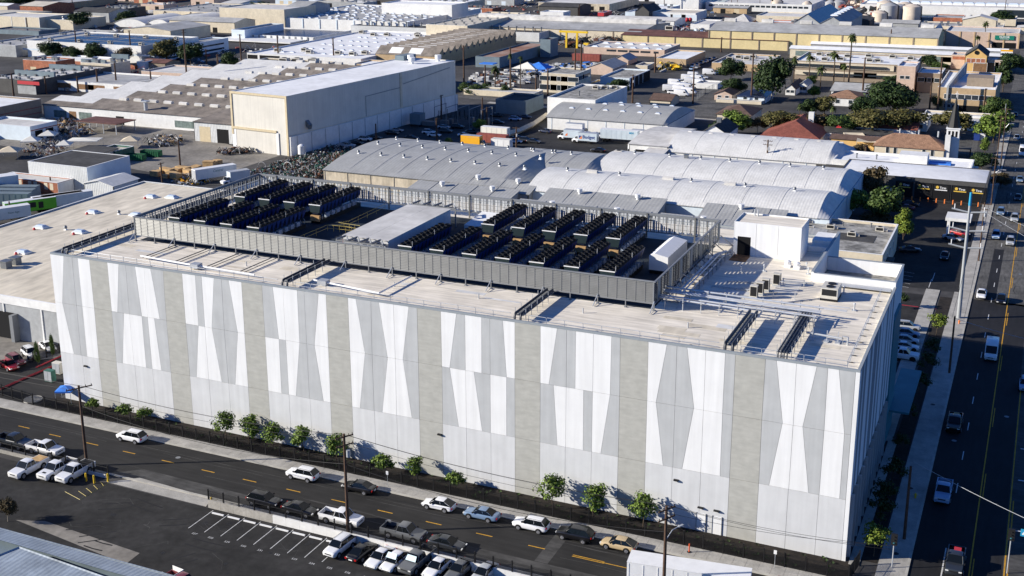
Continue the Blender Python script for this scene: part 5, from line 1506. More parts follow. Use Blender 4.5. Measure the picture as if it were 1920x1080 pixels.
for k_, c, (x, y), hd, lb in (
    ('pickup','white',(14.06,-21.74),-92,'white pickup with timber bed, leftmost of three parked side by side'),
    ('pickup','white',(18.0,-20.52),-92,'white pickup with sunroof and black bonnet scoop, middle of three'),
    ('pickup','white',(20.87,-20.12),-92,'white pickup with black bed cover, rightmost of three'),
    ('suv','white',(64.25,-22.28),-95,'white crossover at the head of the parked row below the white wall'),
    ('sedan','black',(67.28,-22.13),85,'black saloon with red tail lights between two white cars'),
    ('sedan','white',(69.98,-22.38),-95,'white saloon parked right of the black saloon'),
    ('hatch','white',(71.95,-22.42),-95,'small white hatchback left of the grey pickup with sunshade'),
    ('pickup','grey',(74.36,-21.34),-95,'grey pickup with a pale sunshade behind its windscreen'),
    ('sedan','white',(77.13,-21.51),-95,'white saloon with sunroof cut by the bottom edge'),
    ('sedan','grey',(79.71,-20.99),-95,'grey saloon cut by the bottom edge'),
    ('sedan','silver',(82.65,-20.56),-95,'silver saloon showing only its roof at the bottom edge')):
    v = vehicle(k_, c, x, y, hd, lb, G2)
    if 'sunshade' in lb: MB().add([(1.4,.7,1.3),(1.4,-.7,1.3),(1.85,-.62,1.8),(1.85,.62,1.8)], [(0,1,2,3)]).build('sunshade', 'plate_sunshade', v).location = (-.06,0,.05)
    if 'bed cover' in lb or 'timber' in lb: MB().box(3.53,5.6,-.86,.86,1.2,1.25).build('bed_cover', 'timber' if 'timber' in lb else 'trim_black', v)
    if 'scoop' in lb: MB().box(.45,.95,-.3,.3,1.06,1.16).build('bonnet_scoop', 'trim_black', v)
rt_ = vehicle('pickup','maroon',51.9,-36.4,-8,'faded red pickup with white side boards half hidden behind the metal roof edge', G2, scale=.85)
MB().box(3.4,5.5,-1.0,-.95,.9,1.9).box(3.4,5.5,.95,1.0,.9,1.9).box(3.4,3.45,-.95,.95,.9,1.9).build('side_boards', 'white_trim', rt_)
G3 = 'vehicles on the avenue'
for k_, c, (x, y), hd, lb in (
    ('van','white',(132.01,77.71),-90,'tall white van driving out of the building shadow'),
    ('pickup','sky',(129.01,21.71),-90,'pale blue pickup with lights on in the deep shadow'),
    ('pickup','black',(128.61,45.06),-90,'dark pickup carrying a brown load in the shadow'),
    ('pickup','dark',(131.78,4.04),-90,'dark pickup with red load nearest the junction'),
    ('sedan','white',(128.58,111.25),-90,'white car at the end of the fresh asphalt'),
    ('hatch','black',(132.24,109.29),-90,'black car beside the white car on the fresh asphalt'),
    ('suv','sky',(129.01,157.79),-90,'pale blue SUV heading down the sunlit avenue'),
    ('suv','silver',(132.21,153.35),-90,'silver SUV on the inner lane, behind a pale blue one'),
    ('suv','blue',(129.0,181.13),-90,'blue SUV on the outer lane behind the lamp pole'),
    ('suv','silver',(132.33,175.85),-90,'silver SUV close to the yellow centre line'),
    ('sedan','dark',(132.29,199.25),-90,'dark saloon crossing in the tree shade of the avenue'),
    ('sedan','blue',(132.1,221.84),-90,'blue saloon far up the avenue near the garage'),
    ('van','white',(131.66,260.79),-90,'white van by the church, cut by the right edge'),
    ('hatch','silver',(129.18,286.4),-90,'silver hatchback beside the round street tree'),
    ('sedan','navy',(127.16,332.0),-90,'dark blue saloon at the distant crossing'),
    ('suv','sky',(137.68,64.94),-90,'pale blue SUV half outside the right edge in shadow')):
    v = vehicle(k_, c, x, y, hd, lb, G3)
    if 'load' in lb: MB().box(4.1,4.9,-.5,.3,1.0,1.45).build('load', 'timber' if 'brown' in lb else 'sign_red', v)
G4 = 'cars in the lots beside the avenue'
for k_, c, (x, y), hd, lb in (
    ('suv','silver',(117.46,85.81),5,'silver SUV, rearmost of five shaded cars beside the data centre'),
    ('hatch','blue',(117.84,82.34),5,'dark blue hatchback between two pale cars beside the data centre'),
    ('hatch','silver',(118.07,78.63),5,'silver hatchback, middle of the shaded row beside the data centre'),
    ('sedan','white',(118.26,75.29),5,'white saloon next to the pickup in the shaded row'),
    ('pickup','white',(118.27,70.61),0,'white pickup with black load, front of the shaded row'),
    ('sedan','silver',(120.15,152.04),-25,'silver saloon parked in front of a red car'),
    ('sedan','red',(121.16,156.93),-25,'red car partly hidden by the steel pole'),
    ('sedan','black',(119.75,136.1),-90,'black saloon alone in the shaded car park'),
    ('hatch','black',(107.72,181.46),0,'black hatchback beside a dark red saloon'),
    ('sedan','maroon',(107.05,177.01),180,'dark red saloon beside a black hatchback'),
    ('sedan','dark',(99.67,174.47),0,'dark car half hidden behind the tree by the arched roof'),
    ('sedan','dark',(112.26,138.26),20,'dark car in the shade of the narrow tree')):
    vehicle(k_, c, x, y, hd, lb, G4)
vehicle('boxtruck','sky',*(101.02,187.28),-100,'blue lit box truck facing the camera near the garage tree',None,'box_pale',4.2,2.2,.85)
t = trailer('long white trailer roof cut by the bottom edge of the picture', 105.1, -14.6, 7, 13.5, 'box_white', 2.7, 2.7, True)

# left neighbour: the tan-roofed warehouse with docks
nb = Bld('warehouse', 'tan flat-roofed warehouse with loading dock left of the data centre', 'warehouse', -68, -13.5, 17, 100, 8.0, 'w_grey', 'roof_tan', par=.25)
nb.at('skylight', *[((x+68)/54.5,(y-17)/83) for x, y in [(-47.82,39.69),(-59.02,56.01),(-48.31,56.3),(-57.88,70.68),(-55.57,87.84),(-50.59,89.36),(-47.1,72.63)]], sc=1.5)
for (x, y) in [(-48.24,38.27),(-59.08,54.06),(-48.33,54.42),(-58.07,69.01),(-55.79,86.0)]: MB().cyl(x,y,7.8,8.25,.35,10,0,.2).build('red_cap', 'sign_red', nb.b)
nb.at('duct_box', *[((x+68)/54.5,(y-17)/83) for x, y in [(-43.11,33.23),(-42.91,30.6)]], sc=1.5)
nb.at('turbine_vent', *[((x+68)/54.5,(y-17)/83) for x, y in [(-52.76,56.76),(-51.34,71.88)]], sc=1.0)
for i in range(6):
    x = -66+i*9
    MB().box(x,x+.3,16.85,17.02,0,8).build('pilaster', 'w_white', nb.b)
MB().box(-68,-13.5,16.82,17.0,6.6,7.98).build('fascia', 'w_white', nb.b)
MB().box(-48,-27.5,16.7,17.0,.1,5.0).build('dock_opening', 'dark_void', nb.b)
MB().box(-27.4,-26.6,15.6,17.0,0,5.0).build('dock_column', 'steel_frame', nb.b)
MB().box(-18.5,-17.2,16.9,17.01,0,6.5).build('grey_strip', 'w_grey', nb.b)
fence('black picket fence along the red kerb of the alley', [(-27,5.2),(-17.6,5.0),(-14.6,17.0),(-14.6,42)], 1.8)
fence('black sliding gate across the alley mouth', [(-12.5,-3.0),(-2.6,-4.2)], 1.9)
for k_, c, (x, y), hd, lb in (
    ('sedan','red',(-18.2,6.03),-20,'bright red car by the loading dock'),
    ('suv','maroon',(-18.61,7.97),-20,'maroon SUV behind the bright red car'),
    ('suv','white',(-18.99,11.62),-25,'white SUV in front of the dock wall'),
    ('sedan','white',(-18.67,15.42),-25,'white saloon close to the dock wall and data centre')):
    vehicle(k_, c, x, y, hd, lb, 'cars beside the loading dock')
tree('col',(-13.62,8.03),4.6,'narrow cypress behind the alley fence, left one',.9)
tree('col',(-13.84,11.68),4.6,'narrow cypress behind the alley fence, right one',.9)
for i, (p, lb) in enumerate(zip([(-7.37,4.38),(-8.71,7.58)],('green electrical cabinet behind the alley gate','pale meter cabinet beside the facade corner'))):
    t = thing('cabinet', lb, 'cabinet', (p[0],p[1],0))
    MB().box(-.8,.8,-.5,.5,.1,2.0).build('case', 'scrap_green' if i == 0 else 'ac_beige', t)
    MB().box(-.75,-.03,-.53,-.505,.2,1.9).build('door', 'galvanised', t); MB().box(.03,.75,-.53,-.505,.2,1.9).build('door', 'galvanised', t)
# foreground roof at the lower left
fr_ = thing('metal_roof_building', 'building with worn blue-grey ribbed metal roof in the bottom left corner', 'building', (10,-60,0), world=True)
MB().box(-40,62,-80,-42.6,0,5.6).build('wall', 'w_slate', fr_)
MB().loft([[(-40,-42.2,5.9),(-40,-44.6,6.3)],[(64,-42.9,5.9),(64,-45.3,6.3)]],closed=False,caps=False).box(-40,64,-42.62,-42.45,5.6,5.88).build('eave_strip', 'r_blue_metal_x', fr_)
MB().loft([[(-40,-44.6,6.25),(-40,-80,6.2)],[(31.5,-45,6.25),(31.5,-80,6.2)]],closed=False,caps=False).build('valley_roof', 'r_blue_metal_x', fr_)
MB().loft([[(38,-46.2,6.9),(27,-80,6.9)],[(66,-48.2,6.9),(66,-80,6.9)]],closed=False,caps=False).add([(38,-46.2,6.9),(27,-80,6.9),(27,-80,6.2),(38,-46.2,6.2)],[(0,1,2,3)]).add([(38,-46.2,6.9),(66,-48.2,6.9),(66,-47.9,6.2),(38,-45.9,6.2)],[(0,1,2,3)]).build('upper_roof', 'r_blue_metal', fr_)
MB().tube([(38,-46.2,6.92),(66,-48.2,6.92)],.12,4).tube([(38,-46.2,6.92),(27,-80,6.92)],.12,4).build('ridge_cap', 'r_blue_metal', fr_)
for i in range(26):
    x = -38+i*4
    MB().box(x,x+.08,-42.47,-42.4,5.55,5.95).build('gutter_clip', 'trim_black', fr_)
tree('olive',(22.0,-33.29),3.0,'bare pale shrub beside the metal roof at the left edge',2.2,leaf='leaf_brown')

# ------------------------------------------------------------------ middle ground behind the data centre
a1 = bw('arched_warehouse','grey bow-roofed warehouse with stained cream front wall behind the plant screen', (-36,20,133.5,180,6.8),'w_stain','r_seam_grey',kind='barrel',rise=2.9,hip=6).seams(7,'r_grey')
a1.units('turbine_vent',8,3,.06,.27)
for i in range(9): MB().box(-36+i*7,-35.7+i*7,133.38,133.6,0,6.6).build('pilaster','w_stain',a1.b)
a2 = bw('arched_warehouse','small grey bow-roofed bay between the grey warehouse and the white arched roofs',(6.5,34,152,181,6.6),'w_grey','r_seam_grey',kind='barrel',rise=2.6,hip=5).seams(4,'r_grey')
a2.at('turbine_vent',(.15,.5),(.35,.5),(.55,.5)); a2.at('air_conditioner',(.93,.8))
w1 = bw('arched_warehouse','front one of two long white corrugated arched roofs with a blue shaded end',(22.5,95.3,134,158.5,6.6),'w_bluewhite','r_seam_light',kind='barrel',rise=2.8,hip=3.0).seams(8,'r_pale')
w1.at('turbine_vent',(.08,.5),(.27,.5),(.52,.5),(.7,.5),(.86,.5)); w1.at('ridge_monitor',(.17,.52),(.44,.52),(.65,.52),sc=.8)
w2 = bw('arched_warehouse','rear one of two long white corrugated arched roofs with a blue shaded end',(31,95.5,158.6,186,6.6),'w_bluewhite','r_seam_light',kind='barrel',rise=2.8,hip=3.0).seams(8,'r_pale')
w2.at('turbine_vent',(.1,.52),(.25,.52),(.38,.52),(.5,.52),(.62,.52),(.74,.52),(.87,.52)); w2.at('duct_box',(.32,.52))
w3 = bw('arched_warehouse','white arched roof with white panelled front and a pole shadow across it',(36,87,208,236,3.4),'w_white','r_seam_light',kind='barrel',rise=3.6,hip=5).seams(6,'r_pale')
for i in range(7): MB().box(37+i*6.6,37.2+i*6.6,207.9,208.05,0,3.3).build('pilaster','w_bluewhite',w3.b)
w3.units('ridge_monitor',8,1,.06,.5,sc=.35)
MB().box(79.6,87,207.2,207.95,0,3.4).build('end_bay','w_charcoal',w3.b)
w4 = bw('dock_building','white block with a dark doorway at the left of the white arched roof',(24,36,209,240,4.6),'w_white','r_pale',kind='barrel',rise=1.2)
w4.feat('F',[.3],3.2,0,3.2,'dark_void','doorway'); w4.feat('F',[.75],1.2,0,2.6,'dark_void','doorway')
w5 = bw('dock_building','low white annex with a small blue sign beside the white arched roof',(30.5,36.2,203,208.5,3.4),'w_white','r_pale',kind='shed',rise=.6)
w5.feat('F',[.55],2.2,1.6,2.6,'sign_blue','sign',None)
# grey ribbed sheds stepping down towards the screen
for nm, xa, xb, ya, yb, z, lb in (('s',-6,21.5,120,131,6.9,'front strip of the left grey ribbed shed beside the cream wall'),('s',2,24,131.2,137.4,7.6,'rear strip of the left grey ribbed shed beside the cream wall'),
        ('s',24.6,56.6,113,125.5,6.2,'front strip of the middle grey ribbed shed below the white arch'),('s',29,58,125.7,133.3,7.6,'rear strip of the middle grey ribbed shed below the white arch'),
        ('s',59.5,96,113,125.5,6.2,'front strip of the right grey ribbed shed beside the penthouse'),('s',68,86,125.7,133.4,7.6,'rear strip of the right grey ribbed shed beside the penthouse')):
    s = bw('shed', lb, (xa,xb,ya,yb,z-1.4),'w_grey','r_seam_grey',kind='shed',rise=1.6)
    s.at('drum_vent',*(((.28,.8),(.78,.8)) if xb-xa > 20 else ((.45,.8),)),sc=.85)
    for i in range(1,5): MB().tube([(xa+(xb-xa)*i/5,ya-.2,z-1.25),(xa+(xb-xa)*i/5,yb+.2,z+.36)],.05,4).build('seam','r_grey',s.b)
ob = bw('flat_building','dirty flat-roofed building with several rooftop units right of the penthouse',(88,109.5,112,138,6.0),'w_cream','roof_dirty')
ob.at('air_conditioner',(.38,.72),(.62,.55),(.85,.8),(.2,.6),(.1,.85),sc=.8); ob.at('pipe_vent',(.3,.9),(.48,.85),(.75,.9)); ob.panel(.5,.85,.4,.62,'r_dark')
ob.feat('R',[.15,.3,.5,.7],1.2,2.4,4.2); MB().box(109.5,111,118,121,3,3.25).build('awning','w_charcoal',ob.b)
tree('mid',(104,160),9,'dark green tree against the end of the white arched roof',8)
tree('round',(95.73,166.98),6.5,'rounded green tree at the shaded end of the front white arch',7,leaf='leaf_street')
tree('col',(109.96,146.7),7.5,'narrow bright-topped tree at the corner of the dirty flat roof',4.4,leaf='leaf_lime')
tree('brown',(102.03,159.68),3.0,'low reddish bushes behind the dirty flat roof',7)
tree('palm2',(93.63,191.93),6.0,'small palm in front of the dark garage wall')
tree('mid',(97.99,186.0),8.2,'tree with reddish leaves in front of the dark garage',6.5,leaf='leaf_brown')
# black tyre garage with five doors
gx0, gx1, gy = 88.5, 125.1, 190.4
ga = bw('garage','charcoal painted garage with five branded bays and white curved roof',(gx0,gx1,gy,208,5.4),'w_charcoal','r_white',par=.1)
MB().loft([[(gx0+2,gy+.3,5.4),(gx0+2,gy+8,6.5),(gx0+2,gy+16,5.6)],[(gx1-5,gy+.3,5.4),(gx1-5,gy+8,6.7),(gx1-5,gy+16,5.6)],[(gx1-.4,gy+.3,5.35),(gx1-.4,gy+8,5.4),(gx1-.4,gy+16,5.4)]],closed=False,caps=False).build('arched_roof','r_white',ga.b,smooth=40)
bays = [(105.14,195.47),(109.88,194.87),(114.15,192.83),(118.73,192.26),(122.75,191.49)]
for i, (x, y) in enumerate(bays):
    MB().box(x-2.0,x+2.0,gy-.05,gy+.02,0,4.1).build('bay_door','dark_void' if i == 0 else 'fan_black',ga.b)
    MB().box(x-2.15,x-2.0,gy-.12,gy,0,4.2).box(x+2.0,x+2.15,gy-.12,gy,0,4.2).box(x-2.15,x+2.15,gy-.12,gy,4.2,4.35).build('bay_frame','trim_black',ga.b)
    sg = MB().box(x-1.8,x+1.8,gy-.12,gy-.06,2.5,4.0).build('sign_panel','trim_black',ga.b)
    MB().cyl(0,0,0,.02,.38,12).build('emblem','sign_gold',ga.b).matrix_local = Matrix.Translation(Vector((x-.9,gy-.125,3.45))-ga.b.location) @ Matrix.Rotation(math.pi/2,4,'X')
    text('Tires', .75, (x+.45,gy-.13,3.35), (math.pi/2,0,0), ga.b, 'white_trim', bold=True)
    MB().box(x-1.5,x+1.5,gy-.14,gy-.125,2.65,2.9).build('sign_strip','sign_gold' if i != 2 else 'white_trim',ga.b)
for i in range(12):
    x = 101.5+i*2.0
    o = MB().cyl(0,0,0,1.1,.16,8).build('bollard','sign_orange'); o.location = (x,gy-2.6-i*.05,0)
    tag(o, f'orange bollard, {ORD[i]} from the left in the row before the dark garage', 'bollard', 'orange bollards at the garage')
bx_ = bw('flat_building','white roofed building with a raised box behind the dark garage',(84,120,208.1,222,5.0),'w_white','r_white')
MB().box(101,108.5,212,218,4.5,7.0).build('raised_box','w_white',bx_.b); MB().box(108.8,114.5,213.5,216.5,4.6,4.9).build('blue_cover','tarp_blue',bx_.b)
bx_.at('pipe_vent',(.15,.5),(.3,.5),sc=1.5)
# petrol station canopy
gs = thing('station_canopy', 'pale fuel station canopy behind the tall steel pole', 'canopy', (120,152,0), world=True)
MB().box(118.2,123.6,152,158,4.4,5.1).build('canopy','w_white',gs)
for x, y in ((118.8,153),(123.0,153),(118.8,157),(123.0,157)): MB().box(x-.2,x+.2,y-.2,y+.2,0,4.6).build('column','white_trim',gs)
# chapel with tower
ch = bw('chapel','cream chapel with brown shingled roof and white bell tower',(90.5,110.5,243,255,3.2),'w_cream','r_tile_brown',kind='hip',rise=3.0,hip=5)
for u in (.2,.31,.72,.84): ch.feat('F',[u],.9,1.0,2.8,'glass_win','window')
for x in (97,102.5,108): MB().cyl(x,250,5.6,7.4,.25,8).build('roof_vent','galvanised',ch.b)
tx, ty, tw = 110.6, 244.8, 3.6
MB().box(tx,tx+tw,ty,ty+tw,0,9.2).build('tower','w_white',ch.b)
MB().box(tx-.2,tx+tw+.2,ty-.2,ty+tw+.2,9.2,9.5).box(tx-.1,tx+tw+.1,ty-.1,ty+tw+.1,6.2,6.4).build('tower_cornice','white_trim',ch.b)
for i in range(3):
    MB().box(tx+.5+i*1.0,tx+1.1+i*1.0,ty-.03,ty+.05,6.9,8.6).build('belfry_opening','dark_void',ch.b)
    MB().box(tx+tw-.05,tx+tw+.03,ty+.5+i*1.0,ty+1.1+i*1.0,6.9,8.6).build('belfry_opening','dark_void',ch.b)
MB().cyl(tx+tw/2,ty+tw/2,9.5,18.5,1.9,8,0,.05).build('spire','trim_black',ch.b)
MB().tube([(tx+tw/2,ty+tw/2,18.2),(tx+tw/2,ty+tw/2,20.2)],.08,5).tube([(tx+tw/2-.5,ty+tw/2,19.5),(tx+tw/2+.5,ty+tw/2,19.5)],.08,5).build('cross','white_trim',ch.b)
MB().box(110.51,112,243.4,244.7,0,7.5).build('gable_front','w_white',ch.b)
for p_, lb, hk, hw, kk in (((72.57,262.05),'long low brown-roofed classroom behind the white arched roof',2.8,5,'gable'),):
    x, y = p_
    bw('classroom',lb,(76.5,94.5,250,256.5,2.8),'w_ochre','r_shingle',kind='gable',rise=1.0)
tent('cream sail shade stretched beside the chapel', 88.5, 250, 8, 7, 3.4,'tent_cream',.1,top=-.6)
tent('cream sail shade near the play equipment', 82.5, 258, 6, 6, 3.2,'tent_cream',.3,top=-.5)
rc = bw('house','large red tiled house with hipped roof and white chimney',(55,73,249,282,2.7),'w_white','r_tile_red',kind='hipy',rise=3.6)
MB().box(66.5,68.2,266,267.5,4,8.0).build('chimney','w_white',rc.b)
bw('house','red tiled wing running right from the large red house behind the street trees',(73,100,270,277,3.6),'w_white','r_tile_red',kind='gable',rise=1.8)
bw('house','red tiled pavilion left of the big round tree',(86,99,281,292,3.4),'w_white','r_tile_red',kind='hip',rise=2.0)
bw('shed','grey roofed white veranda below the long red wing',(72,93,262,267,2.6),'w_white','r_dark',kind='shed',rise=.8)
bw('house','white gabled house with black roof and small cupola left of the red house',(38.5,46.5,238,253,4.0),'w_white','r_dark',kind='gabley',rise=2.6).at('duct_box',(.5,.4),sc=1.4)
bw('house','brown hipped house beside the white barrel warehouse',(33,45,278,295,3.6),'w_cream','r_shingle',kind='hip',rise=2.2)
# white warehouse with the hire trucks and the taller block
tb = bw('arched_warehouse','white walled warehouse with grey bow roof behind the hire trucks',(-17.7,25,246,279,4.1),'w_white','r_seam_grey',kind='barrel',rise=2.8,hip=2).seams(5,'r_grey')
tb.units('skylight',6,3,.14,.25,stag=True,sc=.9)
for i in range(7): MB().box(-16+i*6.5,-15.85+i*6.5,245.9,246.03,0,4).build('joint','w_bluewhite',tb.b)
th_ = bw('flat_building','taller white block with dirty grey roof left of the hire truck warehouse',(-24,-6,262,297,8.2),'w_white','roof_dirty')
th_.at('air_conditioner',(.45,.8),(.62,.85),(.8,.9)); th_.at('pipe_vent',(.45,.3),sc=2)
tr1 = vehicle('boxtruck','white',*(2.78,227.39),180,'white hire truck with red and dark panel and big lettering, front one',None,'box_pale',6.4,2.6)
for i, (v, nm) in enumerate(((tr1,1),)):
    text('Budget',1.5,(5.9,-1.225,2.15),(math.pi/2,0,0),v,'sign_navy',bold=True)
    MB().add([(2.6,-1.222,1.5),(3.6,-1.222,1.5),(3.6,-1.222,2.5)],[(0,1,2)]).build('emblem','sign_orange',v)
    MB().add([(2.6,-1.222,1.6),(2.6,-1.222,2.55),(3.5,-1.222,2.55)],[(0,1,2)]).build('emblem','sign_navy',v)
tr2 = vehicle('boxtruck','white',*(-3.44,230.67),180,'white hire truck standing half behind the lettered one',None,'box_pale',6.4,2.6)
MB().add([(2.6,-1.222,1.5),(3.6,-1.222,1.5),(3.6,-1.222,2.5)],[(0,1,2)]).build('emblem','sign_orange',tr2)
vehicle('boxtruck','white',*(-4.0,240.54),0,'plain white box truck parked against the white warehouse',None,'box_white',6.0,2.8)
tg = trailer('silver trailer with small blue lettering in the hire truck yard',*(12.81,233.47),2,12.5,'box_pale',2.9,2.5)
text('MDS',.8,(4.2,-1.29,3.3),(math.pi/2,0,0),tg,'sign_blue',bold=True)
vehicle('boxtruck','white',*(17.41,239.28),0,'white box truck nose out beyond the silver trailer',None,'box_white',4.2,2.4)
vehicle('boxtruck','white',*(23.16,215.66),-90,'white tractor unit backed to the doorway of the white block',None,'box_white',5.0,2.6)
for k_, c, (x, y), hd, lb in (
    ('sedan','navy',(-15.29,239.02),170,'dark blue car at the left corner of the white warehouse'),
    ('pickup','white',(2.69,237.19),0,'white pickup beside the plain box truck'),
    ('suv','maroon',(6.58,238.79),0,'dark red SUV tucked behind the silver trailer'),
    ('sedan','black',(11.98,215.43),180,'black saloon alone on the dark yard below the hire trucks'),
    ('sedan','dark',(-18.9,224.28),0,'dark saloon beside the red containers'),
    ('sedan','white',(-17.71,218.91),10,'white saloon beside the red containers'),
    ('suv','dark',(-15.38,221.81),0,'dark SUV nearest the hire truck yard fence'),
    ('sedan','dark',(-12.3,221.15),0,'dark car right of the containers below the pole')):
    vehicle(k_, c, x, y, hd, lb, 'cars around the hire truck yard')
vehicle('boxtruck','gold',*(-26.71,208.53),0,'bright orange-yellow box truck beyond the grey bow roof',None,'box_yellow',6.6,2.7)
trailer('rust red shipping container behind the orange truck',*(-24.77,216.96),0,10.5,'container_red',2.6,2.5,False,'container','container_red','shipping_container',.1)
trailer('long cream trailer behind the red container',*(-26.61,223.09),0,9.5,'tent_white',2.8,2.5)
trailer('rust streaked white container beside the orange truck',*(-18.82,210.87),0,6.5,'box_white',2.6,2.5,False,'container','r_pale','shipping_container',.1)
cwall = thing('boundary_wall','curving cream wall between the car park and the hire truck yard','wall',(*(-23.14,240.03),0),world=True)
pts = [(-24.88,221.82),(-22.88,234.85),(-23.34,247.55),(-26.05,265.98)]
for i, (a, c) in enumerate(zip(pts, pts[1:])): MB().tube([(a[0],a[1],1.0),(c[0],c[1],1.0)],1.0,4).build('wall_section','w_cream',cwall)
tree('round',(-37.17,233.19),4.2,'small bright bush tree beside the containers',4,leaf='leaf_street')
tree('bush',(-36.23,207.42),2.5,'small dark bush at the rim of the grey bow roof',3)
# the hangar
hx0, hx1, hy0, hy1, hh = -91.2, -68.6, 174.0, 270.0, 18.5
hg = bw('hangar','very tall pale hangar with cream edge trim and long blue shaded side',(hx0,hx1,hy0,hy1,hh),'w_hangar','r_white',par=.15)
MB().box(hx0-.2,hx0+.5,hy0-.25,hy0,5,hh+.1).box(hx1-.5,hx1+.2,hy0-.25,hy0,0,hh+.1).box(hx0+.5,hx1-.5,hy0-.25,hy0,hh-.6,hh+.1).box(hx0-.2,hx1-4.4,hy0-.4,hy0,6.8,7.5).build('edge_trim','door_tan',hg.b)
MB().box(hx0+1.5,hx1-4.6,hy0-.06,hy0+.1,.0,6.7).build('hangar_door','w_hangar',hg.b)
MB().box(hx0-.1,hx0+1.4,hy0-.12,hy0,0,6.7).box(hx1-4.5,hx1-3.6,hy0-.3,hy0,0,6.8).build('door_post','white_trim',hg.b)
MB().box(hx1,hx1+.9,hy0,hy1,0,6.0).build('side_plinth','w_white',hg.b)
for i in range(14): MB().box(hx1+.88,hx1+1.0,hy0+3+i*7,hy0+3.2+i*7,0,5.9).build('plinth_joint','w_grey',hg.b)
MB().box(hx1,hx1+.15,hy0,hy1,6.0,6.3).box(hx1,hx1+.25,hy0+60,hy0+61.2,6.3,hh-.2).build('side_trim','w_cream',hg.b)
MB().tube([(hx1+.15,hy0+40,6.3),(hx1+.15,hy0+40,hh-5.5),(hx1+.15,hy0+60,hh-5.2)],.1,5).tube([(hx1+.15,hy0+62,hh-4.2),(hx1+.15,hy0+92,hh-2)],.1,5).build('drain_pipe','steel_frame',hg.b)
hg.units('duct_box',1,11,.65,.1,sc=1.3); hg.at('drum_vent',(.35,.92),(.55,.86),(.75,.97),sc=1.6)
MB().box(hx0+1,hx0+5,hy0+88,hy0+96,hh-.1,hh+1.6).build('roof_box','w_slate',hg.b)
MB().loft([[(hx1+.1,hy0+8.5,8.2),(hx1+.1,hy0+10,8.2),(hx1+.1,hy0+10,9.8),(hx1+.1,hy0+8.5,9.8)],[(hx1+1.2,hy0+8.5,7.0),(hx1+1.2,hy0+10,7.0),(hx1+1.5,hy0+10,8.4),(hx1+1.5,hy0+8.5,8.4)]]).build('exhaust_cowl','vent_metal',hg.b)
hg.b.rotation_euler = (0,0,-math.radians(6.2))
# shaded car park beside the hangar
for k_, c, (x, y), hd, lb in zip(['pickup','sedan','suv','sedan','sedan','sedan','sedan','suv','sedan','suv','sedan','suv','sedan','sedan','sedan','sedan','suv','sedan'],
    ['silver','black','white','dark','black','silver','black','white','white','dark','silver','black','white','dark','black','dark','sky','navy'],
    [(-64.17,191.14),(-64.04,196.86),(-64.53,203.46),(-62.99,207.07),(-61.93,216.69),(-62.8,221.59),(-51.9,211.65),(-50.9,222.28),(-47.04,218.71),(-46.44,226.21),(-50.7,233.03),(-46.27,234.85),(-37.67,222.57),(-38.01,228.63),(-43.53,261.27),(-37.34,248.54),(-34.18,256.75),(-32.55,262.14)],
    [8]*18,
    ['silver pickup at the left end of the shaded car park','black saloon next to the silver pickup in shade','white SUV under the dark lamp pole beside the hangar','dark saloon touching the white SUV in shade','black saloon below the hangar generator','silver saloon beside the hangar wall','black saloon near the rim of the grey bow roof','white SUV left of the brown pole','white saloon right behind the brown pole','dark SUV right of the brown pole','silver saloon in the far row near the substation','black SUV in the far row near the substation','white saloon near the bush and containers','dark saloon near the bush and containers','black saloon in front of the block house','dark saloon below the curving wall','pale blue SUV high on the access road','dark blue saloon high on the access road']):
    vehicle(k_, c, x, y, hd, lb, 'cars in the shade of the hangar')
sb = thing('substation','electrical substation with steel frames and transformers beside the hangar','substation',(*(-47.26,241.09),0))
q = random.Random(4)
for i in range(5):
    k = MB()
    x = -9+i*4.5
    k.tube([(x,-4,0),(x,-4,6.5),(x,5,6.5),(x,5,0)],.16,5)
    k.build('frame','steel_frame',sb)
for i in range(9):
    x, y = q.uniform(-9,9), q.uniform(-4,5)
    MB().box(x-.7,x+.7,y-.6,y+.6,0,q.uniform(1.5,2.8)).build('transformer','vent_metal',sb)
k = MB()
for i in range(40):
    x, y = q.uniform(-9,9), q.uniform(-4,5); k.cyl(x,y,2.5,q.uniform(3.5,5.5),.1,5)
tag(k.build('insulators','scrap_dark',sb),kind='stuff')
gn = thing('generator','dark generator enclosure against the hangar side wall','generator',(*(-61.47,234.14),0))
MB().box(-2,2,-2,2,.8,4.5).build('housing','w_slate',gn); MB().box(2.2,7,-1,1,.5,2).build('tank','vent_metal',gn)
for s in (-1,1): MB().box(s*1.8-.2,s*1.8+.2,-1.8,1.8,0,.8).build('skid','trim_black',gn)
bh = bw('block_house','grey shaded block house with louvred side below the palms',(-47.0,-35.0,268.2,285.3,5.2),'w_slate','r_dark')
# corrugated works beside the hangar
sd = bw('factory','long factory with many brown gabled roof bays and white front wall',(-196,-97,196,330,5.0),'w_white','r_brown',kind='gable',rise=2.0,n=7)
sd.panel(.0,.2,.0,.98,'r_seam_light'); sd.panel(.2,.36,.55,.98,'r_seam_light')
for j in range(7):
    for i in range(10):
        u = .3+i*.068+(j % 2)*.02
        if u < .98: unit(sd.b,'ridge_monitor',-196+99*u,196+134*(j+.5)/7,7.0)
sd.feat('F',[.08,.2],6,0.8,3.4,'glass_pale','window',None); sd.feat('F',[.68],15,.8,3.2,'glass_pale','window',None); sd.feat('F',[.14],3.4,0,3.4,'door_brown','door',None); sd.feat('F',[.36,.8],3.6,0,3.0,'dark_void','door',None)
MB().cyl(-150,198,5.5,8.5,.7,10,0,.7).box(-151.2,-148.8,197,199,8.5,8.9).build('chimney','galvanised',sd.b)
s2 = bw('shed','brown roofed corrugated shed with a black doorway against the tall hangar',(-116.8,-97,182,203,6.3),'w_corrugated','r_brown',kind='shed',rise=1.4)
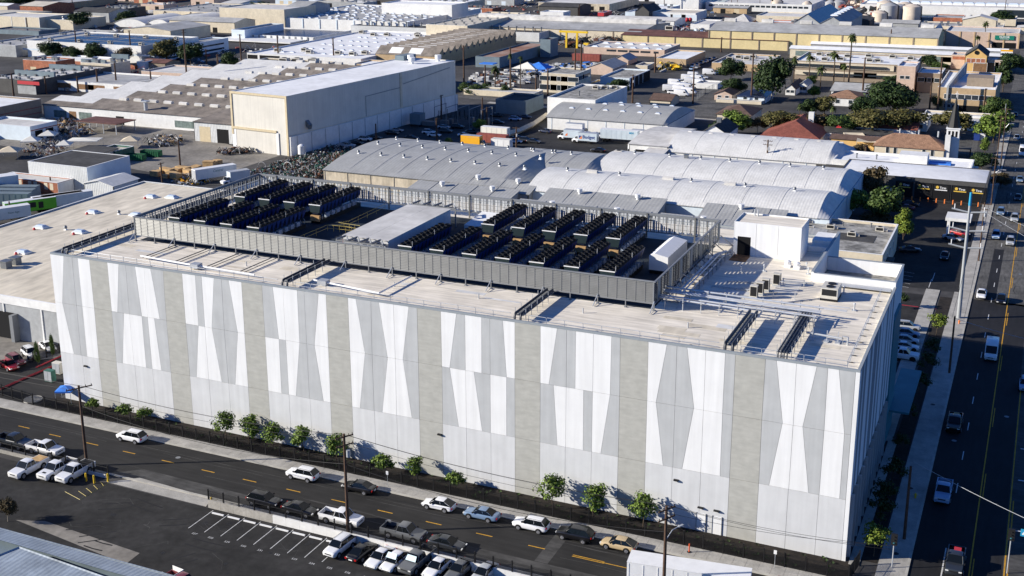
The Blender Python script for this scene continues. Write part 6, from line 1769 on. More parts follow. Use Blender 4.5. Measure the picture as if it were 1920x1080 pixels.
s2.feat('F',[.22],4.4,0,5.0,'door_tan','door',None); s2.feat('F',[.58],4.6,0,4.6,'dark_void','door',None); s2.feat('F',[.9],3.4,0,1.3,'w_brick','brick_base',None)
tk = thing('storage_tank','small white vertical tank by the hangar corner','tank',(*(-69.11,172.9),0))
MB().cyl(0,0,1.0,3.6,1.1,14).cyl(0,0,3.6,4.1,1.1,14,0,.4).build('tank','box_white',tk,smooth=50); MB().tube([(1.2,0,0),(1.2,0,3.8),(1.6,0,3.8),(1.6,0,0)],.05,4).cyl(0,0,0,1.0,.8,8).build('ladder','galvanised',tk)
cn = thing('open_shelter','brown roofed open shelter over stored timber in the yard','shelter',(*(-156.9,185.07),0))
x, y = (-156.9,185.07)
MB().box(-9,9,-5,5,3.4,3.7).build('roof','r_rustbrown',cn)
for sx in (-8.5,-3,3,8.5): MB().box(sx-.12,sx+.12,-4.8,-4.55,0,3.4).build('post','galvanised',cn); MB().box(sx-.12,sx+.12,4.55,4.8,0,3.4).build('post','galvanised',cn)
def heap(label, pts, n, hmax, mats, seed, smin=.3, smax=1.4, name='scrap_heap', cat='scrap', boxes=False):
    q = random.Random(seed); k = MB()
    xs, ys = [p[0] for p in pts], [p[1] for p in pts]
    for i in range(n):
        for _ in range(30):
            x, y = q.uniform(min(xs),max(xs)), q.uniform(min(ys),max(ys))
            c = False; j = len(pts)-1
            for a in range(len(pts)):
                if (pts[a][1] > y) != (pts[j][1] > y) and x < (pts[j][0]-pts[a][0])*(y-pts[a][1])/(pts[j][1]-pts[a][1])+pts[a][0]: c = not c
                j = a
            if c: break
        l, w, h = q.uniform(smin,smax)*1.6, q.uniform(smin,smax), q.uniform(smin,smax)
        m = q.randrange(len(mats)); z = q.uniform(.1,hmax)
        if boxes: k.obox((x,y,h*.4), l, w, h*.8, q.uniform(-.2,.3), m)
        elif q.random() < .5: k.obox((x,y,z), l, w, h*.7, q.uniform(0,3.1), m, q.uniform(-.5,.5))
        else: k.tube([(x-l,y,z*.4),(x,y+q.uniform(-1,1)*w,z+h),(x+l,y+q.uniform(-1,1),z*.4)], .09, 4, m)
    return tag(k.build(name, mats), label, cat, kind='stuff')
pal = ['scrap_green','scrap_rust','scrap_dark','scrap_grey','scrap_white','scrap_green','scrap_dark','scrap_rust']
heap('dense field of green and rusty machine parts behind the plant screen', [(-69.3,146.05),(-69.57,171.85),(-68.45,188.43),(-53.99,187.13),(-47.31,152.27),(-49.75,141.77),(-60.76,137.13)], 2400, 1.3, pal, 1, .15,.6)
for i in range(8):
    x, y = (-62.67,161.37)
for i, (p, lb) in enumerate(zip([(-68.37,151.05),(-61.45,153.95),(-53.72,151.08),(-48.94,159.19)],('tall ring shaped steel hoop at the left of the machine parts','pale ring shaped hoop in front of the machine parts','wide steel hoop near the screen corner','dark hoop beside the cream wall'))):
    o = MB().tube([(1.4*math.cos(a*.45),0,1.5+1.4*math.sin(a*.45)) for a in range(15)],.12,5).build('steel_hoop','scrap_white' if i % 2 else 'scrap_grey'); o.location = (p[0],p[1],0); tag(o, lb, 'hoop')
heap('jumble of steel racks and timber in the yard left of the shelter', [(-182.44,180.08),(-188.28,193.81),(-174.46,192.43),(-157.67,179.38),(-156.96,167.28),(-169.44,169.29)], 260, 1.6, ['scrap_rust','timber','scrap_white','scrap_dark','scrap_grey'], 2,.3,1.3)
heap('pallets and metal racks in front of the factory wall', [(-129.98,172.48),(-131.22,181.96),(-121.29,182.01),(-115.55,170.77),(-122.76,167.78)], 150, 1.4, ['scrap_grey','timber','scrap_dark','scrap_white'], 3,.3,1.0)
heap('racks and pallets in front of the hangar door', [(-98.26,168.73),(-91.14,177.16),(-85.59,172.2),(-94.42,164.98)], 110, 1.2, ['scrap_dark','scrap_rust','scrap_grey'], 4,.3,.9)
heap('heap of grey and white scrap beside the parked trailers', [(-82.87,127.82),(-84.97,137.96),(-78.84,140.53),(-74.15,133.65),(-75.79,125.88)], 130, 1.0, ['scrap_white','scrap_grey','scrap_dark','box_yellow'], 6,.2,.9)
heap('small items stored behind the tents', [(-158.24,147.47),(-161.12,165.56),(-153.74,162.65),(-140.55,147.56),(-146.22,139.92)], 150, 1.3, ['scrap_dark','scrap_rust','scrap_white','scrap_grey'], 7,.2,.8)
cr = MB().obox((0,0,.55),2.2,1.4,1.0).obox((0,0,1.1),2.3,1.5,.08,0,1).obox((-.7,0,.04),.15,1.4,.1,0,1).obox((.7,0,.04),.15,1.4,.1,0,1).mesh('crate',['timber','timber'])
q = random.Random(12)
for i, p in enumerate([(-93.53,134.36),(-94.26,137.11),(-94.99,139.9),(-91.96,138.08),(-88.79,135.6),(-90.4,139.5),(-91.58,142.89),(-89.02,141.62),(-85.58,139.22),(-87.16,143.18),(-87.85,146.03),(-89.14,133.21),(-85.86,133.84),(-83.92,136.15),(-87.42,151.02),(-87.17,152.75),(-87.25,155.18)]):
    o = link('timber_crate', cr, None, (p[0],p[1],0)); o.rotation_euler = (0,0,q.uniform(-.3,.3)); s = q.uniform(.9,1.5); o.scale = (s,s,s)
    tag(o, (f'timber crate, {ORD[i]} from the left in the rear band of the yard crates' if i < 11 else f'timber crate, {ORD[i-11]} from the left in the front band of the yard crates' if i < 14 else f'brown timber crate, {ORD[i-14]} of three in the line at the right of the yard crates'), 'crate', 'timber crates in the yard')
for p, rz, lb in (((-114.15,149.84),.15,'green roll-off dumpster, front one, filled with scrap'),((-113.34,156.23),.15,'dark green roll-off dumpster behind the front one')):
    t = thing('dumpster', lb, 'dumpster', (p[0],p[1],0), rz)
    MB().box(-3.2,3.2,-1.2,1.2,.2,.35).box(-3.2,3.2,-1.2,-1.1,.35,1.9).box(-3.2,3.2,1.1,1.2,.35,1.9).box(-3.2,-3.1,-1.1,1.1,.35,1.9).box(3.1,3.2,-1.1,1.1,.35,1.9).build('box','dumpster_green',t)
    for i in range(9): MB().box(-3.1+i*.76,-3.0+i*.76,-1.3,-1.2,.3,1.85).build('rib','dumpster_green',t)
    MB().box(-3,3,-1.05,1.05,.4,1.6).build('contents','scrap_dark',t)
t = trailer('white trailer with the word Central in the yard behind the screen',*(-74.29,136.5),62,12.5,'box_white',2.8,2.5)
text('Central',1.0,(.5,-1.285,3.0),(math.pi/2,0,0),t,'teal_canopy',shear=.25)
vehicle('boxtruck','white',*(-66.68,135.36),-118,'white box truck with pale blue cargo box beside the lettered trailer',None,'box_pale',6.0,2.7)
# left yard with trailers and the brick works
t = trailer('bright green trailer with dark rectangles parked beside the tan roof',*(-93.47,86.52),60,12.5,'box_green',2.8,2.5)
MB().box(-2.0,1.2,-1.3,-1.262,2.0,3.3).build('black_panel','trim_black',t); MB().box(1.8,3.0,-1.3,-1.262,1.6,3.2).build('black_panel','trim_black',t)
t = trailer('pale trailer with small green lettering at the left edge',*(-93.21,77.52),60,12.5,'box_pale',2.8,2.5)
text('New Age',.7,(2.2,-1.285,2.6),(math.pi/2,0,0),t,'teal_canopy')
trailer('white topped trailer right of the green one',*(-90.99,93.52),60,12.5,'box_white',2.8,2.5)
trailer('second white topped trailer right of the green one',*(-89.51,95.36),60,12.5,'box_pale',2.8,2.5)
for i, p in enumerate([(-109.01,96.47),(-106.89,92.93),(-104.83,89.47)]): trailer(f'dark shaded trailer roof, {ORD[i]} from the brick wall',*p,20,13.5,'w_slate',2.8,2.5,True,'trailer','w_slate')
trailer('tall pale container block at the left edge beside the brick building',*(-115.73,98.18),60,9,'box_pale',5.5,4,False,'container','box_white','shipping_container',.1)
br = bw('brick_building','red brick building with pale windows and white roof at the left edge',(-123,-101,104,109.8,3.7),'w_brick','r_pale',par=.2)
br.feat('F',[.3,.39,.55,.64,.81,.9],1.2,1.6,3.4,'w_cream','window',None); MB().box(br.x1,br.x1+.06,br.y0,br.y1,0,br.h-.1).build('side_wall','w_white',br.b)
dr = bw('flat_building','dark flat-roofed building with corrugated front above the brick works',(-117,-96,110,127,7.1),'w_corrugated','r_dark',par=.05)
MB().box(dr.x1,dr.x1+.05,dr.y0,dr.y1,0,dr.h-.1).build('side_wall','w_bluewhite',dr.b)
sm = bw('shed','small white corrugated shed with gable front beyond the tan roof',(-92.6,-82.6,104.9,114.7,4.2),'w_corrugated','r_seam_light',kind='gabley',rise=1.2)
bw('shed','charcoal roofed low canopy among the tents',(-130.1,-118.6,137.3,147.8,3.4),'w_cream','r_dark',kind='shed',rise=.3)
bw('shed','pale green walled container building behind the dumpsters',(-125.6,-118.0,145.5,154.1,3.2),'scrap_green','r_cream')
for (x, y), w, lb in (((-152.41,137.34),6.5,'cream pyramid canopy at the left edge'),((-159.0,152.77),5.5,'white pyramid tent beside the striped block'),((-161.21,162.52),5.5,'white pyramid tent behind another tent'),((-129.02,165.19),5.8,'cream pyramid canopy in front of the timber shelter'),((-143.92,151.58),4.5,'small white tent beside the charcoal canopy')):
    tent(lb, x, y, w, w, 2.4, 'tent_cream' if 'cream' in lb else 'tent_white', .5, top=1.4)
tent('wide low white sail canopy behind the charcoal roof', *(-142.86,159.46), 10, 6, 2.6, 'tent_white', .4, top=.5)
bl = bw('block_building','low bluish white building with pink stripe at the left edge',(-190.0,-166.3,159.9,172.0,5.0),'w_bluewhite','r_pale')
bl.feat('R',[.3,.7],3.4,0,3.2,'dark_void','door',None); MB().box(bl.x1,bl.x1+.05,bl.y0,bl.y1,3.4,3.7).build('stripe','container_red',bl.b)
gb = bw('office_block','grey shaded building with two pink stripes and white roof at the left edge',(-330,(-194.73,195.99)[0],(-194.73,195.99)[1]-75,(-194.73,195.99)[1]-2,7.5),'w_brown','r_white')
for z in (2.6,4.6): MB().box(gb.x1,gb.x1+.06,gb.y0,gb.y1,z,z+.25).build('stripe','container_red',gb.b)
gb.feat('R',[.25,.6],5,4.9,6.2,'glass_win','window',None); gb.units('pipe_vent',5,1,.1,.5,sc=2)
tk2 = thing('storage_tank','dark round tank beside the factory corner','tank',(*(-181.56,180.44),0))
MB().cyl(0,0,0,3.2,1.6,14).build('tank','w_slate',tk2,smooth=50); MB().cyl(0,0,3.2,3.6,1.6,14,0,.3).build('lid','w_slate',tk2,smooth=50)

# ------------------------------------------------------------------ background, left third
FAR = []
def far(label, dims, wall, roof, cat='warehouse', name=None, **kw):
    return Bld(name or cat.replace(' ','_'), label, cat, *dims, wall, roof, **kw)
so = far('long white warehouse with dark solar roof and pale blue band behind three round trees', (-341.2,-267.0,333.5,378.2,8.5), 'w_white','r_grey')
for i in range(4):
    for j in range(3): so.panel(.12+i*.22,.12+i*.22+.2,.06+j*.31,.06+j*.31+.27,'solar','solar_field',.1)
so.feat('F',[.13,.45,.72,.93],26,so.h*.42,so.h*.52,'w_bluewhite','band',None); so.units('air_conditioner',4,2,.1,.2)
an = far('pale blue two-storey annex with window bands at the right end of the solar warehouse', (-272.9,-261.8,341.1,396.5,6.4), 'w_bluewhite','r_grey','office building')
an.feat('R',[.5],an.y1-an.y0-8,an.h*.55,an.h*.68,'glass_win','window',None); an.feat('R',[.5],an.y1-an.y0-8,an.h*.15,an.h*.3,'glass_win','window',None)
far('blue shaded tall block behind the blue annex', (-289.0,-279.9,436.2,475.3,6.0), 'w_bluewhite','solar')
far('cream walled warehouse with plain flat roof left of a cream twin, top left', (-486.2,-439.7,441.9,468.5,7.5), 'w_cream','r_pale').pil('F',5,'w_white')
far('cream walled warehouse with grey roof and shaded long side, top left', (-440.8,-417.9,447.7,477.3,6.0), 'w_cream','r_grey').at('turbine_vent',(.5,.5),(.3,.3),sc=2)
far('tan office slab with dark shaded side at the top left edge', (-563.5,-535.4,554.5,622.0,4.7), 'w_tan','r_grey').pil('F',4,'w_brown')
far('blue roofed low sheds at the left edge beyond the yard', (-452.4,-413.9,414.7,431.1,2.6), 'w_slate','solar')
far('wide low grey roof with rows of small units left of the solar warehouse', (-371.8,-345.5,329.8,406.1,6.0), 'w_grey','r_grey').units('duct_box',7,5,.08,.1,jit=2.5,sc=.9)
far('long thin white strip building in front of the solar warehouse', (-317.6,-275.4,312.6,326.3,3.4), 'w_white','r_white').feat('F',[.75,.9],9,.3,2.6,'w_brick','brick_bay',None)
mo = far('large grey roofed works with staggered roof steps and dark front wall at the left', (-268.4,-242.2,237.7,284.4,5.7), 'w_charcoal','r_pale')
for j in range(4): MB().box(mo.x0+2,mo.x1-2-j*4,mo.y0+14+j*20,mo.y0+15+j*20,mo.h-.6,mo.h+1.6).build('roof_step','w_slate',mo.b)
mo.units('duct_box',9,5,.06,.1,jit=3,sc=.9); mo.feat('F',[.76,.95],5,0,3.4,'w_grey','door',None); mo.feat('F',[.9],12,4,5.4,'sign_red','sign',None)
bd = far('white walled grey-roofed warehouse with brown shutters behind the factory', (-245.3,-206.4,251.2,279.3,4.1), 'w_white','r_grey')
bd.feat('F',[.15,.47,.62,.97],9,1.0,3.2,'door_brown','shutter',None)
far('pink walled office with pale green roof and brown eaves behind the factory', (-231.1,-202.5,290.8,313.3,3.6), 'w_pink','r_pale').feat('R',[.2,.5,.8],4,1,2.8,'glass_win','window',None)
far('small dark red cottage left of the brown-roofed row', (-261.1,-255.9,315.4,324.1,1.5), 'w_brick','r_shingle','house',kind='gabley',rise=1)
far('rust brown roofed row with windows below the solar warehouse', (-256.2,-241.6,320.1,331.1,2.8), 'w_brown','r_rustbrown','house',kind='gable',rise=1.2)
far('blue-grey cylinder-like block beside the rust brown row', (-256.1,-251.6,317.1,323.5,3.6), 'w_bluewhite','r_grey')
cw = far('long cream works with dark timber braces and grey roof, upper left', (-428.7,-345.8,536.3,601.0,4.7), 'w_cream','r_grey'); cw.units('duct_box',10,3,.05,.2,jit=2,sc=.9)
for i in range(9): MB().tube([(cw.x0+10+i*22,cw.y0-4,0),(cw.x0+10+i*22,cw.y0,cw.h*.9)],.5,4).build('brace','w_brown',cw.b)
far('cream strip block raised above the long cream works', (-343.8,-294.8,498.3,534.2,12.0), 'w_cream','r_pale')
far('grey warehouse end right of the cream strip block', (-310.7,-296.3,522.5,553.9,11.0), 'w_grey','r_grey',kind='gable',rise=3)
for i, (d, lb) in enumerate((((-408.9,-383.4,474.4,515.8,2.4),'pale blue bow roof, leftmost of three in the upper left'),((-385.9,-367.3,478.1,515.4,2.4),'white bow roof, middle of three in the upper left'),((-382.6,-356.1,495.1,525.1,2.7),'shaded blue bow roof, rightmost of three in the upper left'))):
    far(lb, d, 'w_white', 'r_seam_light', kind='barrely', rise=3)
far('white gabled shed with olive roof before the long cream works', (-400.0,-376.8,526.4,557.1,2.5), 'w_white','r_cream',kind='gabley',rise=2)
aw = far('solar roofed depot with white panelled front and wide canopy', (-291.0,-237.9,442.6,483.1,2.8), 'w_white','solar'); aw.pil('F',14,'steel_frame',.8,.3)
MB().box(aw.x0-3,aw.x1-5,aw.y0-16,aw.y0-.1,aw.h*.25,aw.h*.25+.7).build('canopy','w_white',aw.b)
pwh = far('very long white warehouse with evenly spaced pilasters, upper centre left', (-306.9,-209.6,499.9,602.6,6.9), 'w_white','r_grey'); pwh.pil('F',9,'w_bluewhite',.7,.3); pwh.units('skylight',14,9,.04,.06,jit=2,sc=1.5); pwh.units('duct_box',7,5,.1,.1,jit=6,sc=.9)
far('white parapet block at the very top behind the long white warehouse', (-256.4,-206.0,552.1,575.7,13.0), 'w_white','r_white')
wr = far('wide white roof with many dark units left of the sawtooth roof', (-225.5,-160.1,362.5,479.6,3.7), 'w_white','r_white'); wr.units('air_conditioner',6,2,.1,.15,jit=6,sc=1.4); wr.units('skylight',8,6,.2,.12,jit=1,sc=1.2)
wr.feat('F',[.05,.16,.25],6,1,3,'dark_void','window',None)
far('beige flat building with a clutter of plant on its roof behind the factory', (-202.7,-164.0,328.8,346.8,4.2), 'w_cream','r_dark').at('air_conditioner',(.6,.5),(.8,.6),(.45,.4),sc=2)
far('plain cream box shed with dark roof behind the factory roofs', (-193.9,-171.2,317.1,331.8,3.4), 'w_corr_cream','solar')
far('tan roofed small offices behind the hangar roof', (-157.7,-136.3,351.0,366.7,3.0), 'w_tan','r_white')
gl_ = far('very long grey corrugated wall with dark roof edge across the centre', (-242.0,-121.0,489.4,507.3,5.0), 'w_corrugated','r_dark'); gl_.units('pipe_vent',24,1,.02,.5,sc=3)
dc_ = far('cream roofed warehouse with rows of small dark vents, upper centre', (-183.6,-157.8,474.3,558.9,9.0), 'w_cream','r_cream'); dc_.units('duct_box',4,8,.12,.06,sc=.9)
far('low cream strip roof beside the dark grey long roof', (-158.0,-140.5,508.0,517.5,6.0), 'w_cream','r_cream')
sw = far('sawtooth roofed factory with brown roof slopes and pale skylight rows', (-160.7,-126.9,377.4,470.9,4.4), 'w_tan','r_brown',kind='saw',rise=3.6,n=14,eave=.1)
for j in range(14):
    y = sw.y0+(sw.y1-sw.y0)*(j+.42)/14
    for u in (.3,.62): MB().loft([[(sw.x0+(sw.x1-sw.x0)*(u-.1),y-1.9,sw.zat(0,y-1.9)+.1),(sw.x0+(sw.x1-sw.x0)*(u-.1),y+1.9,sw.zat(0,y+1.9)+.1)],[(sw.x0+(sw.x1-sw.x0)*(u+.1),y-1.9,sw.zat(0,y-1.9)+.1),(sw.x0+(sw.x1-sw.x0)*(u+.1),y+1.9,sw.zat(0,y+1.9)+.1)]],closed=False,caps=False).build('roof_light','r_white',sw.b)
rb = far('slate walled works with rust stained roof right of the sawtooth factory', (-109.2,-96.8,382.1,445.3,5.0), 'w_slate','r_rust')
far('slate tower block with red roof edge at the end of the rust stained works', (-95.2,-89.7,428.2,438.6,8.8), 'w_slate','r_rustbrown','tower')
MB().box(-102,-95,371,376,3,3.4).build('cover','tarp_blue',rb.b)
# ------------------------------------------------------------------ background, middle
dg = far('long dark grey roofed mill with cream wall and shaded gable end', (-176.7,-67.5,504.2,561.2,5.8), 'w_cream','r_grey',kind='gable',rise=1.8); dg.units('ridge_monitor',13,1,.04,.9,sc=3); dg.pil('F',8,'w_brown',.6,.2); dg.feat('F',[.46],8,0,4.6,'dark_void','door',None)
yb = far('yellow walled mill with brown roof left of the grey gable', (-75.7,14.0,496.4,527.7,4.9), 'w_yellow','r_rustbrown',kind='gable',rise=1.6); yb.pil('F',7,'w_brown',.6,.25); yb.at('air_conditioner',(.25,.5),(.62,.5),sc=2)
eb = far('long beige warehouse with small paired windows in front of the scrap yard', (-79.9,-37.3,449.4,477.3,3.5), 'w_pink','r_pale'); eb.units('skylight',6,2,.1,.2,sc=1.7); eb.feat('F',[.32,.38,.46,.52,.6,.66,.74,.8,.9],2.6,1.6,2.6,'glass_win','window',None)
far('ochre fronted warehouse with white roof above the parked vans', (-30.7,-16.4,414.3,448.8,4.0), 'w_tan','r_white')
far('ochre warehouse with grey roof behind the dark round trees', (-4.1,19.6,413.8,451.1,3.2), 'w_tan','r_pale').at('air_conditioner',(.3,.6),(.5,.5),(.55,.7),(.2,.4),sc=1.3)
of = far('cream two-storey office with ribbon windows by the palm trees', (-50.9,-36.2,322.1,340.5,7.9), 'w_cream','roof_dirty','office building')
for u in (.2,.52,.83): of.feat('F',[u],7.5,of.h*.62,of.h*.84,'glass_win','window'); of.feat('F',[u],7.5,of.h*.14,of.h*.4,'glass_win','window')
of.feat('R',[.3,.7],9,of.h*.62,of.h*.84,'glass_win','window')
far('pink gabled shed with striped grey roof behind the cream office', (-52.1,-39.6,378.5,397.8,2.9), 'w_pink','r_grey',kind='gabley',rise=2.4)
far('pink gabled shed with blue roof panel, farther of two', (-52.3,-44.4,414.9,427.6,2.0), 'w_pink','r_grey',kind='gabley',rise=2.2)
gb2 = far('grey roofed workshop with dark roller doors along its shaded side', (-33.3,-20.5,343.7,371.9,4.3), 'w_bluewhite','roof_dirty'); gb2.feat('R',[.15,.35,.55,.75,.92],5,0,5,'dark_void','door',None)
far('low white and ochre strip shop in front of the grey workshop', (-36.7,-25.0,336.0,350.2,2.0), 'w_ochre','roof_dirty')
far('small cream office with dark roof edge left of the yellow excavators', (-36.0,-30.4,399.8,411.3,2.2), 'w_cream','roof_dirty')
far('stained beige monolith wall at the top with a row of dark openings', (-200.6,-146.8,680.6,747.5,5.2), 'w_stain','r_pale').feat('F',[.15,.35,.55,.75,.9],4,.6,3.4,'dark_void','opening',None)
far('white low block in front of the beige monolith', (-174.5,-158.0,620.8,633.9,4.2), 'w_white','r_white')
far('bright red plant building in the upper middle', (-143.1,-138.7,646.5,662.8,2.5), 'sign_red','r_white')
far('white gable front beside a dark green shed, upper middle', (-117.5,-110.4,627.9,651.0,5.2), 'w_bluewhite','r_white')
far('dark green gabled shed in the upper middle', (-110.5,-100.9,627.0,652.8,5.5), 'w_charcoal','r_dark',kind='gabley',rise=4)
far('cream roofed depot with white doors, upper middle', (-101.0,-72.2,634.1,661.6,5.1), 'w_white','r_cream').feat('F',[.3,.6,.85],10,0,3.8,'w_bluewhite','door')
far('huge blank white wall with blue shaded side at the top', (-122.1,-90.3,707.9,743.3,7.9), 'w_white','r_white')
gc = thing('gantry_crane','yellow gantry crane over the dark scrap heaps','crane',(*(-93.99,469.22),0))
for x in (-3,3): MB().box(x-.45,x+.45,-.5,.5,0,8).build('leg','bollard_yellow',gc)
MB().box(-7,9,-.6,.6,8,9).build('beam','bollard_yellow',gc); MB().box(7,9.5,-1.2,1.2,1,3).build('cab','bollard_yellow',gc)
heap('dark scrap metal heaps around the yellow gantry crane', [(-106.05,475.09),(-99.83,516.55),(-81.74,514.64),(-75.59,491.99),(-87.57,466.56)], 260, 2.4, ['scrap_dark','scrap_dark','scrap_grey','scrap_rust'], 21, .8,2.6)
heap('goods and covered pallets on the open sale yard behind the cream office', [(-76.94,366.4),(-79.22,400.88),(-63.04,415.58),(-54.38,406.44),(-57.25,385.48),(-70.05,365.42)], 240, 2.2, ['scrap_white','scrap_grey','tarp_blue','scrap_dark','scrap_white'], 22, .5,1.5,boxes=True)
heap('cluttered yard between the sawtooth factory and the parking', [(-84.17,315.49),(-98.21,358.02),(-91.2,383.96),(-87.81,401.71),(-66.04,352.66),(-68.37,315.55)], 260, 1.8, ['scrap_white','scrap_grey','scrap_dark','scrap_rust','scrap_white'], 23, .5,1.6,boxes=True)
heap('yellow diggers and machine parts beside the parked vans', [(-28.06,410.64),(-20.57,423.73),(-14.99,405.92),(-22.39,395.35)], 60, 2.0, ['bollard_yellow','scrap_dark','scrap_grey'], 24, .6,2.2)
trailer('rust red container in the open sale yard',*(-68.21,422.2),3,14,'container_red',3.2,3,False,'container','container_red','shipping_container',.1)
for i, (p, lb) in enumerate(zip([(-74.04,362.01),(-69.4,363.84)],('blue roofed market tent, left of two','blue roofed market tent, right of two'))): tent(lb,*p,11,9,4,'tarp_blue' if i else 'tent_white',0,top=2.4)
far('plain pale wall behind the palms', (-77.5,-46.6,304.1,313.2,2.2), 'w_cream','r_grey','wall')
far('small house with brown gable roof beside the van yard road', (0.3,8.5,305.4,316.8,2.2), 'w_cream','r_shingle','house',kind='gable',rise=1.8)
q = random.Random(31)
vy = [(0.23,336.91),(1.24,343.39),(2.27,350.0),(3.12,356.68),(3.98,363.51),(-2.19,351.37),(-0.98,358.27),(-0.57,366.66),(-0.15,375.29),(0.29,382.41),(-2.97,343.24),(-5.54,359.72),(-4.76,366.67),(-4.39,375.33),(-4.02,384.24),(3.7,326.56),(4.92,332.86),(6.17,339.29),(2.14,323.07),(-0.57,396.46)]
for i, p in enumerate(vy):
    vehicle('van' if i % 3 else 'suv','white',p[0],p[1],8+q.uniform(-8,8),f'white {"van" if i % 3 else "utility car"}, {ORD[i % 5]} from the left in the {("second","third","rearmost","front")[min(3,i//5)]} row of the fleet yard','white vehicles in the fleet yard')
cl = [(-13.88,418.19),(-13.54,424.41),(-13.2,430.75),(-12.85,437.21),(-12.49,443.79),(-12.13,450.51),(-1.9,401.52),(1.85,401.13),(-11.86,409.08),(-11.06,415.3)]
for i, p in enumerate(cl): vehicle('sedan' if i % 2 else 'suv',['sky','silver','blue','white'][i % 4],p[0],p[1],90,f'{["pale blue","silver","blue","white"][i % 4]} car in the shade between the ochre warehouses, {ORD[i]} of the ten','cars between the ochre warehouses')
cl = [(-55.13,353.5),(-54.93,346.75),(-309.41,632.53),(-469.52,557.34),(-459.1,552.01),(-452.5,549.91),(-447.72,551.61),(-446.54,556.48),(-439.28,554.63),(-437.7,559.64),(-433.15,565.74),(-430.41,571.24),(-430.48,580.39),(-470.52,539.05),(-470.09,530.48),(-477.44,532.19)]
for i, p in enumerate(cl[2:]): vehicle('van' if i % 2 else 'sedan','white',p[0],p[1],15,f'white {"van" if i % 2 else "car"} in the distant upper left lot, {ORD[i]} of its fourteen vehicles','vehicles in the distant upper left lot')
for i, p in enumerate([(-51.05,324.02),(-54.93,346.75),(-34.0,317.23),(-23.14,307.25),(0.58,312.66),(-74.05,349.49),(-66.61,342.12),(-79.04,347.52),(-82.32,332.51)]):
    vehicle(['sedan','suv'][i % 2],['white','silver','dark'][i % 3],p[0],p[1],5,f'{["white","silver","dark"][i % 3]} {["saloon","SUV"][i % 2]} '+('left of the cream office door','behind the cream office','at the right foot of the cream office','beside the low strip shop','on the street by the van yard','in the sale yard by the tents','in the sale yard next to the tents','between the palms and the office','beside the round hedges')[i],'cars near the cream office')
cwl = far('pale concrete yard wall beside the van yard', (4.6,13.6,355.2,364.1,2.2), 'w_white','r_pale','wall')
fence('grey slatted fence curving along the van yard corner', [(13.07,326.05),(12.09,341.67),(12.96,362.21)], 2.4, .6, 5, 0, 'steel_frame')
# ------------------------------------------------------------------ background, right third
pl = far('pale plant with rows of tiny windows behind palms at the top right', (-87.5,-13.9,716.2,772.2,5.6), 'w_white','r_pale'); pl.feat('F',[.05+i*.05 for i in range(19)],3,pl.h*.5,pl.h*.75,'glass_win','window',None)
far('glass fronted stair block before the pale plant', (-83.0,-77.2,729.6,742.2,5.3), 'teal_canopy','r_pale')
lr = far('long yellow walled mill with pale grey roof running to the gable', (-27.6,86.1,497.2,533.2,9.0), 'w_yellow','r_grey',kind='gable',rise=3.2); lr.pil('F',11,'w_brown',.6,.25); lr.units('ridge_monitor',6,1,.06,.35,sc=1.8)
ge = far('pale grey gable hall at the end of the yellow mill', (78.3,83.8,538.4,566.6,5.0), 'w_grey','r_pale',kind='gabley',rise=5)
nu = far('pink walled hall with green company sign at the far right', (85.8,121.2,547.7,576.5,7.9), 'w_pink','r_pale'); nu.pil('F',6,'w_tan',.7,.25)
sx = (109.8,119.0,539.0,553.8,5.1)
MB().box(sx[0],sx[1],nu.y0-.5,nu.y0-.1,nu.h*.55,nu.h*.82).build('sign_panel','sign_green',nu.b)
text('NUCOR',nu.h*.17,((sx[0]+sx[1])/2,nu.y0-.55,nu.h*.72),(math.pi/2,0,0),nu.b,'white_trim',bold=True,extrude=.03)
text('BUILDING SYSTEMS',nu.h*.06,((sx[0]+sx[1])/2,nu.y0-.55,nu.h*.6),(math.pi/2,0,0),nu.b,'white_trim',bold=True,extrude=.03)
MB().box(sx[0]-1,sx[1]+1,nu.y0-.2,nu.y0+.02,0,nu.h*.36).build('loading_bay','dark_void',nu.b)
for i, (d, lb) in enumerate((((20.3,119.1,469.1,479.3,4.5),'long low pipe shed with pale roof strips, nearer of two'),((26.4,118.2,491.9,499.0,4.5),'long low pipe shed with pale roof strips, farther of two'))):
    s = far(lb, d, 'w_cream' if i == 0 else 'w_grey', 'r_white', kind='gable', rise=1.0); s.feat('F',[.1+i_*.085 for i_ in range(10)],14,1.2,3.6,'glass_pale','window',None)
far('brown roofed slate strip beside the pipe shed', (17.3,46.0,483.1,495.3,2.4), 'w_slate','r_rustbrown')
far('beige blocky works left of the twin gables', (-31.6,-2.9,627.1,655.2,5.6), 'w_cream','r_pale')
far('concrete gable with round arch and dark blue roof slope, twin gables left', (9.7,23.7,530.3,600.5,11.0), 'w_grey','solar',kind='gabley',rise=5)
far('concrete gable hall with skylit roof, twin gables right', (23.7,36.7,529.0,593.0,11.0), 'w_grey','r_grey',kind='gabley',rise=4).units('skylight',1,6,.4,.1,sc=2)
far('red brick house block with grey hipped roof in the upper right', (-46.3,-33.4,616.0,639.1,2.3), 'w_brick','r_pale',kind='hip',rise=4)
far('white roofed depot with red spheres beside it', (-61.7,-50.0,584.4,615.7,3.2), 'w_white','r_pale')
for i, p in enumerate([(-76.14,628.32),(-74.23,629.02)]): tag(MB().loft([[(1.4*math.cos(a)*math.sin(b_*math.pi/8)+p[0],1.4*math.sin(a)*math.sin(b_*math.pi/8)+p[1],1.4-1.4*math.cos(b_*math.pi/8)) for a in [k*.6283 for k in range(10)]] for b_ in range(1,8)]).build('balloon','sign_red',smooth=60),('left' if i == 0 else 'right')+' one of two bright red round balloons at the upper right','balloon')
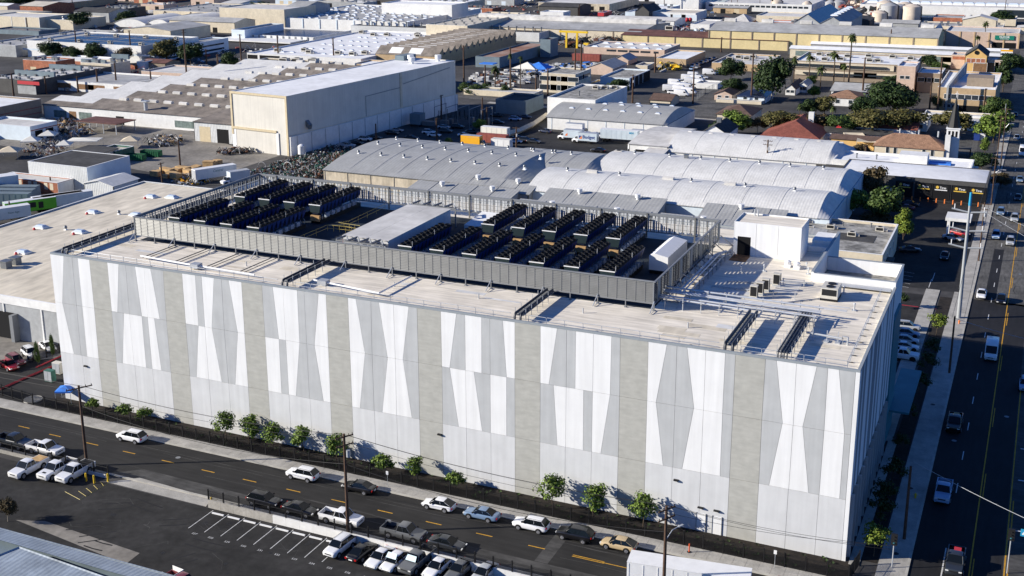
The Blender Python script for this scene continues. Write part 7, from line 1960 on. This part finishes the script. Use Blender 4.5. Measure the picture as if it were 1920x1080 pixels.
for i, (bx, by, ty, r, m, lb) in enumerate(((1648,44,24,4.6,'silo_cream','short cream silo at the left front of the silo group'),(1658,30,5,5.2,'silo_cream','tall cream silo at the rear left of the silo group'),(1666,41,10,5.2,'silo_grey','tall grey silo in front of the rear cream silo'),(1683,40,12,5.6,'silo_grey','dark grey wide silo in the middle of the group'),(1695,36,8,5.2,'silo_cream','rear cream silo right of the dark grey one'),(1708,42,12,5.6,'silo_cream','front cream silo at the right of the group'),(1621,44,31,3,'silo_cream','small cream tank left of the silo group'),(1556,22,4,3.6,'silo_grey','lone grey silo left of the red pipework'),(1572,22,3,4.5,'silo_grey','wide pale silo beside the red pipework'),(1456,20,2,4,'silo_cream','lone cream tower among palms at the top'),(1512,22,6,3,'silo_cream','slim pale tank beside the round porthole building'))):
    SIL = [(38.02,658.83),(34.58,711.36),(42.22,671.34),(47.05,676.81),(49.13,692.77),(55.55,672.5),(29.77,655.82),(-4.02,731.55),(1.41,733.48),(-39.86,727.79),(-18.99,726.24)]
    SH = (6.6,8.7,10.3,9.3,9.5,9.9,4.3,6.5,6.9,6.6,5.8)
    o = thing('silo', lb, 'silo', (*SIL[i],0), group='silos')
    MB().cyl(0,0,0,SH[i],r,16).cyl(0,0,SH[i],SH[i]+1.5,r,16,0,r*.3).build('shell',m,o,smooth=40)
    MB().tube([(r+.3,-.5,0),(r+.3,-.5,SH[i]),(r*.5,-.5,SH[i]+1.5)],.25,4).build('ladder','scrap_dark',o)
heap('tangle of red pipework and vessels among the silos', [(3.74,725.57),(4.35,780.72),(16.03,804.53),(28.87,734.5),(26.47,676.9)], 150, 5, ['container_red','silo_cream','scrap_dark','container_red'], 25, 1.0,3)
far('dark red brick mill right of the silos', (68.1,85.7,673.1,695.7,3.6), 'w_brick','r_grey')
far('dark red block with blue flank between silos and brick mill', (57.7,67.9,673.3,692.4,3.3), 'w_slate','solar')
far('cream low block with a green sign right of the brick mill', (88.8,116.0,669.8,694.4,3.9), 'w_cream','r_pale').feat('F',[.16],8,1.6,3.0,'box_green','sign',None)
far('red fronted monitor roof shed at the far right top', (85.9,98.9,726.1,743.7,2.1), 'w_brick','r_white')
bl_ = far('enormous pale hall along the top right with a dark loading bay', (17.4,131.1,720.1,828.3,6.7), 'w_white','r_pale'); bl_.units('skylight',16,2,.05,.2,sc=4); bl_.feat('F',[.87],26,.6,5.4,'glass_win','window',None)
far('pale low roofs in front of the enormous hall', (35.1,110.1,636.8,662.5,1.9), 'w_cream','r_grey').units('duct_box',12,2,.04,.2,jit=4,sc=1.4)
scb = far('brown banded school block with deep window bays behind palms', (36.4,85.3,396.9,429.7,8.1), 'w_brown','r_white','school'); scb.units('air_conditioner',6,2,.1,.25,jit=3,sc=1.2)
for u, w in ((.18,26),(.62,22)):
    scb.feat('F',[u],w,scb.h*.66,scb.h*.94,'w_cream','bay_frame',None,1.2); scb.feat('F',[u],w-6,scb.h*.76,scb.h*.86,'glass_win','window',None,3.2)
for u, w in ((.36,34),(.7,18)):
    scb.feat('F',[u],w,scb.h*.26,scb.h*.5,'w_cream','bay_frame',None,1.2); scb.feat('F',[u],w-7,scb.h*.34,scb.h*.42,'glass_win','window',None,3.2)
far('tan stair tower with two tiny windows at the right end of the school', (81.5,88.4,373.7,389.6,10.7), 'w_pink','r_white','school').feat('F',[.3,.6],1.6,5.6,6.8,'glass_win','window')
cc = far('brown recessed block with three dark windows beside the tan office', (89.1,98.1,377.2,394.5,7.9), 'w_brown','r_white','office building'); cc.feat('F',[.2,.5,.8],3.6,cc.h*.55,cc.h*.75,'glass_win','window')
to = far('tan two-storey office with blue shaded roof and slanted grey fin', (100.6,120.0,331.4,378.5,9.1), 'w_tan','r_white','office building')
to.feat('F',[.18,.3,.42,.54,.66,.78,.9],2.3,to.h*.56,to.h*.74,'glass_win','window'); to.feat('F',[.2,.32],2.6,to.h*.2,to.h*.34,'glass_win','window'); to.feat('F',[.66],13,.1,to.h*.32,'dark_void','entrance',None)
MB().loft([[(to.x0+3,to.y0-.6,0),(to.x0+3.7,to.y0-.6,0),(to.x0+3.7,to.y0-.6,to.h+.6),(to.x0+3,to.y0-.6,to.h+.6)],[(to.x0+6,to.y1-3,0),(to.x0+6.7,to.y1-3,0),(to.x0+6.7,to.y1-3,to.h+4),(to.x0+6,to.y1-3,to.h+4)]]).build('fin','w_grey',to.b)
MB().box(to.x0+9,to.x0+18,to.y0+10,to.y0+20,to.h-.5,to.h+2.6).build('plant_box','w_brown',to.b); to.at('skylight',(.7,.3),(.6,.5),sc=2)
fs = far('ochre gabled fire station with arched bay doors and round window', (102.3,111.4,444.3,462.4,7.6), 'w_ochre','r_dark','fire station',kind='gabley',rise=3.5)
fs.feat('F',[.18,.38,.62,.82],1.8,4.5,6.4,'w_brick','window'); fs.feat('F',[.72],5.6,0,4.6,'door_brown','bay_door')
MB().cyl(0,0,0,.2,.9,14).build('round_window','dark_void',fs.b).matrix_local = Matrix.Translation(Vector(((fs.x0+fs.x1)/2,fs.y0-.05,fs.h+1.5))-fs.b.location) @ Matrix.Rotation(math.pi/2,4,'X')
f2 = far('pinkish side wing left of the fire station', (95.8,101.7,456.3,468.0,6.3), 'w_pink','r_pale','fire station'); f2.feat('F',[.2,.45,.7,.95],1.4,4.2,5.6,'w_brick','window',None)
f3 = far('pink wing with two brown arched doors right of the fire station', (111.6,119.9,446.0,459.3,5.9), 'w_pink','r_pale','fire station'); f3.feat('F',[.24,.72],5.6,0,4.8,'door_brown','bay_door')
fl = thing('flag','large flag hanging before the fire station wing','flag',(*(116.39,449.87),0))
MB().cyl(0,0,0,11,.1,6).build('pole','galvanised',fl)
for i in range(5): MB().box(.1,5,-.05,.05,6.2+i*.8,7.0+i*.8-.02).build('stripe',('sign_red','white_trim','sign_navy','white_trim','box_yellow')[i],fl)
# houses of the small neighbourhood
for i, (d, w_, r_, kd, ri, lb) in enumerate((((28.6,39.4,326.1,341.6,2.5),'w_bluewhite','solar','hip',2,'blue-white bungalow with dark blue roof behind a cream wall'),((19.0,26.4,328.5,341.0,2.1),'w_pink','r_shingle','gabley',1.6,'small pink bungalow with gable under the dark tree'),((42.0,46.2,350.8,369.0,2.3),'w_white','r_shingle','gabley',2,'white cottage with pink-brown roof below the school'),((45.3,49.1,359.5,374.9,2.6),'w_white','r_grey','gabley',1.6,'white cottage with grey gable under the palms'),((62.1,73.7,331.7,346.4,3.2),'w_white','r_tile_brown','hip',2,'white house with tan hipped roof left of the huge round tree'),((59.2,73.3,354.5,375.5,2.1),'w_white','r_grey','gable',2,'pale house with grey roof behind the tan roofed house'),((94.6,101.5,288.8,303.1,3.8),'w_white','r_pale','flat',0,'white flat block behind the olive street trees'),((110.2,118.6,296.6,306.2,3.4),'w_white','r_pale','flat',0,'white shop with a barred window behind the chapel spire'),((98.6,122.2,304.8,315.7,3.0),'w_cream','r_pale','flat',0,'low cream shop strip along the foot of the tan office'))):
    b_ = far(lb, d, w_, r_, 'house' if kd != 'flat' else 'shop', kind=kd, rise=ri)
    b_.feat('F',[.3,.7],1.4,1.0,2.4,'glass_win','window')
far('long cream garden wall along the street before the blue-white bungalow', (21.3,38.7,323.2,326.2,1.2), 'w_cream','concrete','wall',par=.1)
pg_ = thing('play_equipment','red and blue play tower under the street trees','play equipment',(*(76.24,267.52),0))
for x in (-1,1):
    for y in (-1,1): MB().box(x-.08,x+.08,y-.08,y+.08,0,3).build('post','sign_blue',pg_)
MB().add([(-1.3,-1.3,3),(1.3,-1.3,3),(1.3,1.3,3),(-1.3,1.3,3),(0,0,4.4)],[(0,1,4),(1,2,4),(2,3,4),(3,0,4),(3,2,1,0)]).build('roof','sign_red',pg_)
MB().tube([(1,0,1.6),(3,0,.2)],.3,6).build('slide','box_yellow',pg_)
for i, (p, m, lb) in enumerate(zip([(117.56,279.66),(119.12,280.3)],('sign_navy','white_trim'),('dark blue waste container at the church car park','white waste container at the church car park'))):
    t = thing('waste_container', lb, 'container', (*p,0)); MB().box(-.9,.9,-.9,.9,.1,1.9).build('body',m,t); MB().box(-.95,.95,-.95,.95,1.92,2.05).build('lid',m,t)
ct = thing('dark_marquee','dark framed open marquee beside the chapel tower','marquee',(*(114.57,251.96),0))
MB().box(-3,3,-2,2,2.4,2.6).build('roof','w_charcoal',ct)
for x in (-2.8,2.8):
    for y in (-1.8,1.8): MB().box(x-.08,x+.08,y-.08,y+.08,0,2.4).build('post','trim_black',ct)
wb = thing('fence','white panel screen at the corner behind the garage','fence',(118,222,0),world=True)
for i in range(4): MB().box(112.5+i*2.2,114.6+i*2.2,223,223.2,0,3).build('panel','white_trim',wb)
# ------------------------------------------------------------------ trees and palms of the background
for kd, (bx, by), h, w, lb, lf in (
    ('dome',(86.27,322.64),11,16,'huge round dark green tree in the middle of the neighbourhood','leaf_dark'),
    ('big',(40.46,332.88),17,14,'tall dark tree with pale trunk beside the slim palms',None),
    ('round',(12.19,383.63),9,11,'dark round tree left of the tall dark tree','leaf_dark'),
    ('round',(23.4,343.22),6.5,9,'lower dark round tree at the street corner','leaf_dark'),
    ('mid',(44.23,260.4),7.5,10,'bright green tree left of the red tiled house','leaf_street'),
    ('mid',(38.54,258.06),4.5,6,'dark shrub-like tree beside the black roofed house','leaf_dark'),
    ('brown',(50.3,264.96),5.5,7,'brownish tree hiding the corner of the red house',None),
    ('olive',(58.51,266.28),7.5,12,'olive street tree in front of the red house, leftmost of five',None),
    ('brown',(67.74,270.08),7,11,'rusty street tree, second of the row before the long red wing',None),
    ('olive',(77.51,268.05),7,11,'dark olive street tree, third of the row','leaf_mid'),
    ('olive',(87.85,272.31),9,16,'yellowish spreading street tree, fourth of the row',None),
    ('olive',(96.57,275.91),9,15,'yellow-green spreading street tree, rightmost of the row',None),
    ('brown',(109.24,285.14),8,14,'dull brown tree behind the chapel spire','leaf_olive'),
    ('mid',(122.63,276.95),9.5,11,'fresh green street tree right of the chapel spire','leaf_street'),
    ('round',(120.99,324.76),7.5,9,'round green tree below the tan office corner',None),
    ('col',(120.63,391.14),13,7,'tall narrow dark tree at the corner of the tan office','leaf_dark'),
    ('round',(120.85,447.92),9,11,'dark spreading tree beside the fire station flag','leaf_dark'),
    ('round',(86.38,453.4),6,9,'dark bush-like tree between school and fire station','leaf_dark'),
    ('mid',(92.25,444.14),4,8,'low green hedge tree beside the fire station lawn','leaf_mid'),
    ('mid',(64.92,306.65),7,8,'small light tree at the house garden','leaf_olive'),
    ('mid',(59.66,304.51),6,7,'bushy dark tree in the garden beside palms','leaf_dark'),
    ('round',(78.04,311.99),7,9,'dark tree touching the left of the huge round tree','leaf_dark'),
    ('mid',(54.38,345.51),5,5,'light green tree in the side street','leaf_street'),
    ('mid',(48.14,373.03),5,5,'dark green tree below the school palms',None),
    ('round',(80.31,385.86),5,10,'dark tree mass behind the huge round tree','leaf_dark'),
    ('olive',(100.39,328.38),6,4,'pale slim tree at the foot of the tan office','leaf_olive'),
    ('brown',(87.82,234.05),5,6,'reddish brown shrub beside the cream sails',None),
    ('round',(121.61,233.73),5,7,'dark shrub mass at the garage corner','leaf_dark'),
    ('round',(127.67,211.65),4,5,'dark street shrub beside the avenue lamp','leaf_brown'),
    ('col',(121.13,258.15),5,3,'bright narrow shrub at the church car park edge','leaf_street'),
    ('mid',(-319.24,327.14),9,13,'round tree before the white solar warehouse, left of three','leaf_dark'),
    ('mid',(-305.64,327.92),7,10,'round tree before the white solar warehouse, middle of three','leaf_dark'),
    ('mid',(-293.98,330.23),9,12,'round tree before the white solar warehouse, right of three','leaf_dark'),
    ('olive',(-272.79,327.59),8,8,'thin grey tree at the right of the white solar wall','leaf_brown'),
    ('mid',(-257.51,340.0),11,14,'olive green tree before the blue annex','leaf_olive'),
    ('mid',(-242.18,339.51),10,13,'dark tree right of the olive tree by the blue annex','leaf_dark'),
    ('mid',(-207.07,322.8),9,9,'lone dark green tree by the depot gate','leaf_dark'),
    ('mid',(-419.76,455.32),10,16,'dark tree before the cream warehouse, upper left','leaf_dark'),
    ('mid',(-405.37,482.16),9,14,'dark tree before the bow roofs, upper left','leaf_dark'),
    ('mid',(-572.14,554.25),12,26,'dark tree clump at the top left corner','leaf_dark'),
    ('mid',(-336.58,537.56),12,22,'dark trees beside the very long white warehouse','leaf_dark'),
    ('round',(-20.02,328.8),6,8,'dark tree beside the low strip shop','leaf_dark'),
    ('mid',(24.85,632.84),9,12,'dark tree at the end of the twin gables','leaf_dark'),
    ('mid',(107.35,677.01),8,16,'dark bush by the cream low block at the far right','leaf_dark')):
    tree(kd, (bx,by), h, lb, w, leaf=lf)
for i, p in enumerate([(-82.06,313.18),(-75.48,306.58),(-75.29,311.24),(-72.64,313.84),(-62.4,311.82)]):
    tree('hedge', p, 3.2, f'clipped round hedge, {ORD[i]} from the left beyond the hangar', 6)
for kd, (bx, by), h, lb in (('palm2',(-69.97,318.02),11,'stout palm, leftmost of three beyond the hangar'),('fanpalm',(-66.2,325.84),15,'tall palm, middle of three beyond the hangar'),('fanpalm',(-62.48,327.33),14,'tall palm, rightmost of three beyond the hangar'),
    ('fanpalm',(63.37,371.3),24,'tallest slim palm rising in front of the school'),('palm',(47.34,372.71),15,'slim palm at the left of the school front'),('palm',(43.46,360.27),15,'slim palm beside the tall dark tree'),('palm2',(52.03,373.0),10,'short bushy palm before the school'),('palm',(57.82,369.08),17,'slim palm left of the tallest palm'),('palm',(62.04,367.71),12,'yellowish palm under the tallest palm'),
    ('palm',(104.91,550.09),14,'twin-headed palm before the pink hall'),('palm2',(101.91,543.87),7,'short palm at the foot of the pink hall'),('fanpalm',(107.95,706.4),19,'tall palm before the enormous pale hall'),('palm',(-71.41,725.78),14,'far palm before the pale plant, first of four'),('palm',(-67.54,727.14),13,'far palm before the pale plant, second of four'),('palm',(-50.94,723.87),13,'far palm before the pale plant, third of four'),('palm',(-41.55,718.25),10,'far palm before the pale plant, fourth of four'),
    ('palm',(-113.43,701.79),17,'dark palm pair against the huge white wall'),('palm2',(58.35,294.54),6,'garden palm beside the red wing'),('palm2',(69.37,296.74),6,'garden palm right of the bushy garden tree'),('palm2',(-349.17,540.87),13,'palm beside the long white warehouse')):
    tree(kd, (bx,by), h, lb)
# ------------------------------------------------------------------ poles of the background
for x, y, h, ar, tr_, lb in (
    (65.1,210.8,8.6,2,True,'brown pole with transformer on the white arched roof side'),
    (89.8,230.8,5.3,1,False,'brown pole with wires beside the cream sail shade'),
    (-12.2,207.2,7.6,1,True,'pole with transformers beside the hire truck yard'),
    (-42.4,211.6,7.6,1,False,'brown pole standing on the edge of the hangar car park'),
    (-54.9,194.0,7.9,0,False,'dark lamp pole in the shaded car park'),
    (-55.6,241.1,10.2,1,False,'tall pole beside the substation, left one'),
    (-38.7,239.0,10.6,0,False,'tall pale pole beside the substation, right one'),
    (-38.2,241.5,6.9,1,False,'slim brown pole right of the tall pale pole'),
    (-96.4,148.9,7.8,0,False,'pole above the timber crates in the yard'),
    (-82.8,124.3,6.8,1,False,'pole at the corner of the tan roof yard'),
    (-111.0,127.0,5.3,2,False,'pole with equipment above the small gabled shed'),
    (-105.8,106.4,4.4,0,False,'dark lamp pole before the brick building'),
    (-94.0,80.5,4.7,0,False,'pale lamp pole between the trailers at the left edge'),
    (-314.8,340.4,13.8,1,False,'tall pole over the white solar wall, left one'),
    (-276.6,337.0,15.5,1,False,'tall pole over the white solar wall, right one'),
    (-221.7,263.8,10.8,1,False,'pole behind the grey works, right of the shutters'),
    (-226.0,257.3,9.2,1,False,'pole in front of the brown shutters'),
    (-229.6,249.5,6.7,1,False,'short pole left of the brown shutters'),
    (-238.9,241.1,7.5,1,False,'pole before the dark front wall of the works'),
    (-245.1,229.5,9.6,1,False,'pole at the left end of the dark front wall'),
    (-209.8,271.8,7.1,0,False,'pole before the pink walled office'),
    (-201.5,285.2,23.6,2,False,'very tall pole right of the pink walled office'),
    (-233.6,340.7,7.7,1,False,'pole between the two round trees and the depot'),
    (-203.0,309.3,10.1,1,False,'pole in front of the depot gate, left one'),
    (-197.2,319.1,18.3,1,False,'tall pole in front of the depot canopy'),
    (-212.6,370.7,12.2,0,False,'pole standing before the wide white roof'),
    (-182.1,373.6,11.7,1,False,'pole at the right part of the wide white roof'),
    (-88.4,326.8,16.9,2,False,'tall pole in front of the sawtooth factory'),
    (-78.7,327.3,9.0,0,False,'pole left of the stout palm'),
    (-67.6,328.5,16.9,1,False,'tall pole between the palms'),
    (-51.0,316.4,7.6,0,False,'pole left of the cream office'),
    (-45.5,315.6,10.7,1,False,'pole at the left corner of the cream office'),
    (-42.5,338.5,16.0,0,False,'tall pole at the right corner of the cream office'),
    (-39.7,338.0,18.8,1,False,'taller pole right behind the cream office'),
    (-7.8,309.3,10.9,1,True,'pole with transformer before the grey workshop'),
    (-25.1,394.3,8.9,1,False,'pole before the ochre fronted warehouse'),
    (14.3,315.5,13.6,0,False,'tall slim pole at the van yard street'),
    (33.9,327.5,18.8,0,False,'very tall dark pole beside the tall dark tree'),
    (-16.2,479.0,7.6,2,False,'pole with three crossarms before the yellow mill'),
    (71.1,356.5,15.5,1,False,'brown pole right of the tallest palm'),
    (101.7,324.0,20.8,1,False,'leaning brown pole left of the tan office'),
    (98.8,325.3,10.4,0,False,'dark pole beside the slim pale tree'),
    (116.9,326.6,10.1,1,False,'brown pole before the tan office front'),
    (63.5,502.5,12.2,0,False,'thin grey pole before the pale grey roof'),
    (-155.2,643.3,7.8,1,False,'far pole before the beige monolith'),
    (-441.6,433.4,8.2,0,False,'far pole before the cream warehouses, left'),
    (-521.4,557.6,8.5,0,False,'far pale pole before the tan office slab')):
    utility_pole(x, y, h, lb, ar, tr_, ang=rnd.choice((0,90,75)), r=max(.19,min(.42,.0008*math.hypot(x-135,y+132))), al=2.6)
def wire_px(a, b_, sag, lb): return power_line(a, b_, sag, lb, .035)
# ------------------------------------------------------------------ distant industrial district along the top edge
q = random.Random(77)
taken = [(o.location.x, o.location.y) for o in COL.objects if o.parent is None and o.type == 'EMPTY' and o.location.y > 380]
boxes = []
def free(x0, x1, y0, y1):
    for a in boxes:
        if x0 < a[1]+6 and x1 > a[0]-6 and y0 < a[3]+6 and y1 > a[2]-6: return False
    return True
for o in COL.objects:
    if o.type == 'MESH' and o.parent is not None and o.name.split('.')[0] == 'wall' and o.parent.location.y > 300:
        v = [Vector(c) for c in o.bound_box]
        boxes.append((min(c.x for c in v), max(c.x for c in v), min(c.y for c in v), max(c.y for c in v)))
words_ = {'w_white':'white','w_cream':'cream','w_grey':'grey','w_tan':'tan','w_bluewhite':'pale blue','w_brick':'brick red','w_pink':'pinkish','w_charcoal':'dark'}
rows_ = []
used_ = {}
def lab(t):
    used_[t] = used_.get(t,0)+1
    return t if used_[t] == 1 else t.replace('distant ',('second ','third ','fourth ','fifth ')[used_[t]-2]+'distant ',1)
def distant(xr, yr, n, wmax, dmax, where):
    for i in range(n*6):
        if n <= 0: break
        w, d, h = q.uniform(12,wmax), q.uniform(12,dmax), q.uniform(3.5,8)
        x, y = q.uniform(*xr), q.uniform(*yr)
        if not free(x, x+w, y, y+d): continue
        boxes.append((x, x+w, y, y+d)); n -= 1
        wall = q.choice(['w_white','w_white','w_cream','w_cream','w_grey','w_tan','w_bluewhite','w_grey' if 'van' in where else 'w_brick','w_pink','w_charcoal'])
        roof = q.choice(['r_white','r_white','r_pale','r_grey','r_cream','r_dark','solar'])
        kd = q.choice(['flat','flat','flat','gable','gabley'])
        b = Bld('warehouse', lab(f'distant {words_[wall]} walled shed with {"flat" if kd == "flat" else "pitched"} {dict(r_white="white",r_pale="pale",r_grey="grey",r_cream="cream",r_dark="dark",solar="blue-black")[roof]} roof {where}'), 'warehouse', x, x+w, y, y+d, h, wall, roof, kind=kd, rise=h*.3, group='distant sheds '+where)
        if kd == 'flat': b.units('duct_box', q.randint(1,5), q.randint(1,3), .15, .2, jit=2, sc=1.6)
        for u in (.3,.7): b.feat('F',[u],3.5,0,3,q.choice(['dark_void','door_tan','w_bluewhite']),'door',None)
distant((-600,-380), (440,760), 30, 60, 45, 'at the top left')
distant((-380,-200), (400,800), 26, 50, 40, 'above the long white warehouse')
distant((-260,-60), (560,900), 26, 50, 40, 'at the top middle')
distant((-110,40), (560,720), 16, 35, 30, 'left of the silos')
distant((30,130), (590,720), 10, 30, 22, 'right of the silos')
distant((-330,-250), (285,330), 5, 20, 14, 'behind the factory roofs')
for lb, pts, sd in (('scattered vehicles and goods in the distant yards at the top left', [(-560,430),(-300,430),(-300,620),(-560,680)], 41), ('scattered vehicles and goods in the distant yards at the top middle', [(-240,560),(-60,560),(-60,760),(-240,760)], 42), ('scattered goods between the distant mills', [(-70,470),(-40,540),(20,620),(-60,640),(-100,560)], 43), ('bits and pieces between the sheds behind the factory', [(-250,250),(-190,250),(-150,330),(-250,420),(-330,330)], 44)):
    heap(lb, pts, 420, .8, ['scrap_white','scrap_white','scrap_grey','scrap_dark','paint_sky','container_red'], sd, .7, 1.9, 'yard_clutter', 'clutter')
